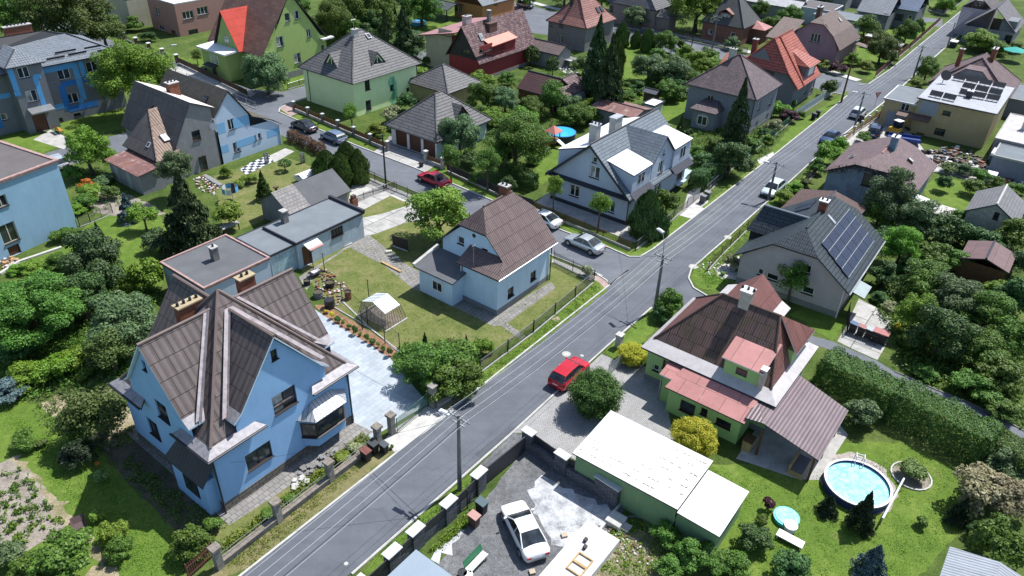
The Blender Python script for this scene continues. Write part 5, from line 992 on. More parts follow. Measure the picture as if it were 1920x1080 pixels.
mb=MB();mb .slab([(3,9,3.1),(3,13.6,3.1),(6,13.6,4.8),(6,9,4.8)],.12,0,1,1);mb .slab([(9,9,3.1),(9,13.6,3.1),(6,13.6,4.8),(6,9,4.8)],.12,0,1,1);b .part('wing_roof',mb,[R_RED,BTRIM]);mb=MB();mb .box(3.3,10.7,0,8.7,13.3,3.2);b .part('wing_wall',mb,W_DGREY)
# ================================================================= mauve house with clipped gable
b=Bld('house','mauve plastered house with a brown clipped-gable roof at the far street corner',(1572,93),(1620,68),(1497,66),3.4,.25,ang='grid',W=11.5,D=9)
b .W,b .D=11.5,9.0;b .x1,b .y1=11.2,8.7
b .wall('L',[(0,0),(8.4,0),(8.4,3.4),(7.2,5.4),(5.6,7.0),(2.9,7.0),(1.2,5.4),(0,3.4)],W_MAUVE,[(1529,71,1.7,1.4,'3c')]);b .wall('R',[(0,0),(10.9,0),(10.9,3.4),(0,3.4)],W_MAUVE,[(1612,90,.7,1.2,'1w')]);b .wall('F',[(0,0),(8.4,0),(8.4,3.4),(0,3.4)],W_MAUVE);b .wall('B',[(0,0),(10.9,0),(10.9,3.4),(0,3.4)],W_MAUVE)
rb=R_SHING3=roofm('shingle_warm_brown',(.20,.14,.12),(.16,.115,.10),(.08,.06,.05),.3,.3,.015,bumpd=.02)
mb=MB()
for s,yy in((0,-.3),(1,9.3)):
 y1=1.3 if s==0 else 7.7;y2=4.5
 mb .slab([(-.2,yy,3.3),(11.8,yy,3.3),(10.5,y1,5.4),(-.2,y1,5.4)],.12,0,1,1);mb .slab([(-.2,y1,5.4),(10.5,y1,5.4),(8.2,y2,8.0),(1.9,y2,8.0),(-.2,4.5+(y1-4.5)*.38,7.0)],.12,0,1,1)
mb .slab([(-.2,3.3,7.0),(-.2,5.7,7.0),(1.9,4.5,8.0)],.12,0,1,1);mb .slab([(11.8,-.3,3.3),(11.8,9.3,3.3),(8.2,4.5,8.0)],.12,0,1,1)
rf=b .part('roof',mb,[rb,BTRIM]);b .chimney(3.6,5.6,7,8.9,1.4,.7,BTRIM,rf,3,METAL);b .skylight((7,2.8,6.7),(0,-.62,.78),(0,.78,.62),.6,.8,rf,mats=[METAL,CURTAIN]);mb=MB();mb .box(6,8.9,0,11,12.5,3.2);aw=b .part('wing_wall',mb,W_MAUVE);mb=MB();mb .slab([(-.5,8.8,3.4),(7,8.8,5.6),(7,12.7,5.6),(-.5,12.7,3.4)],.1,0);b .part('wing_roof',mb,rb,aw)
mb=MB();mb .box(10.9,.3,0,13.0,5,2.6);lt=b .part('annex',mb,W_MAUVE);mb=MB();mb .slab([(10.7,.1,2.65),(13.3,.1,2.6),(13.3,5.2,2.6),(10.7,5.2,2.65)],.1,0);b .part('annex_roof',mb,BITU2,lt);mb=MB();mb .slab([(9.6,-2.2,2.2),(11.6,-2.2,2.2),(11.6,-.2,2.5),(9.6,-.2,2.5)],.1,0);b .part('door_canopy',mb,rb)
# ================================================================= brick-pink house, terracotta house, and the rest of the back row
b=Bld('house','brick-pink bungalow with a dark pyramid roof and small dormer on the back street',(1395,54),(1424,38),(1316,38),3.3,.3,ang='grid',W=8.5,D=8.6)
b .box_walls(3.2,BBRICK,L_=[(1332,60,.9,1.0,'1w'),(1374,66,.9,1.0,'1w')]);rf=b .hip([roofm('shingle_charcoal',(.10,.105,.10),(.08,.085,.082),(.04,.04,.04),.3,.25,.015,bumpd=.02),DTRIM,DTRIM],3.3,8.6,.5,'y');mb=MB();mb .box(1.0,3.2,4.2,3,5.6,5.3);dm=b .part('dormer',mb,BBRICK,rf);mb=MB();mb .slab([(.7,2.9,5.2),(.7,4.4,6.0),(3.2,4.4,6.0),(3.2,2.9,5.2)],.08,0);mb .slab([(.7,5.9,5.2),(.7,4.4,6.0),(3.2,4.4,6.0),(3.2,5.9,5.2)],.08,0);b .part('dormer_roof',mb,R_TERRA,dm);mb=MB();mb .box(.95,3.5,4.5,1,5.3,5.1);b .part('window',mb,CURTAIN,dm)
b .chimney(4.6,5.4,6.5,9.0,.9,.7,BRICK,rf,2);mb=MB();mb .box(4.6,-2.0,0,8,.3,2.6);an=b .part('annex',mb,BBRICK);mb=MB();mb .slab([(4.3,-2.4,2.6),(8.3,-2.4,2.6),(6.3,.2,3.7)],.1,0);mb .slab([(8.3,-2.4,2.6),(8.3,.5,2.6),(6.3,.2,3.7)],.1,0);mb .slab([(4.3,-2.4,2.6),(4.3,.5,2.6),(6.3,.2,3.7)],.1,0);b .part('annex_roof',mb,R_PINK,an)
for u_ in(1.1,6.0):quadpart(b,'pink_panel','L',u_,.8,u_+1.7,3.1,W_PINK,.01)if 0 else None
b=Bld('house','dark grey two-storey house with a terracotta hipped roof and two skylights',(1100,54),(1155,32),(1015,36),4.2,.35,ang='grid',W=10.2,D=8.8)
b .box_walls(4.1,plain('render_taupe',(.19,.18,.185),.95,var=.1,streak=.2),L_=[(1052,44,.9,1.3,'2w'),(1051,73,.9,1.3,'2w'),(1033,44,.9,1.0,'1d')],plinth=PL_GREY);rf=b .hip([R_TERRA,BTRIM,R_TERRA],4.2,8.8,3,'x',curve=.06)
for x in(6.3,7.6):b .skylight((x,1.9,6.05),(0,-.72,.69),(0,.69,.72),.8,1.1,rf)
b .chimney(2.4,5,6.4,9,.5,.5,DTRIM,rf,1)
b=Bld('house','sand-coloured house with a dark grey hipped roof across the back street',(1230,20),(1268,2),(1140,-4),4.0,.3,ang='grid',W=9.5,D=11)
b .box_walls(3.9,plain('render_sand_grey',(.22,.19,.165),.95,streak=.2),L_=[(1147,16,.8,1.2,'1d'),(1200,40,.9,1.2,'1d')]);b .hip([R_GREY,DTRIM,R_GREY],4.0,8.6,3,'x');mb=MB();mb .box(1,-2.6,0,4,.3,2.8);an=b .part('annex',mb,_M['render_sand_grey']);mb=MB();mb .slab([(.6,-3,2.8),(4.4,-3,2.8),(2.5,.2,4.2)],.1,0);mb .slab([(4.4,-3,2.8),(4.4,.5,2.8),(2.5,.2,4.2)],.1,0);mb .slab([(.6,-3,2.8),(.6,.5,2.8),(2.5,.2,4.2)],.1,0);b .part('annex_roof',mb,R_GREY,an)
S=lambda x,y:(780+x/6.352,y/6.352)
o_=at(*S(760,975));b=frame(o_,GRID,14.0,6.4,0,'house','dark red house with a steep speckled brown roof and salmon dormer roof')
b .wall('R',[(0,0),(14,0),(14,3.1),(9.0,3.1),(9.0,5.0),(3.2,5.0),(3.2,3.1),(0,3.1)],W_RED,[(828,117,3.0,1.1,'4w'),(851,113,.8,.6,'1w'),(926,95,.8,1.2,'1w'),(926+12,88,2.4,1.2,'3w')],plinth=PL_GREY)
b .wall('L',[(0,0),(6.4,0),(6.4,3.3),(0,3.3)],W_RED);b .wall(((-.01,6.4,0),(0,-1,0)),[(0,3.2),(6.4,3.2),(3.0,7.8)],plain('black_boards',(.03,.028,.03),.8),[(873,98,1.6,.7,'2d')],name='gable_boards');b .wall('F',[(0,0),(6.4,0),(6.4,3.3),(3.2,7.8),(0,3.3)],W_RED)
mb=MB();mb .slab([(-.5,-.3,2.9),(14.6,-.3,2.9),(15.2,3.4,8.2),(-.5,3.4,8.0)],.12,0,1,1);mb .slab([(-.5,6.8,3.1),(14.6,6.8,3.1),(15.2,3.4,8.2),(-.5,3.4,8.0)],.12,0,1,1);rf=b .part('roof',mb,[R_SCALE,BTRIM])
mb=MB();mb .box(3.2,.02,3.0,9.0,2,5.0);dm=b .part('dormer',mb,W_RED,rf);mb=MB();mb .slab([(2.8,-.2,5.0),(9.3,-.2,5.2),(9.3,2.0,5.9),(2.8,2.0,5.8)],.1,0);b .part('dormer_roof',mb,plain('salmon_sheet',(.60,.23,.17),.6,var=.08),dm)
b .chimney(5.8,3.0,6.3,7.6,1.9,1.9,BTRIM,rf,0,BTRIM);b .chimney(5.8,3.0,7.6,9.4,.5,.5,CONC_D,rf,0);b .skylight((2.6,1.9,6.1),(0,-.83,.56),(0,.56,.83),.8,1.2,rf,mats=[METAL,CURTAIN])
b=frame(o_,GRID,14,8,0,'house','rear half of the dark red house, with a dull pink roof and pale panel wall','house');b .x0,b .x1,b .y0,b .y1=.8,13.5,6.5,12.2
b .wall('L',[(0,0),(5.7,0),(5.7,5.8),(0,4.9)],plain('panel_beige',(.36,.34,.27),.9,var=.1),[(840,62,2.8,1.0,'4w')]);b .wall('R',[(0,0),(12.7,0),(12.7,5.8),(0,5.8)],W_RED);b .wall('F',[(0,0),(5.7,0),(5.7,5.5),(0,5.5)],W_RED)
mb=MB();mb .slab([(-.2,5.0,6.7),(14,5.0,6.9),(14,13,5.3),(-.2,13,5.0)],.2,0,1,1);rf=b .part('roof',mb,[plain('felt_dull_pink',(.30,.155,.16),.9,var=.12,scale=.8),BTRIM]);b .chimney(6.5,8.2,6,7.6,1.4,.9,CONC,rf,3)
S=lambda x,y:(240+x/5.053,y/5.053);o_=at(*S(1690,700));WI=o_
b=frame(o_,GRID,12.2,14,0,'house','grass-green steep-gabled house with a brown slate roof and bright red dormer roof');b .x0,b .x1,b .y0,b .y1=-7.3,4.6,0,13
b .wall('R',[(0,0),(11.9,0),(11.9,5.0),(10.9,5.4),(6,12.4),(1.0,4.9),(0,4.6)],W_OLIVEG,[(525,78,1.3,1.5,'2kw'),(558,109,1.3,1.5,'2kw'),(524,78,0.1,0.1,'1w')][:2]+[(552,70,1.2,1.4,'2kw')if 0 else(579,62,.8,1.2,'2w'),(539-14,78-0,1,1,'1w')if 0 else(539,32,.95,1.2,'1w'),(556,28,.95,1.2,'1w'),(606,91,.7,1.2,'1w')],plinth=PL_GREY,ph=1.0)
b .wall('F',[(0,0),(13,0),(13,4.9),(0,4.9)],W_OLIVEG);b .wall('L',[(0,0),(13,0),(13,4.6),(0,4.6)],W_OLIVEG)
mb=MB();mb .slab([(-7.9,-.25,4.3),(-7.9,13.5,4.3),(-1.4,13.5,12.6),(-1.4,-.25,12.6)],.14,0,1,1);mb .slab([(5.1,-.25,4.6),(5.1,13.5,4.6),(-1.4,13.5,12.6),(-1.4,-.25,12.6)],.14,0,1,1);rf=b .part('roof',mb,[R_BRNSLATE,DTRIM])
mb=MB();mb .box(3.6,-.7,4.4,5.6,.05,4.75);mb .box(-8.1,-.5,4.1,-5.6,.05,4.3);b .part('white_eaves',mb,WTRIM)if 0 else None
for x0,x1,z in((3.4,5.7,4.7),(-8.0,-5.4,4.0)):mb=MB();mb .box(x0,-.75,z,x1,.0,z+.22);b .part('eaves_ledge',mb,WTRIM)
an=MB();an .box(-10.4,5.2,0,-7.3,11.6,4.3);aw=b .part('annex_wall',an,W_OLIVEG);mb=MB();mb .slab([(-10.9,4.8,4.3),(-7.2,4.8,4.5),(-7.2,12,4.5),(-10.9,12,4.3)],.25,0,1,1);b .part('annex_roof',mb,[WHITESHEET,WTRIM],aw)
mb=MB();mb .poly([(-8.2,4.9,4.4),(-8.2,10.5,4.4),(-8.2,7.7,9.2)][::-1]);dm=b .part('dormer',mb,W_OLIVEG,rf);mb=MB();mb .slab([(-8.5,4.4,4.3),(-8.5,7.7,9.8),(-2.2,7.7,9.8),(-7.0,4.4,4.3)],.1,0,1,1);mb .slab([(-8.5,11.0,4.3),(-8.5,7.7,9.8),(-2.2,7.7,9.8),(-7.0,11.0,4.3)],.1,0,1,1);b .part('dormer_roof',mb,[R_REDSHEET,BTRIM],dm);mb=MB();mb .box(-8.26,7.0,4.9,-8.2,8.1,6.1);b .part('window',mb,CURTAIN,dm)
for k in range(3):mb=MB();mb .box(-10.45,7.4+k*.8,2.2,-10.4,7.9+k*.8,3.5);fo=b .part('window',mb,WHITE,aw);mb=MB();mb .box(-10.47,7.47+k*.8,2.28,-10.44,7.83+k*.8,3.42);b .part('pane',mb,CURTAIN,fo)
mb=MB();mb .slab([(-11.4,7.6,1.9),(-10.4,7.6,2.1),(-10.4,10.4,2.1),(-11.4,10.4,1.9)],.12,0);b .part('door_canopy',mb,DTRIM,aw);mb=MB();mb .box(-10.45,8.4,.05,-10.4,9.4,1.85);b .part('door',mb,BTRIM,aw)
b=Bld('house','dusty pink flat-roofed house with strip windows at the top left',(326,8),(470,-30),(262,-10),5.6,0,ang='grid',W=13,D=9)
b .box_walls(5.5,W_PINK,R_=[(353,28,2.2,1.3,'3w'),(380,20,2.2,1.3,'3w'),(363,62,1.9,1.3,'1d')],L_=[(295,21,1.5,1.3,'2w'),(303,54,1.5,1.2,'2w'),(327,68,1.3,2.1,'doorb')]);b .flat(5.6,[WHITESHEET,WTRIM],.1,.2)
b=Bld('house','cream plastered house at the top edge left of the pink house',(236,0),(300,-25),(160,-32),5.0,0,ang='grid',W=10,D=9);b .box_walls(4.9,W_CREAM,L_=[(192,18,.8,1.2,'1d'),(203,14,1.0,1.6,'2d')]);b .flat(5,[BITU,DTRIM],.1,.2)
b=Bld('house','orange boarded house with a slate-blue roof at the top edge',(905,12),(960,-12),(836,-2),3.2,.3,ang='grid',W=11,D=8);b .box_walls(3.1,W_ORANGE,L_=[(862,17,.8,1.8,'2w'),(845,12,.7,1,'1b')],R_=[(930,5,1.0,1.0,'2b')]);b .gable([R_GREYS,DTRIM,R_GREYS],3.2,6.4,'x')
b=frame(at(838,42),GRID,5.4,6.0,0,'carport','open carport with a black flat-pitched roof on posts near the turquoise pool','carport')
for x,y in((.2,.2),(5,.2),(.2,5.6),(5,5.6)):mb=MB();mb .box(x-.08,y-.08,0,x+.08,y+.08,2.4);b .part('post',mb,BLACK)
b .gable([plain('felt_charcoal',(.05,.055,.065),.8),DTRIM,DTRIM],2.4,3.2,'y',rect=(-.3,-.3,5.7,6.2))
# ---------------------------------------------------------------- plants
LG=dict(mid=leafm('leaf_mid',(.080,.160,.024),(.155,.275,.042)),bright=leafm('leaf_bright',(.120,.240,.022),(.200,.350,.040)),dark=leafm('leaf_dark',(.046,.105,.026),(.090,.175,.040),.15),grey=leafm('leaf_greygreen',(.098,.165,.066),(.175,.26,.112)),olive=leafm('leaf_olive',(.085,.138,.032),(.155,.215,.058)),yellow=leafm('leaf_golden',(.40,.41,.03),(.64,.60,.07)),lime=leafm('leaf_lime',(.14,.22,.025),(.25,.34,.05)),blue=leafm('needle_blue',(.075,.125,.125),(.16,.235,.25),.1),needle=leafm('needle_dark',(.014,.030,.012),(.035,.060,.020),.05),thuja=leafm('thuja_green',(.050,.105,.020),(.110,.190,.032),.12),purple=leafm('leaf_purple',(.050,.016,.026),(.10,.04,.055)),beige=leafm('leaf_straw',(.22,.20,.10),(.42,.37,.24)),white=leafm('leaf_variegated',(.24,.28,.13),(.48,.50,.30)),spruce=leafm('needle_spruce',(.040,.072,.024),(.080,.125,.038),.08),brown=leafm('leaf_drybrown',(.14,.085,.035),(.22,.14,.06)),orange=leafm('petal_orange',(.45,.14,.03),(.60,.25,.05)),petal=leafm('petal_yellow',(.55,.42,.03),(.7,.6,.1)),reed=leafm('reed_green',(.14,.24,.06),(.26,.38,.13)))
BARK=plain('bark',(.10,.075,.055),.95,var=.3,scale=6,bump=.5,bscale=12)
def leafmesh(name,P,Nn,size,asp=1.5,seed=0):
 rs=np .random .RandomState(seed);n=len(P);r=rs .normal(size=(n,3));Nn=Nn/(np .linalg .norm(Nn,axis=1,keepdims=True)+1e-9)
 A=np .cross(Nn,r);A/=np .linalg .norm(A,axis=1,keepdims=True)+1e-9;B=np .cross(Nn,A);s=size*rs .uniform(.65,1.3,(n,1))
 a,b=A*s*.5,B*s*.5*asp;droop=-np .abs(Nn)*s*.0
 V=np .stack([P-b,P+a*.9-b*.1,P+b,P-a*.9-b*.1],1).reshape(-1,3)
 me=bpy .data .meshes .new(name);me .vertices .add(4*n);me .vertices .foreach_set('co',V .astype(np .float32).ravel())
 me .loops .add(4*n);me .loops .foreach_set('vertex_index',np .arange(4*n,dtype=np .int32));me .polygons .add(n);me .polygons .foreach_set('loop_start',np .arange(0,4*n,4,dtype=np .int32));me .polygons .foreach_set('loop_total',np .full(n,4,dtype=np .int32))
 me .update(calc_edges=True);me .materials .append(LG['mid']);return me
def unit(rs,n):
 v=rs .normal(size=(n,3));return v/np .linalg .norm(v,axis=1,keepdims=True)
def crown_round(seed,n,size,K,cr=(.22,.42),spread=(.35,.78),gap=0.0,flat=.55):
 rs=np .random .RandomState(seed);d=unit(rs,K);d[:,2]=np .where(d[:,2]<-flat,-d[:,2],d[:,2]);C=d*rs .uniform(spread[0],spread[1],(K,1))*np .array([1,1,.92]);Rr=rs .uniform(cr[0],cr[1],K)
 k=rs .choice(K,n,p=Rr**2/(Rr**2).sum());u=unit(rs,n);u[:,2]=np .where((u[:,2]<-.3)&(rs .uniform(size=n)<.7),-u[:,2],u[:,2])
 P=C[k]+u*(Rr[k]*rs .uniform(.55,1.06,n)**.8)[:,None]*np .array([1,1,.85]);N_=u*.9+np .array([0,0,.35])+rs .normal(size=(n,3))*.45
 return leafmesh('crown',P,N_,size,1.5,seed)
def crown_cone(seed,n,size,tiers=9,w=1.0,ragged=.25):
 """spruce: drooping whorls of branches, narrowing to a spike"""
 rs=np .random .RandomState(seed);P=[];N_=[];nb=tiers*9
 per=n//nb
 for i in range(nb):
  t=(i+rs .uniform(0,1))/nb;z=t*1.0;L_=w*(1-t)**.85*rs .uniform(1-ragged,1.05)+.03;a=rs .uniform(0,2*np .pi);s=rs .uniform(.08,1,per)**.7
  rad=s*L_;zz=z-s*s*.07+rs .normal(size=per)*.012;th=a+rs .normal(size=per)*.16/(s+.2)
  P .append(np .stack([rad*np .cos(th),rad*np .sin(th),zz],1));N_ .append(np .stack([np .cos(th)*.4,np .sin(th)*.4,np .ones(per)],1)+rs .normal(size=(per,3))*.55)
 return leafmesh('crown',np .concatenate(P),np .concatenate(N_),size,1.7,seed)
def crown_col(seed,n,size,prof=lambda t:(min(1,(1-t)*2.2)**.6)*(.75+.25*min(1,t*5)),rag=.12):
 """thuja: dense upright cone"""
 rs=np .random .RandomState(seed);t=rs .uniform(0,1,n)**.9;a=rs .uniform(0,2*np .pi,n);ph=rs .uniform(0,6,6)
 pr=np .array([prof(x)for x in t]);lump=1+rag*np .sin(a*3+ph[0]+t*9)+rag*.8*np .sin(a*5+ph[1]-t*14);rr=pr*lump*rs .uniform(.72,1.03,n)
 P=np .stack([rr*np .cos(a),rr*np .sin(a),t],1);N_=np .stack([np .cos(a),np .sin(a),np .full(n,.35)],1)+rs .normal(size=(n,3))*.4
 return leafmesh('crown',P,N_,size,1.9,seed)
def hedgemesh(seed,L_,W_,H_,dens=260,size=.085,rag=.12):
 rs=np .random .RandomState(seed);areas=np .array([L_*W_,L_*H_,L_*H_,W_*H_,W_*H_]);n=int(areas .sum()*dens);f=rs .choice(5,n,p=areas/areas .sum());u,v=rs .uniform(size=n),rs .uniform(size=n)
 x=np .where(f==3,0,np .where(f==4,1,u))*L_-L_/2;y=np .where(f==0,v-.5,np .where(f==1,-.5,np .where(f==2,.5,u-.5)))*W_;z=np .where(f==0,1,v)*H_
 N_=np .zeros((n,3));N_[:,2]=(f==0)+.3;N_[:,1]=(f==2)*1.-(f==1)*1.;N_[:,0]=(f==4)*1.-(f==3)*1.
 lump=rag*(np .sin(x*2.3+1)+np .sin(x*5.1+y*3+z*4)*.6+rs .normal(size=n)*.5);edge=np .clip((z-H_*.75)/(H_*.25),0,1);y=y*(1-edge*.18);P=np .stack([x,y,z],1)+N_/np .linalg .norm(N_,axis=1,keepdims=True)*lump[:,None]-N_*rs .uniform(0,.12,(n,1))
 return leafmesh('foliage',P,N_+rs .normal(size=(n,3))*.5,size,1.4,seed)
PRO=dict(S=[crown_round(s,1300,.165,12,(.28,.46),(.2,.58),flat=.3)for s in(1,2)],M=[crown_round(s,5600,.082,30,(.2,.38),(.3,.8))for s in(3,4,5)],L=[crown_round(s,16000,.047,60,(.13,.33),(.35,.88))for s in(6,7,8)],X=[crown_round(s,34000,.032,110,(.10,.28),(.35,.92))for s in(9,10)],P=[crown_round(s,6500,.06,40,(.22,.42),(.1,.72),flat=.8)for s in(11,12)],B=[crown_round(s,42000,.034,420,(.14,.20),(.50,.87),flat=.95)for s in(13,)],C=[crown_cone(s,12000,.055)for s in(14,15)],D=[crown_cone(s,12000,.05,14,ragged=.35)for s in(16,)],T=[crown_col(s,6500,.075)for s in(17,18)],Tg=[crown_round(s,5000,.07,60,(.18,.24),(.76,.8),flat=.9)for s in(19,)],R=[crown_round(s,5200,.11,40,(.3,.4),(.3,.6),flat=.2)for s in(20,)])
def trunkmesh(seed,n=7,loose=False):
 """unit tree skeleton: foot at 0, crown centre at 1, limbs reaching into the crown"""
 rs=random .Random(seed);mb=MB();pts=[Vector((0,0,0)),Vector((rs .uniform(-.04,.04),rs .uniform(-.04,.04),.5)),Vector((rs .uniform(-.07,.07),rs .uniform(-.07,.07),1.0))]
 mb .cyl(pts[0],pts[1],.075,.055,7);mb .cyl(pts[1],pts[2],.055,.03,7)
 for k in range(n):
  a=k*2.4+rs .uniform(-.4,.4);b0=pts[1].lerp(pts[2],rs .uniform(0,.8));e=b0+Vector((math .cos(a)*rs .uniform(.35,.6),math .sin(a)*rs .uniform(.35,.6),rs .uniform(.25,.6)));m_=b0 .lerp(e,.5)+Vector((0,0,.06));mb .cyl(b0,m_,.028,.02,5);mb .cyl(m_,e,.02,.006,5)
  e2=m_+Vector((math .cos(a+.9)*.3,math .sin(a+.9)*.3,.25));mb .cyl(m_,e2,.014,.004,4)
 o=mb .build('trunk',BARK);me=o .data;bpy .data .objects .remove(o);return me
TR=[trunkmesh(s)for s in range(3)]
FWD=Vector((0,math .cos(PITCH),-math .sin(PITCH)))
def mpp(P):return(Vector(P)-Vector((0,0,CAM_H))).dot(FWD)/FPX
PN=0
def plant(kind,px,py,rp,z0,asp,mat,label,name=None,cat=None,group=None,jitter=True):
 """crown centre seen at (px, py), rp its half-width in picture points, z0 bare stem below it, asp height over width"""
 global PN;PN+=1;rs=random .Random(PN*7+3)
 if kind=='t':z0*=.6
 c=at(px,py,2)
 for _ in range(4):
  r=rp*mpp(c)*1.14;rv=r*asp;c=at(px,py,z0+rv*(1 if kind in 'CDT' else .85))
 if kind in 'CDT':zc=z0+rv
 else:zc=z0+rv*.85
 c=at(px,py,zc);k={'C':'C','D':'D','T':'T','B':'B','G':'Tg','P':'P','R':'R'}.get(kind)or('S' if r<.75 else 'M' if r<1.9 else 'L' if r<3.6 else 'X')
 me=PRO[k][PN%len(PRO[k])];nm=name or{'C':'spruce','D':'conifer','T':'thuja','B':'clipped_bush','G':'topiary'}.get(kind)or('tree' if kind in 'tP' else 'shrub')
 ct=cat or{'C':'tree','D':'tree','T':'tree','t':'tree','P':'tree','G':'tree'}.get(kind,'bush')
 root=empty(nm,(c .x,c .y,0),rs .uniform(0,6.28),label,ct,group)
 cr=bpy .data .objects .new('crown' if ct=='tree' else 'foliage',me);COL .objects .link(cr);cr .parent=root
 if k in('C','D','T'):cr .location=(0,0,z0);cr .scale=(r,r,2*rv)
 else:cr .location=(0,0,zc);cr .scale=(r*1.08,r*1.08,rv*1.08)
 cr .material_slots[0].link='OBJECT';cr .material_slots[0].material=LG[mat]
 if ct=='tree' or z0>.4:
  tm=bpy .data .objects .new('trunk',TR[PN%3]);COL .objects .link(tm);tm .parent=root
  if k in('C','D','T'):tm .scale=(r*.8,r*.8,zc*.9)
  else:tm .scale=(r*1.15,r*1.15,zc)
  if k in('C','D','T'):tm .scale=(r*.35,r*.35,(z0+rv)*.7)
 return root
def hedge(p0,p1,w,h,mat,label,dens=340,size=.085,name='hedge',rag=.14):
 a,c=at(*p0),at(*p1);d=c-a;L_=d .length;me=hedgemesh(int(abs(p0[0])+p0[1]),L_,w,h,dens,size,rag);o=bpy .data .objects .new(name,me);COL .objects .link(o);m=(a+c)/2;o .location=(m .x,m .y,0);o .rotation_euler .z=math .atan2(d .y,d .x)
 o .material_slots[0].link='OBJECT';o .material_slots[0].material=LG[mat];return tag(o,label,'hedge')
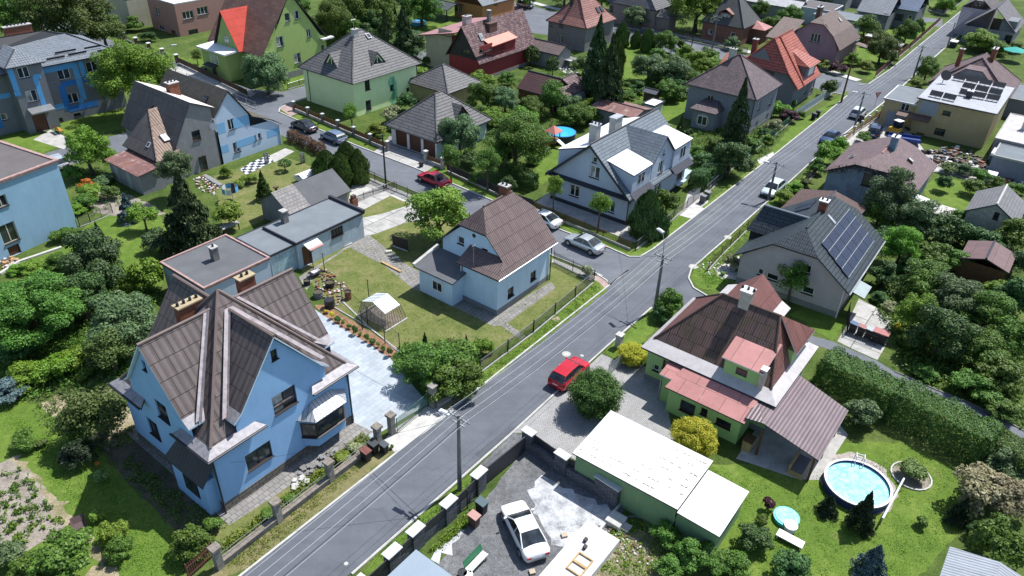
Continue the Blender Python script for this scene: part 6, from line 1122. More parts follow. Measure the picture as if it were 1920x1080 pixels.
PL='''t 22 40 48 1.5 1.0 mid|leafy tree cut by the top left corner
t 132 28 66 1.6 .95 olive|largest olive-green tree at the top left behind the striped house
t 192 58 34 1.2 .8 olive|smaller olive tree between the striped house and the gate pillars
s 206 44 15 0 .8 mid|low bush at the foot of the cream house
s 250 45 17 0 .8 mid|rounded bush beside the pink house corner
s 276 68 14 0 .7 dark|dark bush hard against the pink house wall
s 228 52 11 0 .6 purple|reddish low bush behind the gate pillars
s 52 8 26 0 1 mid|leafy bush at the very top left beside the street
t 250 150 64 1.2 1.0 bright|big bright green tree between the striped house and the twin house
t 162 285 38 .8 1.05 bright|round bright green tree by the left side street
P 368 104 10 .6 1.1 mid|young sapling on the lawn before the pink house
t 498 138 38 .6 .95 grey|dense dark grey-green tree at the green gabled house corner
s 138 326 17 0 .9 mid|fresh green bush beside the blue box house wall
s 163 345 14 0 .7 orange|orange-flowered clump in the terraced bed by the blue box house
s 172 358 22 0 .7 lime|yellow-flowered bush in the terraced bed by the blue box house
s 158 378 20 0 .6 mid|low bush below the yellow-flowered bush
s 145 392 17 0 .5 bright|lowest leafy clump in the terraced bed near the little gate
s 195 338 17 0 .6 grey|grey leafy strip of bush beside the rusty lean-to
s 207 362 15 0 .9 olive|straggly brownish bush left of the blue spruce
C 237 387 21 .2 1.15 blue|small blue spruce on the left lawn
t 267 402 23 1.4 .8 bright|little bright tree beside the blue spruce
t 330 318 30 3.2 1.0 grey|wispy light treetop rising behind the big dark pine
D 348 395 62 .3 1.15 spruce|big very dark pine between the flat garage and the twin house
s 300 455 28 0 .8 spruce|low dark skirt of pine branches by the flat garage corner
t 180 492 56 .8 1.0 spruce|broad feathery larch in the left garden
C 185 440 15 .6 1.6 spruce|slim young spruce behind the broad larch
s 118 440 20 0 .7 mid|spreading bush at the blue box house steps
s 62 502 22 0 .5 lime|pale low bush on the left lawn
s 28 506 16 0 .5 bright|low bush on the lawn by the left edge under the blue box house
s 60 536 30 0 .5 mid|wide low bush above the big shady tree
s 275 520 34 0 1.0 bright|tall yellow-green bush behind the low flat outbuilding
s 245 545 24 0 .8 lime|smaller yellow-green bush left of the tall one
t 60 590 78 1.0 .8 mid|huge shady tree spreading over the left edge
t 150 560 50 1.0 .8 dark|dark tree between the shady tree and the larch
t 15 560 40 1.0 .8 mid|leafy tree half outside the left edge
t 228 605 60 1.2 .8 grey|grey-green old fruit tree left of the blue house
P 205 650 46 1.0 .8 olive|thin-branched fruit tree below the grey-green one
s 45 705 38 0 .6 bright|leftmost bush of the bright berry thicket
s 100 690 36 0 .7 bright|middle bush of the bright berry thicket
s 140 672 30 0 .7 bright|right end bush of the bright berry thicket
s 12 730 34 0 .6 blue|bluish bush at the left edge below the berry thicket
s 160 700 18 0 .7 mid|small bush under the fruit tree near the house corner
P 175 772 58 .8 .8 olive|sparse bare-limbed tree on the sandy ground by the blue house
P 130 800 34 .6 1.0 mid|weedy young tree left of the sparse one
s 45 828 22 0 .8 mid|small leafy bush on the bottom left lawn
s 76 832 13 0 .6 olive|brown-tinged bush beside the small leafy bush
s 145 852 30 0 .9 needle|dark juniper bush near the house shadow
s 188 893 15 0 1.0 reed|day-lily clump at the edge of the house shadow
s 182 870 6 .2 .6 orange|orange lily blossoms above the day-lily clump
s 182 966 16 0 .9 lime|yellow-green bush on the bottom left lawn, the upper one
s 213 998 22 0 1.0 lime|larger yellow-green bush beside the house shadow
s 222 1032 24 0 .9 mid|leafy bush below the larger yellow-green bush
s 362 1018 34 0 1.0 mid|leafy bush by the brown gate at the lower left
s 398 985 20 0 .8 mid|light leafy bush between the house corner and the brown gate
s 120 1040 52 0 .7 mid|broad berry bush below the vegetable bed
s 60 1062 34 0 .7 mid|berry bush at the bottom edge left of the broad one
s 0 1040 34 0 .8 grey|hazy grey-green bush in the bottom left corner
s 428 402 26 .4 .8 lime|pale-leaved shrub right of the dark pine
s 424 322 11 0 1.0 lime|lime shrub in front of the grey twin house wall
s 466 335 14 0 .7 lime|lime shrub below the chequered terrace
s 448 345 11 0 .6 lime|small lime clump beside the clothes dryer
C 492 345 17 .3 1.4 thuja|small dark fir on the dry lawn by the two-tone shed
G 533 306 12 .6 .55 thuja|mushroom-clipped green topiary on the dry lawn
T 612 312 24 0 1.1 thuja|front left thuja of the clump by the street
T 640 318 22 0 1.2 thuja|front middle thuja of the clump by the street
T 650 298 20 0 1.4 thuja|rear left thuja of the clump by the street
T 672 312 17 0 1.7 thuja|tallest right-hand thuja of the clump by the street
t 820 400 56 1.3 .85 lime|bright lime tree beside the concrete driveway
t 862 252 34 1.2 1.0 grey|grey-green tree in front of the triple garage
t 967 272 54 1.0 .95 mid|big round tree left of the playhouse garden
t 905 182 30 .8 .9 mid|leafy tree right of the triple garage roof
t 948 188 26 .8 .9 grey|tree behind the low brown shed roofs
s 975 238 34 0 .9 bright|light green bush mass behind the big round tree
P 1038 180 24 .8 1.2 mid|slender leafy tree in front of the brown sheds
s 1080 218 28 0 .8 mid|bushy shrub beside the round blue pool
s 1070 200 22 0 .8 grey|greyish shrub behind the blue pool
s 998 205 24 0 .9 mid|bush between the brown sheds and the blue pool
t 800 215 18 .6 .9 olive|small olive shrub tree at the garage roof edge
P 657 210 14 2.2 1.1 bright|young street tree at the mint house fence
P 1040 350 16 2.2 1.5 bright|young street tree at the left gable of the grey-blue house
P 1126 382 21 2.2 1.0 bright|young street tree before the grey-blue house gable
P 845 292 20 2.2 1.1 mid|young street tree behind the red saloon
P 915 303 24 2.2 1.0 mid|young street tree by the dark hedge
s 733 216 17 0 1.0 white|creamy variegated bush at the mint house corner
s 760 193 17 0 1.0 dark|dark bush beside the painted green arch
s 706 242 17 0 .6 lime|low fresh green bush inside the mint house fence
s 738 240 10 0 .6 mid|small low bush behind the brown fence boards
s 712 255 8 0 .6 mid|tiny bush at the end pillar of the brown fence
s 870 150 12 0 .6 purple|reddish maple bush beside the small pyramid garage
s 790 135 16 0 .7 lime|fresh bush between the mint house and the small garage
s 800 115 9 0 .9 dark|dark little bush at the kerb behind the small garage
t 622 45 34 .8 1.1 mid|leafy tree left of the conifers behind the mint house
t 690 15 46 1 1.0 mid|large tree at the top behind the mint house
T 622 58 19 0 1.5 thuja|broad thuja behind the mint house ridge
C 722 66 28 .3 1.5 spruce|left spruce of the pair behind the mint house
C 757 58 28 .3 1.6 spruce|right spruce of the pair behind the mint house
t 770 85 30 .5 .8 grey|grey-green tree below the spruce pair
t 790 12 36 1 .9 mid|tree at the top edge left of the carport
t 560 10 20 1 .9 mid|tree beyond the green gabled house roof
t 660 -5 40 1 1.0 dark|dark tree at the top edge behind the conifers
t 740 -8 36 1 1.0 dark|dark tree at the top edge above the spruce pair
s 800 26 13 0 .8 lime|light bush between the top trees and the carport
G 998 103 12 .5 1.4 thuja|square-clipped yew beside the long low garage
G 1037 120 11 .9 1.2 thuja|egg-clipped tree on a short stem in the back garden
D 1120 110 40 .6 1.7 spruce|tall ragged spruce, left of the big conifer group
C 1143 142 38 .3 1.75 spruce|dark dense spruce in front of the big conifer group
T 1156 112 14 .2 2.3 thuja|slim column conifer at the right of the big conifer group
T 1167 66 12 0 1.6 thuja|plump thuja beside the back street
T 1193 74 9 0 1.5 thuja|smaller left bush of the pair beside the parked dark van
T 1215 76 12 0 1.5 thuja|larger right bush of the pair beside the parked dark van
s 1247 80 20 0 1.0 mid|round bush by the back street, right of the pair
s 1278 86 9 0 1.1 thuja|dark little bush by the back street verge
s 1286 100 17 0 .9 lime|yellow-green bush by the back street
t 1218 128 30 .6 .8 grey|left apple tree in the rear lawn
t 1262 138 34 .6 .8 grey|right apple tree in the rear lawn
s 1305 112 20 0 .8 lime|light bushes behind the dusky pyramid roof
s 1332 104 16 0 1.0 mid|bush right of the light bushes near the back street
s 1250 172 24 0 .8 mid|bush beside the tiny dark garden hut
s 1198 165 15 0 .8 dark|dark bush left of the tiny garden hut
s 1180 178 12 0 .7 mid|small bush on the rear lawn by the rusty roof
s 1090 125 18 0 1 olive|olive bush left of the tall ragged spruce
s 1068 108 9 0 .8 lime|small pale bush by the glass frame
s 1170 160 10 0 .8 mid|low bush beside the green fence panel
C 1276 240 12 .2 1.9 spruce|small spruce at the villa porch
s 1292 252 9 0 1.2 dark|thin dark bush by the villa porch
s 1215 205 24 0 .5 bright|sunny bush along the rusty shed roof
C 1385 218 34 .2 1.85 spruce|tall dark spruce in front of the grey villa
t 1368 298 36 .4 .9 dark|dark round tree under the tall spruce
s 1412 270 17 0 .8 mid|bush at the villa fence right of the spruce
s 1430 250 11 0 .8 dark|small dark bush at the villa fence
s 1305 285 14 0 .8 mid|bush left of the glazed pool cover
T 1214 402 27 0 1.5 dark|dark yew at the corner of the grey-blue house
t 1250 380 22 .4 1.0 mid|leafy tree right of the dark yew
T 1238 420 16 0 1.3 dark|smaller dark yew behind the street fence corner
t 1310 12 48 .8 .9 bright|large bright tree behind the sand-coloured house
t 1270 -4 30 .8 .9 mid|tree left of the large bright one at the top edge
s 1198 30 25 .3 .8 grey|bushy tree in front of the sand-coloured house
s 1175 22 16 .3 .8 mid|smaller bush at the left corner of the sand-coloured house
s 1371 82 13 0 .9 grey|round grey bush at the brick-pink house
t 1405 -2 22 .5 .9 mid|tree at the top edge behind the brick-pink house
t 1482 32 20 .8 1.0 mid|garden tree left of the mauve house
t 1425 20 16 .6 1.0 mid|small tree right of the brick-pink house
P 1625 47 22 1.2 .8 mid|spreading fruit tree right of the mauve house
t 1655 92 27 .4 1.0 olive|bushy tree behind the corner fence of the mauve house
t 1700 62 20 .4 1.0 mid|bush tree along the picket fence on the main road
t 1722 52 13 .4 1.2 mid|narrow bush tree at the upper end of the picket fence
s 1640 66 14 0 .8 mid|bush left of the small flat hut
s 1555 166 15 0 1.0 thuja|round clipped bush at the street corner
s 1545 122 14 0 .7 lime|lime bush by the mauve house wall
s 1572 128 14 0 .8 purple|purple bush at the mauve house door
s 1625 126 13 0 .8 lime|lime bush at the mauve house garden corner
s 1462 190 13 0 .5 lime|clipped lime hedge bush below the red-roofed villa
s 1466 206 16 0 .9 bright|bright bush between the two villas
s 1480 218 16 0 .7 purple|dark red bush by the villa fence
s 1488 196 8 0 1.1 mid|small bush beside the dark red bush
s 1498 214 10 0 .8 mid|green bush right of the dark red bush
s 1450 238 15 0 .9 white|white-blossomed bush by the villa fence
t 1740 130 19 .4 1.1 mid|round tree left of the diamond-slated house
s 1722 155 11 0 .8 lime|bright bush at the yellow annex wall
s 1835 78 30 0 .6 lime|broad light bush right of the road near the top
s 1865 88 22 0 .6 mid|low bush right of the broad light bush
s 1850 48 11 0 .9 dark|dark bush by the top right house wall
s 1905 90 12 0 .8 mid|bush beside the green garden umbrella
s 1878 86 10 0 .9 mid|little bush left of the green garden umbrella
s 1556 288 21 0 1.0 bright|bright bush on the verge by the ivy-eaved house
s 1572 272 14 0 1.0 bright|upper bright bush on the verge near the blue car
s 1532 312 15 0 1.0 mid|green bush on the verge below the bright ones
s 1620 258 13 0 .8 mid|small bush in the yard by the covered dark van
s 1472 372 17 0 .8 lime|grassy bright bush beside the pale parked car
s 1492 352 15 0 .7 bright|bright bush on the verge below the ivy-eaved house
s 1512 342 11 0 .8 olive|thin bush beside the dark rail fence
t 1675 372 40 .8 1.3 grey|tall light tree before the ivy-eaved house
t 1715 410 38 .6 1.0 grey|light tree right of the tall one
t 1650 400 28 .6 1.0 mid|leafy tree at the dark garage roof
t 1745 430 30 .4 .9 dark|first tree of the dark row right of the light trees
t 1782 432 28 .4 .9 dark|second tree of the dark row
t 1818 440 28 .4 .9 dark|third tree of the dark row
t 1850 456 26 .4 .9 dark|fourth tree of the dark row below the eternit shed
t 1895 440 30 .4 1.0 mid|tree of the dark row at the right edge
s 1838 328 18 0 .8 mid|bush by the white van roof in the right yard
s 1770 345 14 0 1.1 dark|dark bush on the sunny lawn strip
s 1808 318 16 0 .7 grey|grey bush behind the sunny lawn strip
s 1778 315 15 0 .7 olive|tangled bush along the yard wall
s 1825 352 19 0 .8 mid|bush right of the sunny lawn strip
s 1870 345 15 0 .8 mid|bush between the yard and the eternit shed
s 1905 352 14 0 .8 mid|bush at the right edge above the eternit shed
t 1690 465 33 .6 1.1 bright|vivid light green tree right of the solar roof
t 1660 512 24 .4 1.0 dark|dark bush tree below the vivid tree
t 1752 482 28 .4 .9 mid|leafy tree right of the vivid tree
t 1800 492 24 .4 .9 mid|leafy tree left of the brown shed
t 1738 530 44 .5 .8 mid|large bushy tree below the vivid tree
t 1790 560 44 .5 .9 grey|large bushy tree in the middle of the right thicket
t 1850 590 44 .6 .9 mid|bushy tree right of the middle thicket tree
t 1905 560 34 .6 1.1 dark|dark tree at the right edge of the thicket
t 1905 490 22 .5 1.2 spruce|spiky conifer at the right edge beside the brown shed
t 1720 590 38 .6 1.0 bright|lime-tipped tree above the bins
t 1765 625 50 .5 1.0 dark|darkest tree of the right thicket behind the bins
t 1835 655 44 .5 .8 mid|thicket tree above the lane
t 1895 640 38 .6 1.0 mid|leafy tree at the right edge above the lane
t 1880 705 40 .5 .8 mid|thicket tree where the lane leaves the picture
t 1820 715 30 .3 .7 mid|lowest thicket tree over the lane
s 1700 640 16 0 .8 mid|shrub right of the bins
s 1650 558 15 0 .7 dark|low dark bush at the concrete forecourt
s 1668 575 14 0 .6 white|pale hosta clump at the concrete forecourt
s 1683 612 9 0 .7 petal|yellow-flowered clump beside the bins
t 1885 770 26 0 .7 mid|bushes under the lane at the right edge
P 1490 518 32 1.3 1.0 mid|young rowan tree before the lilac gable wall
s 1372 492 14 0 1.0 white|pale bush in the rock garden
s 1385 510 8 0 .9 dark|dark little bush in the rock garden
s 1355 512 6 0 .7 lime|small yellow-green clump in the rock garden
s 1254 572 24 0 1.1 mid|leafy bush by the power pole at the junction
s 1238 590 16 0 1.0 dark|dark bush under the eaves corner of the bungalow
B 1185 664 25 0 .75 yellow|flat-clipped golden bush at the courtyard gate
s 1208 650 10 0 .8 mid|small green bush behind the golden one
B 1117 738 46 0 .95 thuja|large ball-clipped bush behind the red suv
B 1300 822 39 0 .9 yellow|round golden bush in front of the green bungalow
s 1617 775 30 0 .9 grey|round bluish bush beside the long hedge
R 1712 882 24 0 .75 reed|tufted reed-like grass clump by the pool
s 1838 915 48 0 .85 beige|big straw-coloured bush on the pool lawn
s 1885 935 40 0 .85 beige|second straw-coloured bush at the right edge
s 1875 868 34 0 .9 grey|grey-green bush above the straw-coloured ones
s 1900 905 22 0 1 dark|dark bush at the right edge behind the straw-coloured ones
C 1805 955 26 .1 1.1 needle|dark blue-black juniper at the foot of the straw-coloured bush
s 1728 978 14 0 .9 mid|little ball bush on the pool lawn
s 1440 948 15 0 1.1 purple|purple barberry behind the white garage end
C 1556 945 22 .1 .9 needle|squat dark conifer left of the pool
D 1622 955 30 .2 1.4 needle|ragged dark conifer in front of the pool
C 1640 1050 36 .1 1.0 blue|large blue spruce at the bottom edge
s 1415 1010 30 0 .8 dark|dark bush in the corner below the white garage
s 1490 1062 34 0 .8 dark|dark bush at the bottom edge left of the blue spruce
s 1430 975 14 0 .8 mid|green bush beside the purple barberry
s 1250 1005 26 0 .8 mid|left bush of the leafy row under the long garage
s 1292 1036 32 0 .8 mid|middle bush of the leafy row under the long garage
s 1340 1050 30 0 .8 mid|third bush of the leafy row under the long garage
s 1378 1062 26 0 .8 mid|last bush of the leafy row under the long garage
s 1255 1062 26 0 .8 mid|bush at the bottom edge below the leafy row
s 1880 1022 42 0 1.1 mid|tall leafy bush at the right edge near the bottom
s 1840 1000 22 0 .9 dark|dark bush left of the tall leafy one
t 800 690 46 .4 .85 mid|left part bush of the leafy mass behind the gate posts
t 855 672 40 .4 .85 mid|back bush of the leafy mass by the street fence
s 872 715 34 0 .9 mid|right bush of the leafy mass by the street fence
s 830 720 36 0 .9 mid|front bush of the leafy mass by the street fence
s 765 672 24 0 .9 mid|light bush at the left tip of the leafy mass
D 797 645 12 .2 2.0 thuja|thin conifer rising from the leafy mass
D 874 645 9 .2 2.2 spruce|narrow fir at the back of the leafy mass
s 906 650 17 0 1.0 bright|round bright bush by the wire fence
s 1098 508 13 0 .8 white|white-flowering bush at the road corner fence
s 640 858 18 0 .5 lime|lettuce-green plants between the wall and the oriel
s 662 838 15 0 .5 white|pale leafy clump beside the recycling bins
s 545 935 14 0 .5 mid|leafy clump by the pile of slabs
s 500 965 16 0 .4 mid|low weeds along the inside of the stone wall
s 735 838 5 0 1 mid|weed tuft at the foot of the gate pillar
s 955 348 14 0 1.2 dark|dark evergreen at the left end of the dark hedge
s 893 335 14 0 .7 mid|leafy shrub behind the street railing'''
for ln in PL .split('\n'):
 a_,lb=ln .split('|');k,x,y,r_,z_,as_,m_=a_ .split();plant(k,float(x),float(y),float(r_),float(z_),float(as_),m_,lb)
MORE='''s 1022 150 14 0 .8 mid|bush below the egg-clipped tree
s 1045 160 12 0 .8 grey|greyish bush by the white rubble
s 900 215 20 0 .8 mid|bush at the right of the triple garage
s 930 222 22 0 .8 bright|fresh bush below the garage treetops
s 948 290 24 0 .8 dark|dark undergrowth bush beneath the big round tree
s 1000 300 14 0 .7 mid|bush on the lawn edge under the big round tree
s 880 300 18 0 .8 dark|dark bush behind the dark board fence
s 1110 215 20 0 .8 mid|bush between the blue pool and the rusty shed
s 1140 190 18 0 .8 dark|dark bush at the foot of the conifers
s 1100 195 16 0 .8 bright|bright bush in front of the conifers
s 1235 105 16 0 .8 mid|bush left of the apple trees
s 1225 150 16 0 .6 mid|low growth under the left apple tree
s 1290 150 22 0 .9 mid|bush hard behind the dusky pyramid roof
s 1318 128 18 0 .9 bright|bright bush at the roof edge of the dusky villa
s 1275 168 20 0 .8 dark|dark bush under the right apple tree
s 1345 118 14 0 .8 lime|lime bush along the back street fence
s 1380 100 12 0 .8 mid|bush left of the red-roofed villa wing
s 1440 262 13 0 .7 bright|bright bush at the green wire fence
s 1340 268 18 0 .7 mid|bush between the villa porch and the dark round tree
s 1320 300 18 0 .7 dark|dark bush beside the glazed enclosure
s 1402 305 16 0 .7 dark|dark bush beneath the tree by the verge
t 1450 48 18 .5 .9 mid|garden tree behind the teal gazebo
t 1520 62 12 .4 .9 dark|dark little tree behind the mauve house roof
t 1350 -6 26 .5 .9 mid|tree at the top edge right of the large bright one
t 1452 -4 20 .5 .9 bright|bright tree at the top edge behind the long sheds
t 1500 -2 22 .5 .9 mid|mid-green tree at the top edge behind the long sheds
t 1555 -6 18 .5 .9 dark|dark tree at the top edge behind the flat block
t 1775 8 16 .4 1.0 bright|bright tree inside the far corner garden wall
t 1790 -2 14 .4 1.0 mid|mid-green tree inside the far corner garden wall
s 1760 14 12 0 .7 lime|lime bush inside the far corner garden wall
s 1680 75 12 0 .8 mid|bush between the small hut and the picket fence
s 1670 110 13 0 .8 mid|bush on the verge below the timber shed
s 1600 112 14 0 .8 bright|bright bush behind the mauve house annex
s 1610 70 12 0 .8 mid|bush left of the spreading fruit tree
t 1130 -4 22 .5 .9 mid|tree at the top edge behind the terracotta house
t 1060 -14 26 .5 .9 dark|dark tree at the top edge left of the terracotta house
t 985 -6 20 .5 .9 mid|tree at the top edge over the back street
t 470 -4 26 .5 .9 mid|tree at the top edge behind the pink house
t 340 -14 30 .5 .9 mid|tree at the top edge over the pink roof
t 80 0 34 .8 .9 mid|tree at the top edge above the largest olive tree
t 700 50 26 .4 1.0 dark|dark tree between the broad thuja and the spruce
t 655 62 24 .4 1.1 mid|mid-green tree behind the mint house ridge
t 840 60 12 .3 .9 mid|small tree below the carport
s 825 75 14 0 .8 dark|dark bush at the left of the dark red house
s 870 170 16 0 .8 mid|bush in front of the dark red house wall
s 905 150 20 0 .8 bright|bright bush at the dark red house base
s 950 150 16 0 .8 mid|bush by the dark red house steps
s 1730 470 20 0 .8 mid|bush between the vivid tree and the dark row
s 1830 470 22 0 .8 mid|bush under the dark row left of the brown shed
s 1870 545 24 0 .8 bright|bright bush below the brown shed
s 1700 500 22 0 .8 dark|dark bush right below the vivid tree
s 1660 440 22 0 .9 dark|dark bush under the tall light tree
s 1620 460 14 0 .9 dark|dark bush at the brown shingle garage corner
s 1760 585 22 0 .8 mid|bush in the gap of the right thicket
s 1810 610 24 0 .8 bright|bright bush in the right thicket
s 1850 745 26 0 .6 mid|low thicket edge over the lane
s 1740 700 22 0 .5 mid|weedy bank bush above the lane
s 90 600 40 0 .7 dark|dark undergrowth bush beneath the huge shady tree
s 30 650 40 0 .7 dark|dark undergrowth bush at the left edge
s 260 600 26 0 .8 mid|bush against the blue house rear gable
s 240 660 22 0 .8 grey|grey bush by the blue house side
s 215 520 22 0 .7 bright|bright bush under the broad larch
s 110 490 24 0 .6 mid|low bush left of the broad larch
s 1905 410 18 0 .9 dark|dark bush behind the eternit shed
s 1800 405 14 0 .8 mid|bush left of the eternit shed'''
for ln in MORE .split('\n'):
 a_,lb=ln .split('|');k,x,y,r_,z_,as_,m_=a_ .split();plant(k,float(x),float(y),float(r_),float(z_),float(as_),m_,lb)
hedge((955,338),(1002,358),1.6,2.0,'dark','dark clipped hedge along the garden behind the young street tree')
hedge((545,262),(604,290),1.1,1.3,'brown','low brown-tipped hedge on the street side of the blue twin house')
hedge((1300,358),(1350,322),1.8,2.0,'dark','dark hedge between the glazed pool cover and the main road')
hedge((1540,705),(1668,770),2.9,2.3,'thuja','upper length of the thick hedge along the lane')
hedge((1672,772),(1845,862),3.0,2.5,'thuja','lower length of the thick hedge along the lane');hedge((1840,850),(1925,905),2.4,2.2,'thuja','end of the lane hedge at the right edge')
hedge((965,162),(1010,178),.8,1.6,'thuja','narrow hedge hidden behind the brown sheds')if 0 else None
def scatter(name,poly,n,mat,size,h=.25,label=None,cat='plants',seed=0,px=True):
 rs=random .Random(seed);P=[at(*p)for p in poly];xs=[p .x for p in P];ys=[p .y for p in P];pts=[]
 def inside(x,y):
  c=False
  for i in range(len(P)):
   a,b=P[i],P[i-1]
   if(a .y>y)!=(b .y>y)and x<(b .x-a .x)*(y-a .y)/(b .y-a .y)+a .x:c=not c
  return c
 while len(pts)<n:
  x,y=rs .uniform(min(xs),max(xs)),rs .uniform(min(ys),max(ys))
  if inside(x,y):pts .append((x,y))
 return pts
def weeds(name,poly,clumps,mat,size=.1,h=.2,spread=.25,per=26,label='',seed=1,row=None):
 pts=scatter(name,poly,clumps,mat,size,seed=seed);rs=np .random .RandomState(seed);P=[];N_=[]
 for x,y in pts:
  k=rs .randint(per//2,per);s=spread*rs .uniform(.5,1.2)
  P .append(np .stack([x+rs .normal(size=k)*s*.5,y+rs .normal(size=k)*s*.5,np .abs(rs .normal(size=k))*h*.5+.03],1));N_ .append(rs .normal(size=(k,3))*.6+np .array([0,0,.8]))
 me=leafmesh(name,np .concatenate(P),np .concatenate(N_),size,2.0,seed);o=bpy .data .objects .new(name,me);COL .objects .link(o);o .material_slots[0].link='OBJECT';o .material_slots[0].material=LG[mat];return tag(o,label,'plants',None,'stuff')
weeds('vegetables',[(-20,905),(28,865),(70,915),(100,960),(40,1010),(-10,990)],64,'mid',.10,.28,.24,30,'leafy vegetables in rows on the pale soil',3)
weeds('vegetables',[(-20,990),(60,960),(125,975),(100,1000),(28,1040),(-20,1020)],26,'bright',.10,.2,.22,26,'thin seedlings on the lower part of the vegetable bed',4)
weeds('ground_cover',[(80,700),(200,690),(265,815),(200,860),(110,850),(70,770)],260,'olive',.09,.25,.35,22,'weeds on the sandy ground beside the blue house',5)
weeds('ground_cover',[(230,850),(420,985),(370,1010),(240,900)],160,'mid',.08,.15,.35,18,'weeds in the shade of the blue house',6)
weeds('ground_cover',[(0,640),(180,640),(250,700),(200,730),(0,760)],420,'mid',.11,.4,.5,30,'undergrowth below the fruit trees',7)
weeds('ground_cover',[(800,1040),(890,950),(885,975),(830,1025)],120,'bright',.07,.15,.2,18,'weeds along the foot of the stone wall',8)
weeds('ground_cover',[(895,698),(960,640),(1120,525),(1132,545),(960,680),(870,752)],420,'bright',.05,.07,.35,16,'tufted verge grass beside the main road',9)
weeds('ground_cover',[(700,1050),(850,925),(955,850),(955,862),(850,948),(740,1050)],200,'bright',.05,.07,.3,14,'verge grass outside the stone wall',10)
weeds('ground_cover',[(1640,560),(1900,560),(1920,800),(1700,700)],900,'mid',.14,.5,.6,26,'undergrowth of the right-hand thicket',11)
weeds('ground_cover',[(1300,508),(1360,455),(1490,340),(1500,345),(1400,440),(1340,500),(1370,530),(1330,545)],340,'bright',.06,.09,.35,16,'verge grass across the road',12)
weeds('ground_cover',[(1150,985),(1235,975),(1300,1080),(1080,1080)],260,'lime',.07,.14,.3,16,'sparse weeds on the rough plot',13)
weeds('ground_cover',[(400,1060),(560,935),(700,822),(720,835),(470,1062)],420,'lime',.05,.08,.3,12,'dry verge grass outside the old wall',14)
weeds('ground_cover',[(420,1020),(560,915),(680,815),(690,825),(430,1030)],260,'lime',.08,.22,.3,20,'flowers and weeds inside the old wall',15)
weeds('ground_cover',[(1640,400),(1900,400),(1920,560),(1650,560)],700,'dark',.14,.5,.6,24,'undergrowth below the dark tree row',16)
weeds('ground_cover',[(900,150),(1000,150),(1080,240),(960,300),(880,240)],420,'mid',.12,.4,.6,22,'undergrowth around the brown sheds',17)
weeds('ground_cover',[(135,320),(200,320),(260,385),(200,400),(150,385)],160,'mid',.1,.3,.4,22,'garden plants in the terraced bed',18)
def bits(name,poly,n,mats,s=(.04,.12),label='',cat='stones',seed=0):
 rs=random .Random(seed);mb=MB()
 for x,y in scatter(name,poly,n,None,0,seed=seed):w=rs .uniform(*s);mb .obox((x,y,0),w,w*rs .uniform(.6,1.4),w*rs .uniform(.4,1),rs .uniform(0,3),rs .randrange(len(mats)))
 return tag(mb .build(name,mats),label,cat,None,'stuff')
weeds('ground_cover',[(1020,130),(1180,150),(1300,130),(1300,180),(1200,190),(1080,240),(1000,200)],420,'bright',.13,.4,.6,22,'undergrowth of the middle back gardens',19)
weeds('ground_cover',[(1300,250),(1480,230),(1430,300),(1330,350),(1290,300)],360,'mid',.12,.4,.5,22,'undergrowth round the grey villa garden',20)
weeds('ground_cover',[(600,20),(800,20),(800,110),(780,130),(620,60)],420,'mid',.16,.5,.7,22,'undergrowth under the trees behind the mint house',21)
weeds('ground_cover',[(0,540),(280,520),(300,560),(260,640),(0,700)],700,'mid',.12,.4,.5,26,'undergrowth below the shady trees of the left garden',22)
weeds('ground_cover',[(750,640),(900,640),(900,700),(850,755),(740,690)],260,'mid',.1,.4,.4,26,'leaves low down in the leafy mass by the gate posts',23)
for nm_,pl_,sd_,lb_ in(('a',[(600,480),(700,440),(1000,500),(1100,545),(900,690),(760,650),(650,600)],61,'uneven tufts over the dry lawn of the small house'),('b',[(1320,880),(1520,900),(1700,840),(1820,900),(1780,1010),(1690,1090),(1420,1080)],62,'uneven tufts over the pool lawn'),('c',[(0,765),(150,850),(320,1000),(340,1075),(220,1070),(150,960),(60,860)],63,'uneven tufts over the lower left lawn')):
 weeds('grass',pl_,650,'lime' if nm_=='a' else 'bright',.045,.05,.5,16,lb_,sd_)
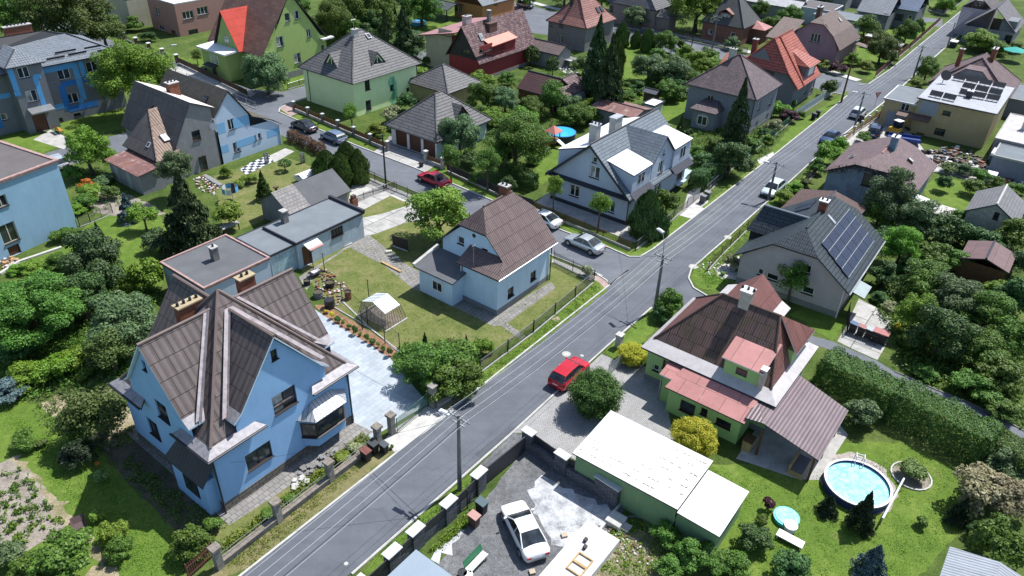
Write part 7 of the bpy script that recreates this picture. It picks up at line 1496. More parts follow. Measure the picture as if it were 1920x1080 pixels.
# ---------------------------------------------------------------- cars
TYRE=plain('tyre',(.018,.018,.018),.8);RIM=plain('alloy',(.38,.39,.40),.35,.7);CGLASS=glassm('car_glass',(.010,.013,.016));HLIGHT=plain('headlight',(.6,.62,.64),.15,.2,var=.02);TLIGHT=plain('taillight',(.35,.01,.01),.25,var=.02);PLATE=plain('number_plate',(.7,.7,.7),.5,var=.02)
def paint(name,c,metal=.25):
 if name in _M:return _M[name]
 m=plain(name,c,.3,metal,var=.02);b=m .node_tree .nodes['Principled BSDF'];b .inputs['Coat Weight'].default_value=.8;b .inputs['Coat Roughness'].default_value=.05;return m
def lerp(tab,u):
 for(a,x),(c,y)in zip(tab[:-1],tab[1:]):
  if u<=c:return x+(y-x)*((u-a)/(c-a)if c>a else 0)
 return tab[-1][1]
CARS=dict(saloon=dict(L=4.65,W=1.82,H=1.43,deck=[(0,.52),(.02,.66),(.06,.74),(.24,.90),(.28,.93),(.84,.99),(.90,.99),(.975,.93),(1,.70)],g=(.255,.43,.68,.86),top=[(.255,.93),(.34,1.2),(.43,1.39),(.55,1.43),(.68,1.38),(.78,1.18),(.86,.99)]),hatch=dict(L=4.3,W=1.78,H=1.47,deck=[(0,.52),(.02,.68),(.07,.78),(.22,.92),(.27,.96),(.93,1.0),(.98,.95),(1,.62)],g=(.245,.42,.86,.975),top=[(.245,.96),(.34,1.24),(.42,1.43),(.60,1.48),(.86,1.40),(.93,1.2),(.975,.98)]),suv=dict(L=4.5,W=1.86,H=1.66,deck=[(0,.6),(.02,.8),(.07,.92),(.22,1.04),(.27,1.08),(.93,1.14),(.98,1.08),(1,.66)],g=(.24,.41,.88,.98),top=[(.24,1.08),(.33,1.4),(.41,1.6),(.60,1.66),(.88,1.58),(.94,1.35),(.98,1.1)]))
def wfac(u):return .80+.20*min(1,u/.09)**.6 if u<.09 else(.84+.16*min(1,(1-u)/.07)**.6 if u>.93 else 1.0)
def car_body(t,pm,mono=False):
 L_,W,H=t['L'],t['W'],t['H'];N_=34;rings=[]
 us=sorted(set([0,.01,.03,.06,.94,.97,.99,1]+[k/24 for k in range(1,24)]))
 for u in us:
  w=W/2*wfac(u);zd=lerp(t['deck'],u);zb=.30 if .04<u<.96 else .36;x=L_/2-u*L_;belt=min(zd,t['deck'][4][1])-.03
  mid=(zb+belt)/2
  sec=[(.0,zb),(w*.86,zb),(w*.97,zb+.08),(w*1.0,mid),(w*.985,belt-.10),(w*.93,belt),(w*.80,zd),(w*.4,zd+.025),(0,zd+.035)]
  rings .append([Vector((x,-y,z))for y,z in sec]+[Vector((x,y,z))for y,z in sec[-2::-1]])
 mb=MB()
 for a,b in zip(rings[:-1],rings[1:]):
  for i in range(len(a)-1):mb .poly([a[i],a[i+1],b[i+1],b[i]][::-1])
 mb .poly(rings[0][::1]);mb .poly(rings[-1][::-1])
 me_o=mb .build('body',pm,None,True);bm=bpy .data .meshes;me=me_o .data;bpy .data .objects .remove(me_o)
 import bmesh
 q=bmesh .new();q .from_mesh(me);bmesh .ops .remove_doubles(q,verts=q .verts,dist=.0005);bmesh .ops .recalc_face_normals(q,faces=q .faces);q .to_mesh(me);q .free()
 return me
CT={}
def make_car(kind,colour,loc,head,label,group=None,roofbars=False):
 t=CARS[kind];L_,W,H=t['L'],t['W'],t['H'];pm=paint('paint_'+colour[0],colour[1],colour[2]if len(colour)>2 else .25)
 root=empty('parked_car',(loc[0],loc[1],.012),head,label,'car',group or 'cars parked in the streets and yards')
 if kind not in CT:CT[kind]=car_body(t,pm)
 o=bpy .data .objects .new('body',CT[kind]);COL .objects .link(o);o .parent=root;o .material_slots[0].link='OBJECT';o .material_slots[0].material=pm
 X=lambda u:L_/2-u*L_;u0,u1,u2,u3=t['g'];us=[u0,(u0+u1)/2,u1,(u1+u2)/2,u2,(u2+u3)/2,u3];P=[]
 for u in us:
  zt=lerp(t['top'],u);zb=lerp(t['deck'],u)-.02;f=(zt-zb)/(H-zb)if zt>zb else 0;wb=W/2*.90*wfac(u);wt=wb-.20*f;P .append((X(u),wb,wt,zb,zt))
 mb=MB()
 for a,b in zip(P[:-1],P[1:]):
  for s in(-1,1):q=[(a[0],s*a[1],a[3]),(b[0],s*b[1],b[3]),(b[0],s*b[2],b[4]),(a[0],s*a[2],a[4])];mb .poly(q[::s])
  mb .poly([(a[0],-a[2],a[4]),(a[0],a[2],a[4]),(b[0],b[2],b[4]),(b[0],-b[2],b[4])][::-1])
 mb .build('windows',CGLASS,root)
 mb=MB();rr=P[2:5];up=.022
 for a,b in zip(rr[:-1],rr[1:]):
  for ya,yb in((-1,-.4),(-.4,.4),(.4,1)):
   za=lambda p,y:p[4]+up+(.02 if abs(y)<.5 else-.012*0);mb .poly([(a[0],ya*a[2],za(a,ya)),(b[0],ya*b[2],za(b,ya)),(b[0],yb*b[2],za(b,yb)),(a[0],yb*a[2],za(a,yb))])
 for s in(-1,1):
  for a,b in zip(rr[:-1],rr[1:]):q=[(a[0],s*(a[2]+.01),a[4]-.05),(b[0],s*(b[2]+.01),b[4]-.05),(b[0],s*b[2],b[4]+up),(a[0],s*a[2],a[4]+up)];mb .poly(q[::s])
  for i,j in((0,2),(6,4)):a,b=P[i],P[j];mb .cyl((a[0],s*(a[1]-.0),a[3]),(b[0],s*b[2],b[4]),.045,.04,5)
  c=P[3];mb .cyl((c[0],s*(c[1]+.0),c[3]),(c[0]-.05,s*c[2],c[4]),.035,.03,4)
 mb .poly([(rr[0][0]+.03,-rr[0][2],rr[0][4]-.02),(rr[0][0]+.03,rr[0][2],rr[0][4]-.02),(rr[0][0],rr[0][2],rr[0][4]+up),(rr[0][0],-rr[0][2],rr[0][4]+up)]);mb .build('roof',pm,root)
 for s in(-1,1):
  for uu in(.17,.81):
   mb=MB();x=X(uu);r=.325 if kind!='suv' else .36;mb .cyl((x,s*(W/2-.20),r),(x,s*(W/2+.015),r),r,r,18);w_=mb .build('wheel',TYRE,root);mb=MB();mb .cyl((x,s*(W/2+.012),r),(x,s*(W/2+.03),r),r*.66,r*.6,12);mb .build('rim',RIM,w_)
   mb=MB();mb .cyl((x,s*(W/2-.02),r+.03),(x,s*(W/2+.008),r+.03),r+.07,r+.07,20);mb .build('wheel_arch',BLACK,root)
  mb=MB();zf=lerp(t['deck'],.03)-.06;mb .slab([(X(.012),s*W*.40,zf-.04),(X(.012),s*W*.25,zf-.02),(X(.075),s*W*.33,zf+.055),(X(.085),s*W*.462,zf+.03)],.1,0);mb .build('headlight',HLIGHT,root)
  mb=MB();zr=lerp(t['deck'],.985)-.12;mb .box(X(1.0)-.015,min(s*W*.25,s*W*.42),zr-.08,X(.97),max(s*W*.25,s*W*.42),zr+.05);mb .build('taillight',TLIGHT,root)
  mb=MB();mb .obox((X(u0+.05),s*(W/2+.06),lerp(t['deck'],.28)+.02),.12,.18,.13,s*.2);mb .build('mirror',pm,root)
 mb=MB();zr=lerp(t['deck'],.985)-.28;mb .box(X(1)-.02,-.26,zr,X(1),.26,zr+.11);mb .build('number_plate',PLATE,root)
 mb=MB();mb .box(X(0)-.01,-W*.25,.42,X(0)+.012,W*.25,.58);mb .build('grille',BLACK,root)
 return root
def car(kind,colour,px,py,head,label):p=at(px,py,.65);o=make_car(kind,colour,p,R(head),label);k=.86 if 'suv' in label else .93;o .scale=(k,k,k);return o
SD=139.5
car('saloon',('crimson',(.42,.008,.03)),813,334,SD,'crimson saloon parked under the young street tree opposite the footway');car('saloon',('black',(.012,.014,.02)),570,234,SD,'black saloon parked at the mint house corner')
car('hatch',('ice_blue',(.20,.28,.38),.5),625,255,SD,'silver-blue hatchback parked behind the black saloon');car('saloon',('white',(.66,.69,.72)),1018,408,SD,'white saloon half hidden behind the small house roof')
car('saloon',('silver',(.50,.54,.57),.5),1096,454,SD,'silver saloon parked by the junction in front of the grey-blue gable');car('suv',('scarlet',(.50,.008,.018)),1068,697,53.2,'bright red suv standing half on the setts by the ball-clipped bush')
car('saloon',('pure_white',(.76,.76,.76),.0),983,990,112.5,'white saloon in the gravel yard inside the stone wall');car('saloon',('navy',(.018,.045,.12),.5),1557,256,233,'dark blue car parked on the main road by the verge bushes')
car('hatch',('pearl',(.55,.58,.62)),1610,210,53,'white hatchback parked under the lamp pole on the main road');car('hatch',('mint_white',(.55,.62,.60)),1450,352,233,'pale greenish hatchback under the pole before the solar-roof house')
car('suv',('dark_van',(.012,.015,.028)),1218,63,-27,'dark van parked on the back street by the sand-coloured house');car('saloon',('graphite',(.05,.055,.06)),1826,7,53,'dark car far up the main road at the top edge')
car('hatch',('light_silver',(.45,.5,.55)),105,302,140,'white car peeping past the corner of the blue box house');car('hatch',('sky_silver',(.3,.36,.45)),12,44,150,'blue-grey car under the top left tree');car('suv',('deep_blue',(.01,.02,.06)),1641,245,60,'dark blue van with a pale roof in the yard of the ochre house')
car('hatch',('grey_white',(.4,.42,.45)),985,8,-30,'pale car on the back street behind the dark red house')
# ---------------------------------------------------------------- poles and wires
def topz(base,top):
 b=at(*base);d=ray(*top);k=(b .x*d .x+b .y*d .y)/(d .x**2+d .y**2);return CAM_H+d .z*k
WIREM=plain('aluminium_wire',(.62,.63,.65),.4,.3,var=.02);WIRED=plain('black_cable',(.02,.02,.022),.6);PORC=plain('porcelain',(.5,.5,.48),.3)
POLES={}
def pole(key,base,top,label,lamp=None,mat=None,h=None,arm=True,tall=0,r=.16,group='power and lamp poles'):
 b=at(*base);h=h or topz(base,top);root=empty('utility_pole',b,GRID,label,'pole',group);mb=MB();mb .cyl((0,0,0),(0,0,h),r,r*.62,10);mb .build('post',mat or CONC_D,root);POLES[key]=(b,h)
 if arm:
  mb=MB();mb .box(-.04,-.85,h-.28,.04,.85,h-.18);mb .box(-.04,-.5,h-.75,.04,.5,h-.67);mb .build('crossarm',STEEL,root)
  for y in(-.75,-.28,.28,.75):mb=MB();mb .cyl((0,y,h-.18),(0,y,h+.04),.05,.035,6);mb .build('insulator',PORC,root)
 if lamp:
  a,l_,up=R(lamp[0])-GRID,lamp[1],lamp[2];v=Vector((math .cos(a),math .sin(a),0));mb=MB();pts=[Vector((0,0,h-.5)),Vector((0,0,h+up*.6))+v*.15,Vector((0,0,h+up))+v*l_];mb .tube(pts,.035,6);e=pts[-1];ar=mb .build('lamp_arm',STEEL,root)
  mb=MB();mb .obox((e .x+v .x*.3,e .y+v .y*.3,e .z-.07),.75,.26,.13,a);mb .obox((e .x+v .x*.3,e .y+v .y*.3,e .z+.06),.5,.16,.05,a);mb .build('lamp_head',plain('lamp_white',(.62,.63,.64),.5),ar)
 return root
pole('a',(862,918),(858,778),'concrete power pole on the near verge outside the stone wall',(150,.7,-.3));pole('b',(1227,584),(1246,478),'tall dark power pole at the junction with a lamp above it',(120,.5,1.9),r=.17)
pole('c',(1440,376),(1459,304),'power pole behind the pale greenish hatchback',(150,.8,-.3));pole('d',(1600,246),(1621,172),'power pole beside the white hatchback on the main road',(150,.8,-.3))
pole('e',(1577,192),(1606,110),'dark leaning-looking pole at the far street corner',mat=WOOD,arm=False);pole('f',(1712,146),(1734,86),'power pole by the round tree before the diamond-slated house')
pole('g',(1776,88),(1793,43),'lamp pole beside the yard gate near the top right',(160,.8,-.2),arm=False);pole('h',(1819,52),(1836,4),'farthest power pole on the main road at the top right');pole('i',(320,148),(309,98),'lamp and power pole above the twin house at the upper left',(30,1.2,.9))
pole('j',(724,352),(721,252),'slim dark pole in front of the triple garage',mat=BLACK,arm=False,r=.12);pole('k',(1294,104),(1302,60),'thin dark pole on the back street verge',mat=BLACK,arm=False,r=.1);pole('l',(1335,92),(1350,30),'power pole outside the brick-pink house')
pole('m',(1858,42),(1868,8),'thin pole before the top right house',mat=STEEL,arm=False,r=.08);pole('n',(810,440),(812,395),'low service post',h=3,arm=False,r=.05)if 0 else None
dG=Vector((math .cos(GRID),math .sin(GRID),0));nG=Vector((-dG .y,dG .x,0))
def wire(p,q,sag=.5,r=.013,mat=None,label='',n=14):
 p,q=Vector(p),Vector(q);pts=[p .lerp(q,t/n)-Vector((0,0,sag*4*(t/n)*(1-t/n)))for t in range(n+1)];mb=MB();mb .tube(pts,r,4);return tag(mb .build('power_wire',mat or WIREM),label,'wire','overhead wires')
def top_of(k,off,dz=0.05):b,h=POLES[k];return Vector((b .x,b .y,h+dz))+nG*off
P0b=POLES['a'][0]-dG*36
for i,off in enumerate((-.75,-.28,.28,.75)):
 nm=('outermost','second','third','innermost')[i]
 wire(Vector((P0b .x,P0b .y,POLES['a'][1]+.05))+nG*off,top_of('a',off),.5,.009,None,nm+' bright wire crossing the near road below the concrete power pole')
 wire(top_of('a',off),top_of('b',off),.5,.008,None,nm+' bright wire between the two nearest power poles');wire(top_of('b',off),top_of('c',off),.5,.009,None,nm+' wire between the junction pole and the next one')
 wire(top_of('c',off),top_of('d',off),.5,.009,None,nm+' wire over the main road past the blue car');wire(top_of('d',off),top_of('f',off),.5,.009,None,nm+' wire over the far crossing');wire(top_of('f',off),top_of('h',off),.5,.009,None,nm+' wire at the far end of the main road')
wire(P0b+Vector((0,0,5.6)),top_of('a',0,-.9),.5,.02,WIRED,'dark cable below the bright wires over the near road');wire(top_of('a',0,-.9),top_of('b',0,-.9),.5,.018,WIRED,'dark cable between the two nearest power poles')
for k,q,lb in(('a',(430,868,5.0),'service wire from the near pole to the blue house corner'),('a',(660,690,4.6),'service wire from the near pole to the blue house gable end'),('b',(1039,451,4.0),'service wire from the junction pole to the small house'),('b',(1185,372,3.4),'service wire from the junction pole to the grey-blue house'),('c',(1290,300,5),'service wire across the road to the grey-blue house'),('i',(120,150,7),'service wire from the upper left lamp pole to the striped house'),('i',(40,165,8),'second service wire to the striped house'),('l',(1150,10,5),'service wire over the back street'),('c',(1540,330,3.4),'service wire to the ivy-eaved house')):wire(top_of(k,0,-.2),at(*q),.35,.011,WIRED,lb)
# ---------------------------------------------------------------- walls and fences
STONE=roofm('split_stone',(.16,.17,.19),(.10,.108,.125),(.035,.037,.045),.46,.17,.02,steps=False,rough=.9,bumpd=.04);CAPST=plain('cap_slab',(.50,.51,.51),.85,var=.12,scale=3,bump=.2);ANTH=plain('anthracite_panel',(.028,.03,.036),.55,var=.06)
def seg(root,nm,p,q,w,z0,z1,mat,mt=None,side=0):
 p,q=Vector(p),Vector(q);d=q-p;L_=d .length;n=Vector((-d .y,d .x,0)).normalized();m=(p+q)/2+n*side;mb=MB();I=Matrix .Rotation(-root .rotation_euler .z,3,'Z');l=I@(m-root .location);mb .obox((l .x,l .y,z0),L_,w,z1-z0,math .atan2(d .y,d .x)-root .rotation_euler .z,0,1 if mt else 0);return mb .build(nm,[mat]+([mt]if mt else[]),root)
caps=[(992,808),(898,885),(841,939),(779,991),(735,1032)];Pc=[at(x,y,1.7)for x,y in caps]
for p in Pc:p .z=0
Pc .append(Pc[-1]-dG*2.6);Pc .append(Pc[-1]-dG*2.6)
w=empty('stone_wall',Pc[1],GRID,'dark split-stone wall with pale caps along the near side of the road','wall')
for i,p in enumerate(Pc[1:]):seg(w,'pillar',p-dG*.45,p+dG*.45,.5,0,1.62,STONE);seg(w,'cap',p-dG*.55,p+dG*.55,.62,1.62,1.7,CAPST)
for a,b in zip(Pc[1:-1],Pc[2:]):
 seg(w,'wall',a,b,.32,0,.85,STONE);seg(w,'ledge',a-dG*.9,b+dG*.9,.2,.85,.93,CAPST);seg(w,'panel',a-dG*.4,b+dG*.4,.05,.93,1.6,ANTH,side=-.2 if False else .15)
g=empty('sliding_gate',Pc[0],GRID,'long plain anthracite sliding gate in the stone wall','gate');seg(g,'gate_panel',Pc[0]-dG*.4,Pc[1]+dG*.4,.08,.08,1.5,ANTH);seg(g,'rail',Pc[0]-dG*.2,Pc[1]-dG*1.4,.12,.0,.07,STEEL,side=-.25)
for t in(.0,.55):q=Pc[1]-dG*(.5+t*1.9)-nG*.35;mb=MB();I=Matrix .Rotation(-GRID,3,'Z');l=I@(q-Pc[0]);mb .cyl((l .x,l .y,0),(l .x,l .y,1.7),.045,.045,6);mb .build('guide_post',BLACK,g)
Q=[at(992,808,1.7),at(1055,851,1.7),at(1121,888,1.7),at(1163,916,1.7)]
for p in Q:p .z=0
w=empty('stone_wall',Q[0],GRID,'dark split-stone side wall between the gravel yard and the paved driveway','wall');dv=(Q[-1]-Q[0]).normalized()
for i,(p,hl)in enumerate(((Q[0],.4),(Q[1],.45),((Q[2]+Q[3])/2,(Q[3]-Q[2]).length/2))):seg(w,'pillar',p-dv*hl,p+dv*hl,.5,0,1.62,STONE);seg(w,'cap',p-dv*(hl+.08),p+dv*(hl+.08),.6,1.62,1.7,CAPST)
seg(w,'wall',Q[0],Q[1],.4,0,.9,STONE);seg(w,'wall',Q[1],Q[2],.4,0,.9,STONE);seg(w,'panel',Q[0]+dv*.4,Q[1]-dv*.4,.05,.9,1.5,ANTH,side=.15);seg(w,'panel',Q[1]+dv*.4,Q[2],.05,.9,1.5,ANTH,side=.15)
w=empty('retaining_wall',at(1160,960),GRID,'low pale kerb wall closing the gravel yard on the garden side','wall');seg(w,'kerb',at(1165,945),at(1055,1085),.14,0,.25,CONC_L)
pier=[(732,775),(706,797),(615,863),(515,938),(401,1024)];Pp=[at(x,y,1.85)for x,y in pier]
for p in Pp:p .z=0
OLD=plain('old_concrete',(.24,.225,.20),.95,var=.35,scale=2.5,bump=.5,streak=.5);OLDC=plain('mossy_cap',(.19,.165,.14),.95,var=.4,scale=4,bump=.4)
w=empty('garden_wall',Pp[2],GRID,'weathered low concrete wall with square piers in front of the blue house','wall')
for i,p in enumerate(Pp):seg(w,'pier',p-dG*.2,p+dG*.2,.4,0,1.6,OLD);seg(w,'pier_cap',p-dG*.29,p+dG*.29,.58,1.6,1.78,OLDC)
for a,b in zip(Pp[1:-1],Pp[2:]):seg(w,'wall',a,b,.28,0,.42,OLD);seg(w,'coping',a-dG*.2,b+dG*.2,.40,.42,.50,OLDC);seg(w,'rail',a,b,.03,.95,.98,STEEL)
GRN=plain('green_rail',(.06,.16,.13),.6);MESHG=meshm('wire_mesh_green',(.05,.12,.09));MESHD=meshm('wire_mesh_grey',(.06,.065,.06))
def wfence(pts,label,h=1.1,postm=None,meshm_=None,base=.12,every=2.4,name='wire_fence',postr=.035,world_=False,solid=None):
 P=[at(*p)if len(p)==2 and not world_ else Vector(p)for p in pts]
 for p in P:p .z=0
 root=empty(name,P[0],0,label,'fence',None)
 for a,b in zip(P[:-1],P[1:]):
  d=b-a;L_=d .length;n=max(1,round(L_/every));u=d .normalized()
  if base:seg(root,'base',a,b,.14,0,base,CONC)
  mb=MB();l0,l1=a-P[0],b-P[0];mb .poly([(l0 .x,l0 .y,base),(l1 .x,l1 .y,base),(l1 .x,l1 .y,h),(l0 .x,l0 .y,h)],0,[(0,0),(L_,0),(L_,h-base),(0,h-base)])
  if solid:
   mb=MB();k=int(L_/solid[1]);w_=solid[1]*solid[2]
   for i in range(k):c=l0+u*(i+.5)*solid[1];mb .obox((c .x,c .y,base+.05),w_,.025,h-base-.05+solid[3]*random .uniform(-.02,.02),math .atan2(d .y,d .x))
   mb .build('boards',solid[0],root)
   for z in(base+.25,h-.3):mb=MB();mb .cyl((l0 .x,l0 .y,z),(l1 .x,l1 .y,z),.03,.03,4);mb .build('rail',solid[0],root)
  else:mb .build('mesh_panel',meshm_ or MESHD,root);mb=MB();mb .cyl((l0 .x,l0 .y,h),(l1 .x,l1 .y,h),.018,.018,4);mb .build('top_wire',postm or STEEL,root)
  for i in range(n+1):c=l0+u*L_*i/n;mb=MB();mb .cyl((c .x,c .y,0),(c .x,c .y,h+.08),postr,postr,6);mb .build('post',postm or BLACK,root)
 return root
wfence([(900,700),(1000,625),(1113,530)],'dark-posted wire fence along the main road side of the small house',1.25,every=2.9,postr=.06);wfence([(1110,528),(1038,492)],'wire fence between the dry lawn and the cross-street footway',1.2)
wfence([(745,812),(800,765)],'pale green wire fence across the slab courtyard entrance',1.3,GRN,MESHG,.1);wfence([(642,565),(690,612),(803,690)if 0 else(750,662)],'tall thin garden posts beside the bark bed',1.9,BLACK,meshm('fine_net',(.1,.1,.1),.12,.03),.06,3.2)
wfence([(683,332),(724,352),(785,378)],'black wire fence with posts at the footway by the slim dark pole',1.2,every=1.8);wfence([(785,378),(880,418),(925,440)],'low wire fence behind the bright lime tree',1.1,every=2.4)
wfence([(665,382),(700,366),(740,352)],'sparse rail fence between the parking bay and the small lawn',.8,every=1.6,base=.05);wfence([(1005,395),(1060,418),(1130,448),(1182,470)],'low rusty-railed fence below the grey-blue gable',1.0,WOOD,meshm('rust_mesh',(.12,.07,.05)),.25)
wfence([(1192,470),(1262,412),(1287,392)],'street fence of the grey-blue house under the dark yews',1.1,every=2.5,base=.2);wfence([(1287,392),(1310,372)],'grey street gate of the grey-blue house',1.3,STEEL,meshm('bars_grey',(.3,.3,.32),.11,.25,False),0,1.5,'gate');wfence([(1322,366),(1345,345)],'dark fence beside the grey bins',1.2)
wfence([(1330,352),(1470,240),(1488,224)],'green wire fence of the grey villa along the main road',1.2,GRN,MESHG,.15);wfence([(1488,224),(1575,166)],'pale blue-grey board fence of the red-roofed villa',1.3,STEEL,solid=(plain('board_blue_grey',(.27,.33,.36),.7,var=.1),.5,.9,1),base=.15,every=1.2)
wfence([(1385,490)if 0 else(1327,508),(1352,480),(1400,432),(1420,415)],'brown wire fence of the solar-panel house along the main road',1.1,WOOD,meshm('brown_mesh',(.08,.06,.04)),.1);wfence([(1497,357),(1520,335),(1542,310)],'dark rail fence of the ivy-eaved house',1.1,BLACK,solid=(plain('dark_bars',(.03,.025,.025),.7),.14,.3,1),base=.1)
wfence([(583,182),(625,200)],'x',1)if 0 else None
BRD=plain('fence_board_brown',(.15,.07,.03),.7,var=.3,scale=6)
fp=[(551,205),(578,216),(607,229),(636,241),(668,256),(694,268),(724,281)if 0 else(724,282)]
r_=wfence([(552,207),(727,283)],'brown board fence with grey pillars in front of the mint house',1.0,WOOD,solid=(BRD,.16,.8,1),base=.35,every=3.0)
for t in range(7):
 p=at(552,207).lerp(at(727,283),t/6);seg(r_,'pillar',p-dG*.18,p+dG*.18,.36,0,1.25,CONC_D);seg(r_,'pillar_cap',p-dG*.22,p+dG*.22,.44,1.25,1.33,CAPST)
r_=wfence([(799,304),(835,318)],'short brown fence bay between pale pillars beside the triple garage',1.0,WOOD,solid=(BRD,.16,.8,1),base=.4,every=3.0)
for q in((799,304),(830,317)):p=at(*q);seg(r_,'pillar',p-dG*.2,p+dG*.2,.4,0,1.4,CONC);seg(r_,'pillar_cap',p-dG*.25,p+dG*.25,.5,1.4,1.5,CAPST)
wfence([(838,322),(960,378),(1000,392)],'dark board fence along the cross street behind the street trees',1.1,BLACK,solid=(plain('board_black',(.035,.032,.035),.8),.14,.9,1),base=.2);wfence([(335,120),(400,150),(465,182)],'dark brown board fence below the green gabled house',1.1,WOOD,solid=(plain('board_dark',(.07,.045,.03),.8),.14,.85,1),base=.2)
wfence([(540,168),(583,155)],'low dark fence at the green house corner lawn',.9,base=.1);wfence([(352,150),(480,205)],'thin steel handrail along the upper pavement',1.0,plain('rail_pale',(.35,.33,.33),.5),meshm('open_rail',(.3,.3,.3),.9,.03,False),.1)
r_=wfence([(205,62),(262,88),(325,116)],'dark wire fence with white-capped pillars before the pink house',.9,BLACK,base=.3)
for t in range(6):p=at(211,66).lerp(at(333,118),t/5);seg(r_,'pillar',p-dG*.22,p+dG*.22,.44,0,1.3,BTRIM);seg(r_,'pillar_cap',p-dG*.3,p+dG*.3,.6,1.3,1.42,WTRIM)
wfence([(150,425),(170,418),(212,400)],'small dark bar gate and fence on the left lawn',1.1,BLACK,solid=(BLACK,.12,.2,1),base=.05,every=1.6);wfence([(1590,603),(1622,622),(1663,640)]if 0 else[(1588,590),(1586,628),(1640,648)],'black steel gate around the bin store by the lane',1.2,BLACK,solid=(BLACK,.14,.2,1),base=.0,every=1.8)
r_=wfence([(1660,212),(1600,252),(1575,275)],'yellow-brown rail fence with pale pillars by the ochre annex',1.0,WOOD,solid=(plain('board_ochre',(.3,.2,.08),.7),.2,.8,1),base=.3,every=2)
for t in range(6):p=at(1664,204).lerp(at(1600,252),t/5);seg(r_,'pillar',p-dG*.16,p+dG*.16,.32,0,1.2,CONC_L);
wfence([(1762,40),(1720,78),(1660,128),(1640,146)],'reddish-brown picket fence along the far side of the main road',1.1,WOOD,solid=(plain('board_redbrown',(.13,.05,.04),.8),.16,.6,1),base=.1);wfence([(1740,20),(1768,28),(1818,-6)],'low grey block wall of the far corner garden',1.0,CONC_D,solid=(CONC_D,.5,1.0,0),base=.2,name='garden_wall')
wfence([(1130,70),(1230,94),(1290,108)]if 0 else[(1165,50),(1240,66),(1400,102)],'brown wire fence on the far side of the back street',1.2,WOOD,base=.2);wfence([(1180,672),(1140,705)],'silver mesh gate of the bungalow courtyard',1.1,STEEL,meshm('gate_mesh',(.4,.42,.43),.05,.3,False),0,2.6,'gate')
mb=MB();p=at(1160,650);mb .box(-.25,-.25,0,.25,.25,1.2);mb .box(-.3,-.3,1.2,.3,.3,1.28,0);o=mb .build('gate_pillar',CONC_L);o .location=(p .x,p .y,0);o .rotation_euler .z=GRID;tag(o,'pale pillar at the courtyard gate beside the golden bush','pillar')
for k,(q,lb)in enumerate((((812,762),'left weathered gate post under the leafy mass'),((858,728),'right weathered gate post under the leafy mass'))):
 p=at(*q);mb=MB();mb .box(-.22,-.22,0,.22,.22,1.9);mb .box(-.28,-.28,1.9,.28,.28,2.0);o=mb .build('gate_pillar',OLD);o .location=(p .x,p .y,0);o .rotation_euler .z=GRID;tag(o,lb,'pillar')
wfence([(820,765),(868,735)],'mossy low wall stub between the weathered gate posts',.5,OLD,solid=(OLD,.5,1.0,0),base=.3,name='garden_wall')
wfence([(355,1085),(402,1042)],'rusty brown bar gate at the lower left',1.2,plain('gate_rust',(.12,.045,.03),.8),solid=(plain('gate_rust2',(.10,.04,.028),.8),.13,.5,1),base=.0,every=1.4,name='gate')
wfence([(735,474)if 0 else(737,462),(765,472)],'dark lattice screen panel on the dry lawn',1.3,BLACK,solid=(plain('lattice_brown',(.05,.035,.03),.8),.1,.8,1),base=.1,every=1.4,name='screen')
# ---------------------------------------------------------------- bins
def bin_(px,py,label,lid=(.03,.03,.035),body=(.022,.022,.025),s=1.0,rz=0,big=False):
 p=at(px,py,.5*s);root=empty('wheelie_bin',(p .x,p .y,.01),GRID+R(rz),label,'bin','wheelie bins');w,d,h=(.50,.60,1.0)if not big else(1.2,.9,1.1);w*=s;d*=s;h*=s;mb=MB();a=.84
 B_=[(-w/2*a,-d/2*a,.06),(w/2*a,-d/2*a,.06),(w/2*a,d/2*a,.06),(-w/2*a,d/2*a,.06)];T_=[(-w/2,-d/2,h*.88),(w/2,-d/2,h*.88),(w/2,d/2,h*.88),(-w/2,d/2,h*.88)]
 for i in range(4):j=(i+1)%4;mb .poly([B_[i],B_[j],T_[j],T_[i]])
 mb .poly(B_[::-1]);mb .poly(T_);mb .build('bin_body',plain('bin_%.3f_%.3f'%body[:2],body,.6),root)
 mb=MB();mb .slab([(-w/2-.03,-d/2-.05,h*.93),(w/2+.03,-d/2-.05,h*.93),(w/2+.03,d/2+.03,h),(-w/2-.03,d/2+.03,h)],.06);mb .box(-w*.3,d*.42,h*.9,w*.3,d*.55,h*.97);mb .build('lid',plain('lid_%.3f_%.3f'%lid[:2],lid,.45),root)
 for s_ in(-1,1):mb=MB();mb .cyl((s_*w*.36,d*.42,.1),(s_*w*.46,d*.42,.1),.1,.1,10);mb .build('wheel',TYRE,root)
BR=(.15,.045,.035);bin_(686,853,'brown-lidded bin on the verge outside the old wall',BR);bin_(700,839,'black bin between the brown-lidded one and the gate pier',(.035,.04,.045));bin_(720,840,'narrower dark bin by the gate pier',(.05,.06,.07),s=.85)
bin_(889,975,'pinkish-lidded brown bin in the gravel yard',(.36,.19,.16),(.09,.055,.045));bin_(903,950,'dark blue-green bin next to the pinkish-lidded one',(.03,.07,.085),s=1.05)
bin_(1600,614,'blue-lidded black bin, first in the store by the lane',(.04,.08,.16));bin_(1615,620,'brown-lidded bin second in the store by the lane',(.25,.09,.08));bin_(1630,625,'grey-lidded bin third in the store by the lane',(.3,.33,.4));bin_(1650,632,'wide brown-lidded container last in the store by the lane',(.34,.13,.12),big=True,rz=90)
bin_(1318,373,'grey bin on the verge by the street gate',(.16,.17,.18),(.10,.11,.12));bin_(1326,366,'second grey bin behind the first one',(.2,.2,.21),(.09,.1,.11));bin_(1526,218,'black bin by the blue-grey board fence',s=1);bin_(1534,213,'black bin behind the first by the board fence',s=.95);bin_(790,308,'small black litter bin on the verge before the red saloon',s=.7);bin_(384,133,'black bin by the dark brown fence at the upper left');bin_(1616,222,'black bin behind the white hatchback')
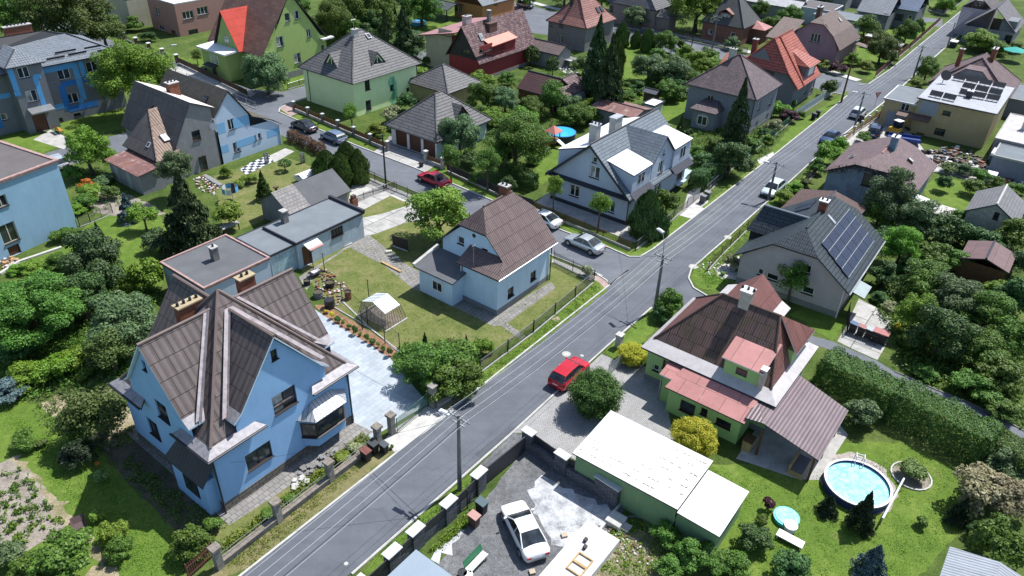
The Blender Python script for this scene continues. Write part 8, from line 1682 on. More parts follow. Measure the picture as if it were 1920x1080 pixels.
# ---------------------------------------------------------------- pool garden
p=at(1609,905,.6);cx_,cy_,RR=p .x,p .y,2.0
root=empty('swimming_pool',(cx_,cy_,0),0,'round above-ground pool with turquoise water and a white rim','pool');e1=(at(1672,930,.6)-at(1547,880,.6)).length/2;RR=e1
mb=MB();n=48
for i in range(n):
 a0,a1=2*math .pi*i/n,2*math .pi*(i+1)/n;q=lambda a,r,z:(math .cos(a)*r,math .sin(a)*r,z)
 mb .poly([q(a0,RR,0),q(a1,RR,0),q(a1,RR,.6),q(a0,RR,.6)]);mb .poly([q(a1,RR-.1,.2),q(a0,RR-.1,.2),q(a0,RR-.1,.6),q(a1,RR-.1,.6)])
mb .build('pool_wall',plain('pool_liner_blue',(.02,.035,.14),.5),root,True);mb=MB()
for i in range(n):a0,a1=2*math .pi*i/n,2*math .pi*(i+1)/n;q=lambda a,r,z:(math .cos(a)*r,math .sin(a)*r,z);mb .poly([q(a0,RR-.12,0.63),q(a0,RR+.03,0.63),q(a1,RR+.03,0.63),q(a1,RR-.12,0.63)]);mb .poly([q(a0,RR+.03,0.56),q(a1,RR+.03,0.56),q(a1,RR+.03,0.63),q(a0,RR+.03,0.63)])
mb .build('pool_rim',WTRIM,root)
m,nt,b_,N,L=newmat('pool_water');tc=N('TexCoord').outputs['Object'];v=N('TexVoronoi',feature='DISTANCE_TO_EDGE',Scale=1.6);wv=N('TexNoise',Scale=1.8,Detail=3.0);L(tc,wv .inputs['Vector']);va=N('VectorMath',operation='MULTIPLY_ADD');L(wv .outputs['Color'],va .inputs[0]);va .inputs[1].default_value=(1.1,1.1,0);L(tc,va .inputs[2]);L(va .outputs[0],v .inputs['Vector'])
cc=ramp(N,L,v .outputs['Distance'],[(0.0,(.06,.38,.44)),(.04,(.20,.52,.56)),(.12,(.30,.60,.62))]);n1=noise(N,L,tc,3,4);cc=mixc(N,L,.3,cc,ramp(N,L,n1,[(.4,(.28,.66,.74)),(.6,(.55,.84,.84))]));L(cc,b_ .inputs['Base Color']);b_ .inputs['Roughness'].default_value=.08;bn=N('Bump',Strength=.3,Distance=.02);L(v .outputs['Distance'],bn .inputs['Height']);L(bn .outputs[0],b_ .inputs['Normal'])
mb=MB();mb .poly([(math .cos(2*math .pi*i/n)*(RR-.1),math .sin(2*math .pi*i/n)*(RR-.1),0.44)for i in range(n)]);mb .build('water',m,root)
mb=MB();q=at(1611,853,.6)-Vector((cx_,cy_,.6));dn=q .normalized()*RR;t_=Vector((-dn .y,dn .x,0)).normalized()
for s in(-.25,.25):mb .tube([dn*1.25+t_*s,dn*1.12+t_*s+Vector((0,0,1.1)),dn*.9+t_*s+Vector((0,0,1.1)),dn*.8+t_*s+Vector((0,0,.45))],.03,6)
for k in range(4):mb .cyl(dn*1.2+t_*-.25+Vector((0,0,.2+k*.22)),dn*1.2+t_*.25+Vector((0,0,.2+k*.22)),.03,.03,5)
mb .build('ladder',WTRIM,root)
a_,c_=at(1695,897,.7),at(1655,972,.7);root=empty('cover_roller',(a_ .x,a_ .y,0),0,'long white cover roller tube beside the pool','roller');mb=MB();mb .cyl((0,0,.7),(c_ .x-a_ .x,c_ .y-a_ .y,.7),.06,.07,8);mb .build('tube',WTRIM,root)
for t in(0.05,.95):v_=(c_-a_)*t;mb=MB();mb .cyl((v_ .x,v_ .y,0),(v_ .x,v_ .y,.7),.03,.03,5);mb .build('leg',STEEL,root)
p=at(1708,893);mb=MB();strip([((p+Vector((1.25*math .cos(2*math .pi*i/20),1.25*math .sin(2*math .pi*i/20),0)))[:2])for i in range(21)],.1,0,.1,mb,False);tag(mb .build('bed_edging',CONC_L),'pale ring of edging round the reed-like grass clump','edging');area('gravel_ring',[((p+Vector((1.2*math .cos(2*math .pi*i/20),1.2*math .sin(2*math .pi*i/20),0)))[:2])for i in range(20)],SOIL,5,px=False)
p=at(1475,968,.3);root=empty('paddling_pool',(p .x,p .y,0),0,'small turquoise children\'s pool on the lawn by the purple bush','paddling pool');mb=MB();mb .cyl((0,0,0),(0,0,.3),.75,.8,20);mb .build('tub',plain('turq',(.10,.55,.55),.4),root);mb=MB();mb .cyl((0,0,.3),(0,0,.34),.68,.68,20);mb .build('water',m,root)
p=at(1483,985,.4);mb=MB();mb .cyl((0,0,0),(0,0,.4),.35,.35,14);mb .cyl((0,0,.4),(0,0,.45),.42,.42,14);o=mb .build('stool',WTRIM);o .location=(p .x,p .y,0);tag(o,'round white garden table beside the turquoise tub','table')
p=at(1482,1010,.3);mb=MB();mb .obox((0,0,.28),1.6,.6,.06,0);mb .obox((-.7,0,0),.06,.5,.28,0);mb .obox((.7,0,0),.06,.5,.28,0);o=mb .build('bench',WTRIM);o .location=(p .x,p .y,0);o .rotation_euler .z=GRID-1.57;tag(o,'pale low bench board near the watermark corner of the pool lawn' .replace('near the watermark corner of the','on the lower left of the'),'bench')
def boxobj(name,px,py,dims,mats,label,cat,rz=GRID,z=0,parts=None):
 p=at(px,py,z+dims[2]/2);root=empty(name,(p .x,p .y,z),rz,label,cat)
 for nm,(x0,y0,z0,x1,y1,z1),mt in parts:mb=MB();mb .box(x0,y0,z0,x1,y1,z1);mb .build(nm,mt,root)
 return root
boxobj('patio_sofa',1500,872,(1.6,.9,.8),None,'pale wooden crate sofa under the edge of the lilac canopy','sofa',parts=[('seat',(-.9,-.45,0,.9,.35,.42),WOOD_L),('backrest',(-.9,.35,0,.9,.48,.85),WOOD_L),('cushion',(-.85,-.42,.42,.85,.33,.55),plain('cushion_grey',(.12,.11,.12),.9))])
boxobj('cabinet',1403,832,(.8,.6,.9),None,'pale wooden cabinet at the corner post of the terrace','cabinet',parts=[('body',(-.4,-.3,0,.4,.3,.9),WOOD_L),('top',(-.45,-.35,.9,.45,.35,.95),WOOD)])
def bench(px,py,rz,label,seatm,backm):
 p=at(px,py,.4);root=empty('garden_bench',(p .x,p .y,0),rz,label,'bench')
 mb=MB();[mb .box(-.8,-.25+k*.15,.42,.8,-.13+k*.15,.46)for k in range(3)];mb .box(-.8,-.25,.40,.8,.18,.42);mb .build('seat',seatm,root);mb=MB();mb .slab([(-.8,.22,.5),(.8,.22,.5),(.8,.34,.95),(-.8,.34,.95)],.06);mb .build('backrest',backm,root)
 for x in(-.65,.65):
  for y in(-.2,.18):mb=MB();mb .box(x-.04,y-.04,0,x+.04,y+.04,.40);mb .build('leg',STEEL,root)
GP=plain('bench_green',(.03,.17,.08),.6);bench(893,1053,GRID,'green and white bench on the gravel by the wall',plain('bench_white',(.6,.62,.56),.6),GP);bench(110,243,R(140),'orange wooden bench before the striped house door',plain('bench_orange',(.5,.24,.04),.6),plain('bench_orange2',(.42,.2,.04),.6))
for(x,y,r,h,mt,lb)in((867,1073,.25,.45,BLACK,'black bucket beside the green and white bench'),(878,1077,.25,.45,WTRIM,'white bucket beside the black one')):
 p=at(x,y,h);mb=MB();mb .cyl((0,0,0),(0,0,h),r*.8,r,14,0,True);mb .cyl((0,0,h-.04),(0,0,h+.01),r+.03,r+.03,14);o=mb .build('bucket',mt);o .location=(p .x,p .y,0);tag(o,lb,'bucket')
pR=at(780,1030,3.0);b=frame((pR .x,pR .y),GRID,5,5,0,'garage','modern flat roof with a wide blue-grey rim at the bottom edge','garage');
for nm,q,z0,z1,mt in(('wall',(-4.6,-4.6,-.3,-.3),0,2.7,W_DGREY),):mb=MB();mb .box(-7.6,-7.6,0,-.3,-.3,2.7);b .part('wall',mb,W_DGREY)
mb=MB();RIMC=plain('rim_blue_grey',(.22,.27,.32),.6,var=.05)
for q in((-8,-1.3,0,0),(-8,-8,0,-6.7),(-8,-6.7,-6.7,-1.3),(-1.3,-6.7,0,-1.3)):mb .box(q[0],q[1],2.7,q[2],q[3],3.0)
b .part('roof_rim',mb,RIMC);mb=MB();mb .box(-6.7,-6.7,2.62,-1.3,-1.3,2.72);b .part('roof',mb,BITU2);mb=MB();mb .box(-2.0,-2.2,2.72,-1.7,-1.8,2.95);b .part('vent',mb,WTRIM)
pR=at(1115,1010,.6);rt=empty('terrace',(pR .x,pR .y,0),GRID,'bare white concrete platform with loose timber frames at the bottom edge','terrace')
mb=MB();mb .box(-7,-1.2,0,.9,1.1,.55);mb .build('platform',plain('fresh_concrete',(.60,.57,.53),.9,var=.12,scale=1.5,bump=.2),rt)
for(x,y)in((-2.4,-.3),(-1.7,-.3)):
 mb=MB();mb .box(x-.35,y-.5,.56,x+.35,y-.42,.66);mb .box(x-.35,y+.42,.56,x+.35,y+.5,.66);mb .box(x-.35,y-.42,.56,x-.27,y+.42,.66);mb .box(x+.27,y-.42,.56,x+.35,y+.42,.66);mb .build('timber_frame',WOOD_L,rt)
for(x,y)in((-.9,.1),(-.45,.35)):mb=MB();mb .box(x-.13,y-.1,.56,x+.13,y+.1,.76);mb .build('black_block',BLACK,rt)
boxobj('concrete_block',1155,975,(1,1,.5),None,'pale concrete footing slab at the corner of the white platform','slab',parts=[('body',(-.5,-.5,0,.5,.5,.4),CONC_L),('step',(-.3,-1.0,0,.3,-.5,.2),CONC)])
for x,y in((1058,1003),(1087,1032),(998,1072)):
 p=at(x,y,.1);mb=MB();mb .obox((0,0,.02),.34,.3,.14,.3);o=mb .build('paving_block',plain('sandstone',(.42,.34,.26),.9));o .location=(p .x,p .y,0);tag(o,{1058:'sandstone block left on the chippings',1087:'sandstone block near the white kerb wall',998:'sandstone block in the gravel behind the white saloon'}[x],'stone')
b=frame(at(1788,1028,2.2).to_2d(),GRID,4,6,0,'shed','grey ribbed metal shed in the bottom right corner','shed');mb=MB();mb .box(-.1-5,-4.5,0,-.2,0,2.0);b .part('wall',mb,W_LGREY);mb=MB();mb .slab([(-5.4,.2,2.1),(0,.2,2.2),(0,-2.2,2.8),(-5.4,-2.2,2.7)],.06,0,0,0);mb .slab([(-5.4,-4.8,2.1),(0,-4.8,2.2),(0,-2.2,2.8),(-5.4,-2.2,2.7)],.06,0,0,0);b .part('roof',mb,roofm('ribbed_zinc',(.36,.39,.43),(.33,.36,.40),(.2,.2,.22),1,9,.01,wave=.2,wd=.03,wcol=.5,steps=False,rough=.5))
# ---------------------------------------------------------------- greenhouse
g0,g1,g2=at(724,622),at(762,598),at(672,592);W_=(g1-g0).length;D_=(g2-g0).length;b=frame((g0 .x,g0 .y),GRID,W_,D_,0,'greenhouse','small glass greenhouse with slanted walls and a white roof on the dry lawn','greenhouse')
h1,h2,ins=1.5,2.05,.32;m,nt,b_,N,L=newmat('greenhouse_glass');b_ .inputs['Base Color'].default_value=(.42,.33,.24,1);b_ .inputs['Roughness'].default_value=.25;b_ .inputs['Alpha'].default_value=.42
m2,nt,b_,N,L=newmat('greenhouse_roof_sheet');b_ .inputs['Base Color'].default_value=(.62,.66,.68,1);b_ .inputs['Roughness'].default_value=.35;b_ .inputs['Alpha'].default_value=.9
bt=[(0,0),(W_,0),(W_,D_),(0,D_)];tp=[(ins,ins),(W_-ins,ins),(W_-ins,D_-ins),(ins,D_-ins)];mb=MB()
for i in range(4):j=(i+1)%4;mb .poly([(*bt[i],.1),(*bt[j],.1),(*tp[j],h1),(*tp[i],h1)])
mb .poly([(*tp[0],h1),(ins,D_-ins,h1),(ins,D_/2,h2)][::-1]);mb .poly([(W_-ins,ins,h1),(W_-ins,D_-ins,h1),(W_-ins,D_/2,h2)]);b .part('glass_wall',mb,m)
mb=MB();mb .poly([(ins,ins,h1),(W_-ins,ins,h1),(W_-ins,D_/2,h2),(ins,D_/2,h2)]);mb .poly([(ins,D_-ins,h1),(W_-ins,D_-ins,h1),(W_-ins,D_/2,h2),(ins,D_/2,h2)][::-1]);b .part('roof',mb,m2)
for i in range(4):
 j=(i+1)%4;n=8 if i%2==0 else 7
 for k in range(n+1):t=k/n;a_=Vector((*bt[i],.1)).lerp(Vector((*bt[j],.1)),t);c_=Vector((*tp[i],h1)).lerp(Vector((*tp[j],h1)),t);mb=MB();mb .cyl(a_,c_,.018,.018,4);b .part('glazing_bar',mb,DTRIM)
for k in range(7):x=ins+(W_-2*ins)*k/6;mb=MB();mb .tube([(x,ins,h1),(x,D_/2,h2+.01),(x,D_-ins,h1)],.018,4);b .part('roof_bar',mb,DTRIM)
mb=MB();mb .box(-.08,-.08,0,W_+.08,.06,.12);mb .box(-.08,D_-.06,0,W_+.08,D_+.08,.12);b .part('sill',mb,CONC_L);mb=MB();mb .box(.2,.2,0,W_-.2,D_-.2,.06);b .part('soil_bed',mb,SOIL)
mb=MB();strip([(618,572),(690,614),(750,660)],.07,0,.1,mb);tag(mb .build('bed_edging',CONC_L),'pale edging strip between the bark bed and the dry lawn','edging')
for k in range(12):
 t=(k+.5)/12;q=Vector((606,585)).lerp(Vector((735,668)),t);kd='s';plant('s',q .x,q .y-4,4.5+(k%3)*1.2,0,1.1+.4*(k%2),('petal','lime','mid','thuja')[0 if k<2 else 1+k%3],'small young shrub in the bark bed beside the slab courtyard',group='young shrubs in the bark bed')if k else plant('s',q .x,q .y-4,6,0,.7,'petal','yellow-flowered shrub at the top end of the bark bed')
def barrel(px,py,r,h,mt,label,name='barrel',open_=True,z=0):
 p=at(px,py,h);root=empty(name,(p .x,p .y,0),0,label,name .replace('_',' '));mb=MB();mb .cyl((0,0,0),(0,0,h),r*.92,r,16,0,False);mb .cyl((0,0,h*.5),(0,0,h*.53),r+.02,r+.02,16);mb .build('body',mt,root);mb=MB();mb .cyl((0,0,h-.12 if open_ else h-.02),(0,0,h-.1 if open_ else h+.03),r*.95,r*.95,16);mb .build('content' if open_ else 'lid',EARTH if open_ else mt,root);return root
RU=plain('rusty_steel',(.22,.08,.04),.8,var=.3);barrel(618,528,.42,.6,BLACK,'black tub full of cuttings beside the garden path','tub');barrel(652,546,.3,.8,RU,'rusty steel barrel near the greenhouse');barrel(596,546,.45,.6,CONC_D,'mossy grey round planter at the bark bed','planter');barrel(617,562,.45,.8,BLACK,'lidded black composter near the greenhouse','composter',False);barrel(575,525,.3,.5,BLACK,'small black tub by the blue house gable','tub')
bits('rubble',[(585,510),(610,500),(655,540),(640,575),(600,560)],160,[CONC_L,CONC_D,WOOD,RU],(.06,.22),'loose stones, pots and scraps between the barrels','rubble',3);boxobj('workbench',592,512,(1.2,.8,.5),None,'low dark bench with pale trays at the garden path','bench',parts=[('top',(-.6,-.4,.35,.6,.4,.42),BLACK),('tray',(-.4,-.2,.42,.1,.2,.5),WTRIM),('tray',(.15,-.15,.42,.45,.2,.48),CONC_L),('leg',(-.55,-.35,0,-.45,-.25,.35),BLACK),('leg',(.45,.25,0,.55,.35,.35),BLACK)])
for k,(x,y)in enumerate(((607,500),(586,515),(690,540),(840,605)if 0 else(680,600))):pass
for(x,y,lb)in((735,478,'first white log on the path slabs'),(729,472,'second white log on the path slabs'),(741,484,'third white log on the path slabs')):p=at(x,y,.1);mb=MB();mb .cyl((-.3,0,.14),(.3,0,.14),.13,.12,9);o=mb .build('log',plain('birch',(.6,.57,.5),.8));o .location=(p .x,p .y,0);o .rotation_euler .z=.4;tag(o,lb,'log')
for(a_,c_,lb)in(((628,464),(658,452),'upper plank lying along the blue outbuilding'),((632,468),(660,457),'lower plank lying along the blue outbuilding'),((715,492),(752,511),'long beam lying beside the garden path')):
 p,q=at(*a_),at(*c_);mb=MB();d_=q-p;mb .obox((0,0,0),d_ .length,.22,.12,0);o=mb .build('plank',CONC_L if 'plank' in lb else WOOD_L);m_=(p+q)/2;o .location=(m_ .x,m_ .y,.02);o .rotation_euler .z=math .atan2(d_ .y,d_ .x);tag(o,lb,'plank')
for(x,y,h,lb)in((588,505,2.0,'tall dark clothes-line post behind the tub'),(609,510,2.0,'second dark clothes-line post right of the first'),(692,560,2.0,'dark clothes-line post in the middle of the dry lawn'),(680,622-4,1.9,'dark post left of the greenhouse'),(722,645,1.9,'dark post below the greenhouse')):
 p=at(x,y);mb=MB();mb .cyl((0,0,0),(0,0,h),.04,.035,6);mb .cyl((-.2,0,h-.05),(.2,0,h-.05),.02,.02,4);o=mb .build('line_post',BLACK);o .location=(p .x,p .y,0);tag(o,lb,'post')
bits('slab_pile',[(543,905),(568,893),(578,905),(552,925)],26,[CONC_L,CONC],(.12,.34),'pile of broken pale slabs inside the old wall','slabs',5);bits('stepping_stones',[(560,880),(610,850),(640,845),(600,880),(560,900)],34,[CONC_D,PL_GREY],(.14,.3),'flat stones between the oriel and the old wall','stones',6)
p=at(433,352,1.5);root=empty('clothes_dryer',(p .x,p .y,0),.4,'rotary clothes dryer hung with blue and pale washing','clothes dryer');mb=MB();mb .cyl((0,0,0),(0,0,1.9),.03,.03,6);mb .build('post',STEEL,root)
for k in range(4):a=k*math .pi/2;mb=MB();mb .cyl((0,0,1.3),(math .cos(a)*1.3,math .sin(a)*1.3,1.9),.02,.02,4);mb .build('arm',STEEL,root)
CL=[plain('cloth_blue',(.12,.35,.6),.9),plain('cloth_white',(.6,.62,.65),.9),plain('cloth_dark',(.05,.06,.09),.9)]
for k in range(10):a=k*.63;r=.6+.07*(k%8);mb=MB();q=Vector((math .cos(a)*r,math .sin(a)*r,0));t_=Vector((-math .sin(a),math .cos(a),0))*.26;n_=q .normalized()*.012;mb .slab([q-t_+Vector((0,0,1.7)),q+t_+Vector((0,0,1.7)),q+t_+n_+Vector((0,0,1.1)),q-t_+n_+Vector((0,0,1.1))],.012);mb .build('laundry',CL[k%3],root)
m,nt,b_,N,L=newmat('chequered_tiles');tc=N('TexCoord').outputs['Object'];mp=N('Mapping');mp .inputs['Rotation'].default_value=(0,0,-GRID);L(tc,mp .inputs[0]);ck=N('TexChecker',Scale=1.9);ck .inputs['Color1'].default_value=(.55,.56,.6,1);ck .inputs['Color2'].default_value=(.03,.035,.045,1);L(mp .outputs[0],ck .inputs['Vector']);L(ck .outputs[0],b_ .inputs['Base Color']);area('terrace',[(450,318),(470,305),(505,290),(512,303),(462,328)],m,5)
area('terrace',[(505,292),(535,278),(552,284),(515,305)],CONC,4)
for k in range(5):p=at(390+k*4.5,332+k*3.2,.15);mb=MB();mb .obox((0,0,0),.45,1.5,.12+k*0.0,0);o=mb .build('paving_slab',PL_GREY);o .location=(p .x,p .y,.1+.012*k);o .rotation_euler .z=GRID;tag(o,('uppermost','second','middle','fourth','lowest')[k]+' dark grey slab in the stepped stack by the grey twin house','slab','grey slabs in a stepped stack')
bits('clutter',[(362,335),(385,328),(410,350),(405,368),(370,355)],120,[WTRIM,WOOD,RU,CONC_L],(.06,.25),'household clutter beside the dark pine','clutter',9);boxobj('garden_table',430,428,(2,1,.7),None,'pale garden table half under the lime shrub','table',parts=[('top',(-1,-.45,.7,1,.45,.75),CONC_L),('leg',(-.9,-.4,0,-.82,-.32,.7),BLACK),('leg',(.82,.32,0,.9,.4,.7),BLACK),('leg',(.82,-.4,0,.9,-.32,.7),BLACK),('leg',(-.9,.32,0,-.82,.4,.7),BLACK)])
p=at(577,330,.5);root=empty('covered_trailer',(p .x,p .y,0),GRID,'pale covered trailer behind the two-tone shed','trailer');mb=MB();mb .box(-1.3,-.8,.3,1.3,.8,.8);mb .slab([(-1.3,-.8,.8),(1.3,-.8,.8),(1.2,0,1.05),(-1.2,0,1.05)],.05);mb .slab([(-1.3,.8,.8),(1.3,.8,.8),(1.2,0,1.05),(-1.2,0,1.05)],.05);mb .build('cover',WTRIM,root)
for s in(-.85,.85):mb=MB();mb .cyl((0,s-.08,.3),(0,s+.08,.3),.3,.3,12);mb .build('wheel',TYRE,root)
p=at(662,378,.5);boxobj('grill',663,377,(.6,.6,1.2),None,'brick barbecue at the end of the two-tone shed','barbecue',parts=[('body',(-.35,-.3,0,.35,.3,.9),BRICK),('hood',(-.25,-.2,.9,.25,.2,1.3),BTRIM)]);boxobj('statue',518,357,(.3,.3,1.0),None,'dark iron ornament on the dry lawn by the small fir','ornament',parts=[('foot',(-.25,-.25,0,.25,.25,.2),BTRIM),('column',(-.1,-.1,.2,.1,.1,.8),BTRIM),('bowl',(-.22,-.22,.8,.22,.22,.95),BTRIM)])
for x,y,lb in((567,296,'white metal plant stand by the brown hedge'),(499,296,'dark handrail ornament on the chequered terrace')):boxobj('plant_stand',x,y,(.4,.4,1.3),None,lb,'plant stand',parts=[('frame',(-.2,-.2,0,-.15,.2,1.3),STEEL),('frame',(.15,-.2,0,.2,.2,1.3),STEEL),('shelf',(-.2,-.2,.5,.2,.2,.54),STEEL),('shelf',(-.2,-.2,1.1,.2,.2,1.14),STEEL)])
p=at(148,985,.4);root=empty('wheelbarrow',(p .x,p .y,0),2.2,'brown wheelbarrow by the vegetable bed','wheelbarrow');mb=MB();q0=[(-.35,-.3,.3),(.35,-.25,.3),(.35,.25,.3),(-.35,.3,.3)];q1=[(-.55,-.42,.62),(.6,-.36,.62),(.6,.36,.62),(-.55,.42,.62)]
for i in range(4):j=(i+1)%4;mb .poly([q0[i],q0[j],q1[j],q1[i]])
mb .poly(q0[::-1]);mb .build('tray',plain('barrow',(.09,.06,.06),.6),root);mb=MB();mb .cyl((.6,-.05,.18),(.6,.05,.18),.18,.18,12);mb .build('wheel',TYRE,root)
for s in(-1,1):mb=MB();mb .tube([(.6,s*.08,.2),(-.3,s*.25,.28),(-1.1,s*.3,.6)],.02,5);mb .build('handle',STEEL,root)
bits('woodpile',[(2,492),(28,480),(36,492),(8,505)],70,[WOOD_L,WOOD,CONC_L],(.1,.3),'heap of wood and rubble under the blue box house','woodpile',12);
mb=MB();strip([(0,515),(36,492),(116,465)],.3,0,.18,mb);tag(mb .build('garden_wall',CONC_L),'low pale edging wall below the blue box house','wall')
# ---------------------------------------------------------------- playhouse, blue pool, sheds behind
p=at(1053,250,.9);root=empty('swimming_pool',(p .x,p .y,0),0,'round bright blue pool with a dark wall behind the playhouse','pool');mb=MB();mb .cyl((0,0,0),(0,0,1.1),1.85,1.85,28);mb .build('pool_wall',plain('pool_dark',(.03,.045,.06),.5),root);mb=MB();mb .cyl((0,0,1.1),(0,0,1.13),1.9,1.9,28);mb .build('pool_rim',plain('rim_blue',(.03,.2,.42),.5),root);mb=MB();mb .cyl((0,0,1.12),(0,0,1.14),1.7,1.7,28);mb .build('water',plain('water_blue',(.04,.38,.75),.1),root)
p=at(1038,243,2.2);root=empty('playhouse',(p .x,p .y,0),GRID,'wooden play tower with a pink pyramid roof and slide','playhouse');
for x in(-.6,.6):
 for y in(-.6,.6):mb=MB();mb .box(x-.05,y-.05,0,x+.05,y+.05,2.0);mb .build('post',WOOD,root)
mb=MB();a4=[(-.9,-.9,2.0),(.9,-.9,2.0),(.9,.9,2.0),(-.9,.9,2.0)];[mb .slab([a4[i],a4[(i+1)%4],(0,0,2.8)],.05)for i in range(4)];mb .build('roof',plain('roof_pink',(.42,.16,.13),.7),root);mb=MB();mb .box(-.6,-.6,1.0,.6,.6,0.56);mb .build('deck',WOOD_L,root);mb=MB();mb .slab([(-.3,-.6,1.1),(.3,-.6,1.1),(.3,-2.6,.1),(-.3,-2.6,.1)],.06);mb .build('slide',plain('slide_white',(.62,.65,.7),.4),root);mb=MB();mb .box(-1.4,-.5,0,-1.35,.5,.9);mb .build('panel',plain('play_red',(.4,.05,.04),.6),root)
def shed(P0,z,W_,D_,label,wallm,roofm2,rise=1.1,axis='x',h=None,ang='grid',o=.2,cat='shed',flat=False,name='shed',trim=None):
 a_=at(*P0,z);b=frame((a_ .x,a_ .y),GRID if ang=='grid' else ang,W_,D_,o,name,label,cat);hw=z-.05
 if flat:b .box_walls(hw,wallm);b .flat(z,[roofm2,trim or DTRIM],.08,.15);return b
 w,d=b .x1-b .x0,b .y1-b .y0;gx=axis=='x'
 for k,ln,g_ in(('R',w,not gx),('B',w,not gx),('L',d,gx),('F',d,gx)):b .wall(k,[(0,0),(ln,0),(ln,hw)]+([(ln/2,hw+rise*.93)]if g_ else[])+[(0,hw)],wallm)
 b .gable([roofm2,DTRIM,DTRIM],z,z+rise,axis);return b
R_DKRED=roofm('tile_dark_redbrown',(.085,.035,.035),(.065,.028,.03),(.025,.012,.012),1.5,.33,.03,wave=.25,wd=.03,bumpd=.03)
shed((1032,182),2.6,5.5,6.0,'low shed with a glossy dark red-brown tiled roof behind the thicket',WOOD,R_DKRED,1.9,'y');shed((1060,183),2.4,6.0,5.0,'shed with a mottled brown roof and pale wall right of the dark-tiled one',W_LGREY,R_SCALE,1.6,'x');shed((1108,170),2.0,4.5,5.0,'low dark lean-to under the big conifers',WOOD,R_DKRED,.6,'x')
shed((1190,222),2.3,5.0,7.0,'low shed with a rusty brown and peeling sheet roof',W_DGREY,R_RUST,.5,'y');shed((1228,200),2.2,3.0,2.0,'small white flat canopy beside the rusty shed',WTRIM,WHITESHEET,.1,'x',flat=True);shed((1230,178),1.7,1.8,2.3,'tiny dark-roofed garden hut on the rear lawn',BTRIM,plain('hut_felt',(.07,.08,.09),.8),.4,'y')
shed((1048,104),2.5,4.0,8.0,'long low garage with a ribbed terracotta-grey roof beside the clipped yew',W_GREY,R_BROWN2,1.2,'y');boxobj('glass_frame',1072,118,(2.4,2,1.4),None,'old glazed frame with white rubble in the back garden','glass frame',parts=[('frame',(-1.2,-1,0,1.2,-.9,1.4),STEEL),('frame',(-1.2,.9,0,1.2,1,1.4),STEEL),('pane',(-1.2,-.9,1.3,1.2,.9,1.34),CURTAIN)]);bits('rubble',[(1048,122),(1075,125),(1085,140),(1050,138)],60,[WTRIM,CONC_L],(.1,.35),'white rubble heap beside the old glazed frame','rubble',22)
b=shed((1905,410),2.2,5.6,4.8,'old shed with a worn grey eternit roof and flaking gable',plain('flaking_wall',(.36,.36,.32),.95,var=.3,scale=3,streak=.6),R_WORN,1.5,'x')if 0 else None
b=Bld('shed','old plastered shed with a worn grey eternit roof and flaking gable at the right',(1910,422),(1915,382),(1815,409),2.3,.2,'shed','grid',W=6.2,D=5.0)
b .wall('L',[(0,0),(4.6,0),(4.6,2.2),(2.3,3.7),(0,2.2)],plain('flaking_wall',(.36,.36,.32),.95,var=.3,scale=3,streak=.6),[(1868,405,.5,.8,'1b')]);[b .wall(k,[(0,0),(ln,0),(ln,2.2)]+([(ln/2,3.7)]if k=='F' else[])+[(0,2.2)],_M['flaking_wall'])for k,ln in(('R',5.8),('B',5.8),('F',4.6))];b .gable([roofm('eternit_plain_grey',(.20,.195,.20),(.17,.168,.172),(.1,.1,.1),.4,.35,.02,bumpd=.02),DTRIM,CONC_L],2.3,3.85,'x')
b=Bld('shed','brown felt-roofed shed in the thicket at the right edge',(1892,512),(1912,470),(1832,480),2.2,.2,'shed','grid',W=4.4,D=4.2);b .box_walls(2.1,WOOD);b .gable([roofm('felt_brown',(.17,.105,.10),(.15,.09,.088),(.08,.05,.05),2,1.2,.01,steps=False),DTRIM,DTRIM],2.2,2.9,'x')
b=frame(at(1880,262,3).to_2d(),GRID,9,6,0,'garage','flat pale-roofed workshop at the right edge beside the ochre house','garage');b .x0,b .x1,b .y0,b .y1=0,12,-5,.8;b .box_walls(2.9,W_GREY);b .flat(3.0,[plain('roof_dusty_pale',(.42,.40,.39),.9,var=.15,scale=1,streak=.3),CONC],.08,.15,rect=(-.1,-5.1,12.1,.9));b .chimney(6,-1.5,3,4.6,.6,.6,CONC_L,None,0)
b=frame(at(1868,292,2.6).to_2d(),GRID,9,6,0,'shed','lower grey flat shed with a white rail at the right edge','shed');b .x0,b .x1,b .y0,b .y1=0,5,-6,.3;b .box_walls(2.5,plain('wall_dusk_blue',(.16,.18,.22),.9));b .flat(2.6,[BITU2,CONC],.08,.15,rect=(-.1,-6.1,5.1,.4));mb=MB();mb .box(-.3,.3,2.6,2,.6,2.9);b .part('white_rail',mb,WTRIM)
b=frame(at(1905,160,4).to_2d(),GRID,8,8,0,'garage','grey flat roof cut by the right edge below the diamond-slated house','garage');b .x0,b .x1,b .y0,b .y1=-3,6,-6,.5;b .box_walls(2.7,W_DGREY);b .flat(2.8,[BITU2,CONC],.08,.15,rect=(-3.1,-6.1,6.1,.6))
boxobj('water_tank',1858,332,(1.3,1.1,1.2),None,'white plastic water tank in the cluttered right yard','tank',parts=[('tank',(-.65,-.55,.15,.65,.55,1.15),WTRIM),('pallet',(-.7,-.6,0,.7,.6,.15),WOOD)]);boxobj('boat_cover',1828,322,(4,1.2,.7),None,'long white wrapped stack along the right yard wall','stack',R(-30),parts=[('cover',(-2.2,-.5,0,2.2,.5,.6),WTRIM),('ridge',(-2.0,-.2,.6,2.0,.2,.75),WTRIM)])
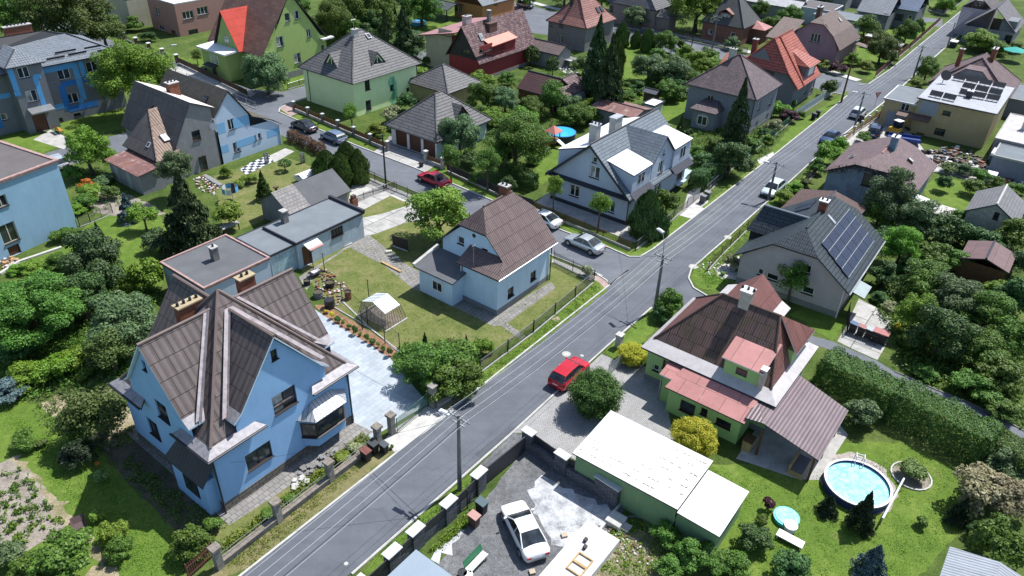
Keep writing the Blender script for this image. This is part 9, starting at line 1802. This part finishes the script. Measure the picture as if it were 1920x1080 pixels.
bits('clutter',[(1700,290),(1800,275),(1850,300),(1840,330),(1760,310)],240,[BTRIM,RU,WTRIM,plain('tarp_blue',(.03,.05,.10),.8),CONC_D,WOOD,BLACK,BTRIM,CONC_D,EARTH],(.1,.5),'scrap, timber and tarpaulins along the ochre house','clutter',31);bits('clutter',[(1830,320),(1920,310),(1920,345),(1850,345)],160,[WOOD_L,RU,WTRIM,BLACK,CONC_D,CONC,plain('bricks_orange',(.3,.14,.08),.8)],(.1,.45),'boards and bricks in the yard at the right edge','clutter',32)
b=frame(at(1752,378,2.0).to_2d(),GRID,3,3,0,'canopy','small bright white canopy at the corner of the ivy-eaved house','canopy');mb=MB();mb .slab([(-2.6,-.4,1.9),(.2,-.4,1.9),(.2,2.2,2.3),(-2.6,2.2,2.3)],.08);b .part('roof',mb,WTRIM);[b .part('post',(lambda m_:(m_ .cyl((x,y,0),(x,y,1.9),.05,.05,5),m_)[1])(MB()),BLACK)for x,y in((-2.4,-.2),(0,-.2),(0,2),(-2.4,2))]
p=at(1905,92,2.2);root=empty('parasol',(p .x,p .y,0),0,'teal garden parasol at the right edge near the top','parasol');mb=MB();[mb .slab([(2*math .cos(2*math .pi*i/8),2*math .sin(2*math .pi*i/8),2.0),(2*math .cos(2*math .pi*(i+1)/8),2*math .sin(2*math .pi*(i+1)/8),2.0),(0,0,2.6)],.03)for i in range(8)];mb .build('canopy',plain('teal_cloth',(.02,.28,.24),.8),root);mb=MB();mb .cyl((0,0,0),(0,0,2.5),.04,.04,6);mb .build('pole',STEEL,root)
p=at(1465,64,1.4);root=empty('gazebo',(p .x,p .y,0),GRID,'teal gazebo canopy on the lawn behind the red-roofed villa','gazebo');mb=MB();a4=[(-1.5,-1.5,2.0),(1.5,-1.5,2.0),(1.5,1.5,2.0),(-1.5,1.5,2.0)];[mb .slab([a4[i],a4[(i+1)%4],(0,0,2.6)],.04)for i in range(4)];mb .build('canopy',_M['teal_cloth'],root);[(lambda m_:(m_ .cyl((x,y,0),(x,y,2),.04,.04,5),m_ .build('pole',STEEL,root)))(MB())for x in(-1.4,1.4)for y in(-1.4,1.4)]
p=at(785,42,.4);root=empty('paddling_pool',(p .x,p .y,0),0,'turquoise inflatable pool on the lawn by the carport','paddling pool');mb=MB();mb .cyl((0,0,0),(0,0,.6),1.5,1.45,20);mb .build('tub',plain('turq2',(.06,.4,.55),.4),root);mb=MB();mb .cyl((0,0,.6),(0,0,.62),1.3,1.3,20);mb .build('water',_M['water_blue'],root)
p=at(1300,326,.8);b=frame((p .x-1.5,p .y-1.5),GRID,3,5,0,'pool_enclosure','low glazed pool enclosure behind the dark roadside hedge','pool cover')
m,nt,b_,N,L=newmat('polycarbonate');b_ .inputs['Base Color'].default_value=(.42,.58,.62,1);b_ .inputs['Roughness'].default_value=.15;mb=MB();pr=[(0,0),(.2,.6),(1.2,.95),(2.4,.95),(3.4,.6),(3.6,0)]
for(xa,za),(xb,zb_)in zip(pr[:-1],pr[1:]):mb .poly([(xa,0,za),(xb,0,zb_),(xb,4.5,zb_),(xa,4.5,za)][::-1])
mb .poly([(x,0,z)for x,z in pr][::-1]);mb .poly([(x,4.5,z)for x,z in pr]);b .part('glazing',mb,m)
for y in(0,1.1,2.2,3.3,4.5):mb=MB();mb .tube([(x,y,z+.02)for x,z in pr],.035,4);b .part('rib',mb,WTRIM)
mb=MB();mb .slab([(-2.3,-.6,.9),(-.1,-.6,.9),(-.1,1.6,1.2),(-2.3,1.6,1.2)],.06);b .part('side_cover',mb,plain('panel_pale_cyan',(.42,.52,.55),.4))
p=at(1680,240,1.0);root=empty('mini_excavator',(p .x,p .y,0),R(30),'small yellow excavator in front of the ochre annex','excavator');YE=plain('machine_yellow',(.5,.30,.03),.5)
for nm,q,mt in(('track',(-.9,-.8,0,.9,-.45,.45),BLACK),('track',(-.9,.45,0,.9,.8,.45),BLACK),('body',(-.8,-.6,.5,.5,.6,1.1),YE),('cab',(-.3,-.5,1.1,.6,.4,2.0),CGLASS),('cab_roof',(-.35,-.55,2.0,.65,.45,2.08),WTRIM)):mb=MB();mb .box(*q);mb .build(nm,mt,root)
mb=MB();mb .tube([(.6,0,.9),(1.8,0,2.0),(2.6,0,.8)],.1,6);mb .build('boom',YE,root);mb=MB();mb .slab([(2.4,-.3,.8),(2.9,-.3,.5),(2.9,.3,.5),(2.4,.3,.8)],.3);mb .build('bucket',BLACK,root)
p=at(1695,262,.4);root=empty('trailer',(p .x,p .y,0),R(-20),'blue flatbed trailer beside the small excavator','trailer');TB=plain('trailer_blue',(.02,.05,.2),.5)
for nm,q,mt in(('bed',(-2,-.9,.45,2,.9,.55),TB),('side',(-2,-.9,.55,2,-.85,.9),TB),('side',(-2,.85,.55,2,.9,.9),TB)):mb=MB();mb .box(*q);mb .build(nm,mt,root)
for s in(-.95,.95):mb=MB();mb .cyl((0,s-.08,.32),(0,s+.08,.32),.32,.32,12);mb .build('wheel',TYRE,root)
p=at(1638,205);root=empty('give_way_sign',(p .x,p .y,0),R(20),'red and white triangular give-way sign on a thin post by the far junction','road sign');mb=MB();mb .cyl((0,0,0),(0,0,2.6),.03,.03,6);mb .build('post',STEEL,root)
mb=MB();s=.55;T_=[(-s,-.02,2.6),(s,-.02,2.6),(0,-.02,1.7)];mb .poly(T_[::-1]);mb .poly([(x,.02,z)for x,y,z in T_]);[mb .poly([T_[i],T_[(i+1)%3],(T_[(i+1)%3][0],.02,T_[(i+1)%3][2]),(T_[i][0],.02,T_[i][2])])for i in range(3)];sg=mb .build('sign_plate',plain('sign_red',(.55,.02,.03),.5),root);mb=MB();s=.33;mb .poly([(-s,-.03,2.5),(0,-.03,1.93),(s,-.03,2.5)]);mb .poly([(-s,.03,2.5),(s,.03,2.5),(0,.03,1.93)]);mb .build('sign_face',WTRIM,sg)
# ---------------------------------------------------------------- farther buildings along the top edge
shed((1560,22),3.2,7.5,7.5,'flat brown-roofed block with a pale rim behind the mauve house',W_LGREY,BITU_BR,flat=True,cat='house',name='house',trim=WTRIM);shed((1605,40),2.8,7,8.5,'flat grey-roofed annex right of the brown-roofed block',W_GARBLUE,BITU2,flat=True,cat='house',name='house',trim=CONC)
b=Bld('house','left part of the dark blue-grey solar-roofed row house at the top right',(1668,30),(1700,2),(1622,18),3.4,.3,ang='grid',W=9,D=6.5);b .box_walls(3.3,W_DGREY,L_=[(1651,30,1.0,1.1,'2w'),(1664,34,.8,1.6,'1w')]);rf=b .gable([R_STRIPEG,DTRIM,R_STRIPEG],3.4,6.6,'y')
b=Bld('house','right part of the dark blue-grey row house with a slate-blue roof at the top right',(1722,22),(1755,-8),(1672,12),3.8,.3,ang='grid',W=9,D=7.0);b .box_walls(3.7,W_DGREY,L_=[(1686,32,1.6,1.2,'2d'),(1706,32,.7,.8,'1w')]);b .gable([roofm('slate_blue_sheet',(.12,.17,.26),(.11,.155,.24),(.05,.07,.11),1.1,.5,.03,rough=.4),DTRIM,DTRIM],3.8,6.8,'y')
b=Bld('house','pale-walled house beside the road at the top right corner',(1862,20),(1885,-10),(1842,-10),5.4,.0,ang='grid',W=9,D=5.5);b .box_walls(5.3,W_LILAC);b .gable([R_OLDGREY,DTRIM,DTRIM],5.4,7.5,'x')
b=Bld('house','dark grey-roofed house with a wide dormer at the top right edge',(1905,62),(1935,22),(1856,48),3.2,.3,ang='grid',W=12,D=9);b .box_walls(3.1,W_GREY,L_=[(1896,75,1.2,1.6,'2d')]);rf=b .gable([roofm('felt_grey_violet',(.16,.145,.15),(.14,.128,.135),(.08,.07,.075),1.2,.5,.02),DTRIM,DTRIM],3.2,7.0,'x');mb=MB();mb .box(.8,0.4,3,5,3,5);b .part('dormer',mb,W_DGREY,rf)
b=Bld('house','far house at the top edge left of the main road',(1800,-8),(1840,-40),(1755,-20),4,.2,ang='grid',W=9,D=7)if 0 else None
for k,(x,y,W_,D_,lb,rm)in enumerate(((1500,18,5,14,'long low shed with a pale sheet roof behind the lawn at the top',plain('sheet_pale_old',(.40,.40,.40),.7,var=.25,streak=.4)),(1475,-2,6,12,'second long low shed with a dark roof at the top edge',BITU_BR),(1590,-4,8,8,'far dark-roofed house at the top edge behind the flat blocks',R_OLDGREY),(1640,-6,6,6,'far violet-roofed house at the top edge',R_SHING))):shed((x,y),2.8,W_,D_,lb,W_GREY,rm,1.2,'y',cat='shed' if k<2 else 'house',name='shed' if k<2 else 'house')
shed((1648,72),2.0,2.2,2.6,'small hut with a flat light grey roof behind the picket fence',WOOD,CONC_L,flat=True,trim=CONC);shed((1689,88),2.2,2.6,3.0,'small flat-roofed timber shed by the main road hedge',WOOD,CONC_L,flat=True,trim=CONC);boxobj('skip_container',1788,82,(1.6,1.2,1.2),None,'white waste container on the right of the main road','container',parts=[('body',(-.8,-.6,0,.8,.6,1.0),BLACK),('lid',(-.85,-.65,1.0,.85,.65,1.15),WTRIM)])
shed((700,4),3.0,9,8,'house roof glimpsed between the trees at the top middle',W_CREAM,R_TERRA,2.4,'x',cat='house',name='house')if 0 else None
boxobj('dog_kennel',1020,262,(1.4,1,1),None,'dark covered play bench left of the slide','bench',parts=[('body',(-.7,-.4,0,.7,.4,.7),BTRIM),('cover',(-.75,-.45,.7,.75,.45,.78),plain('cover_red',(.3,.05,.05),.7))])
for(x,y,lb)in((1096,640,'x'),):pass
bits('kerb_litter',[(1300,500),(1380,480),(1400,500),(1350,525)],140,[CONC_L,WTRIM,CONC],(.05,.16),'pale stones of the rock garden','stones',44);bits('pebbles',[(1135,985),(1165,985),(1230,1060),(1130,1060)],150,[CONC,CONC_L,WOOD],(.04,.14),'stones scattered on the rough plot','stones',45)
for(x,y,r,rz,lb)in((1190,990,.9,0,'coiled grey hose on the rough plot'),):
 p=at(x,y);mb=MB();[mb .tube([(r*s*math .cos(a/8),r*s*math .sin(a/8),.03+.02*i)for a in range(51)],.025,4)for i,s in enumerate((1,.93,.97))];o=mb .build('garden_hose',CONC_D);o .location=(p .x,p .y,0);tag(o,lb,'hose')
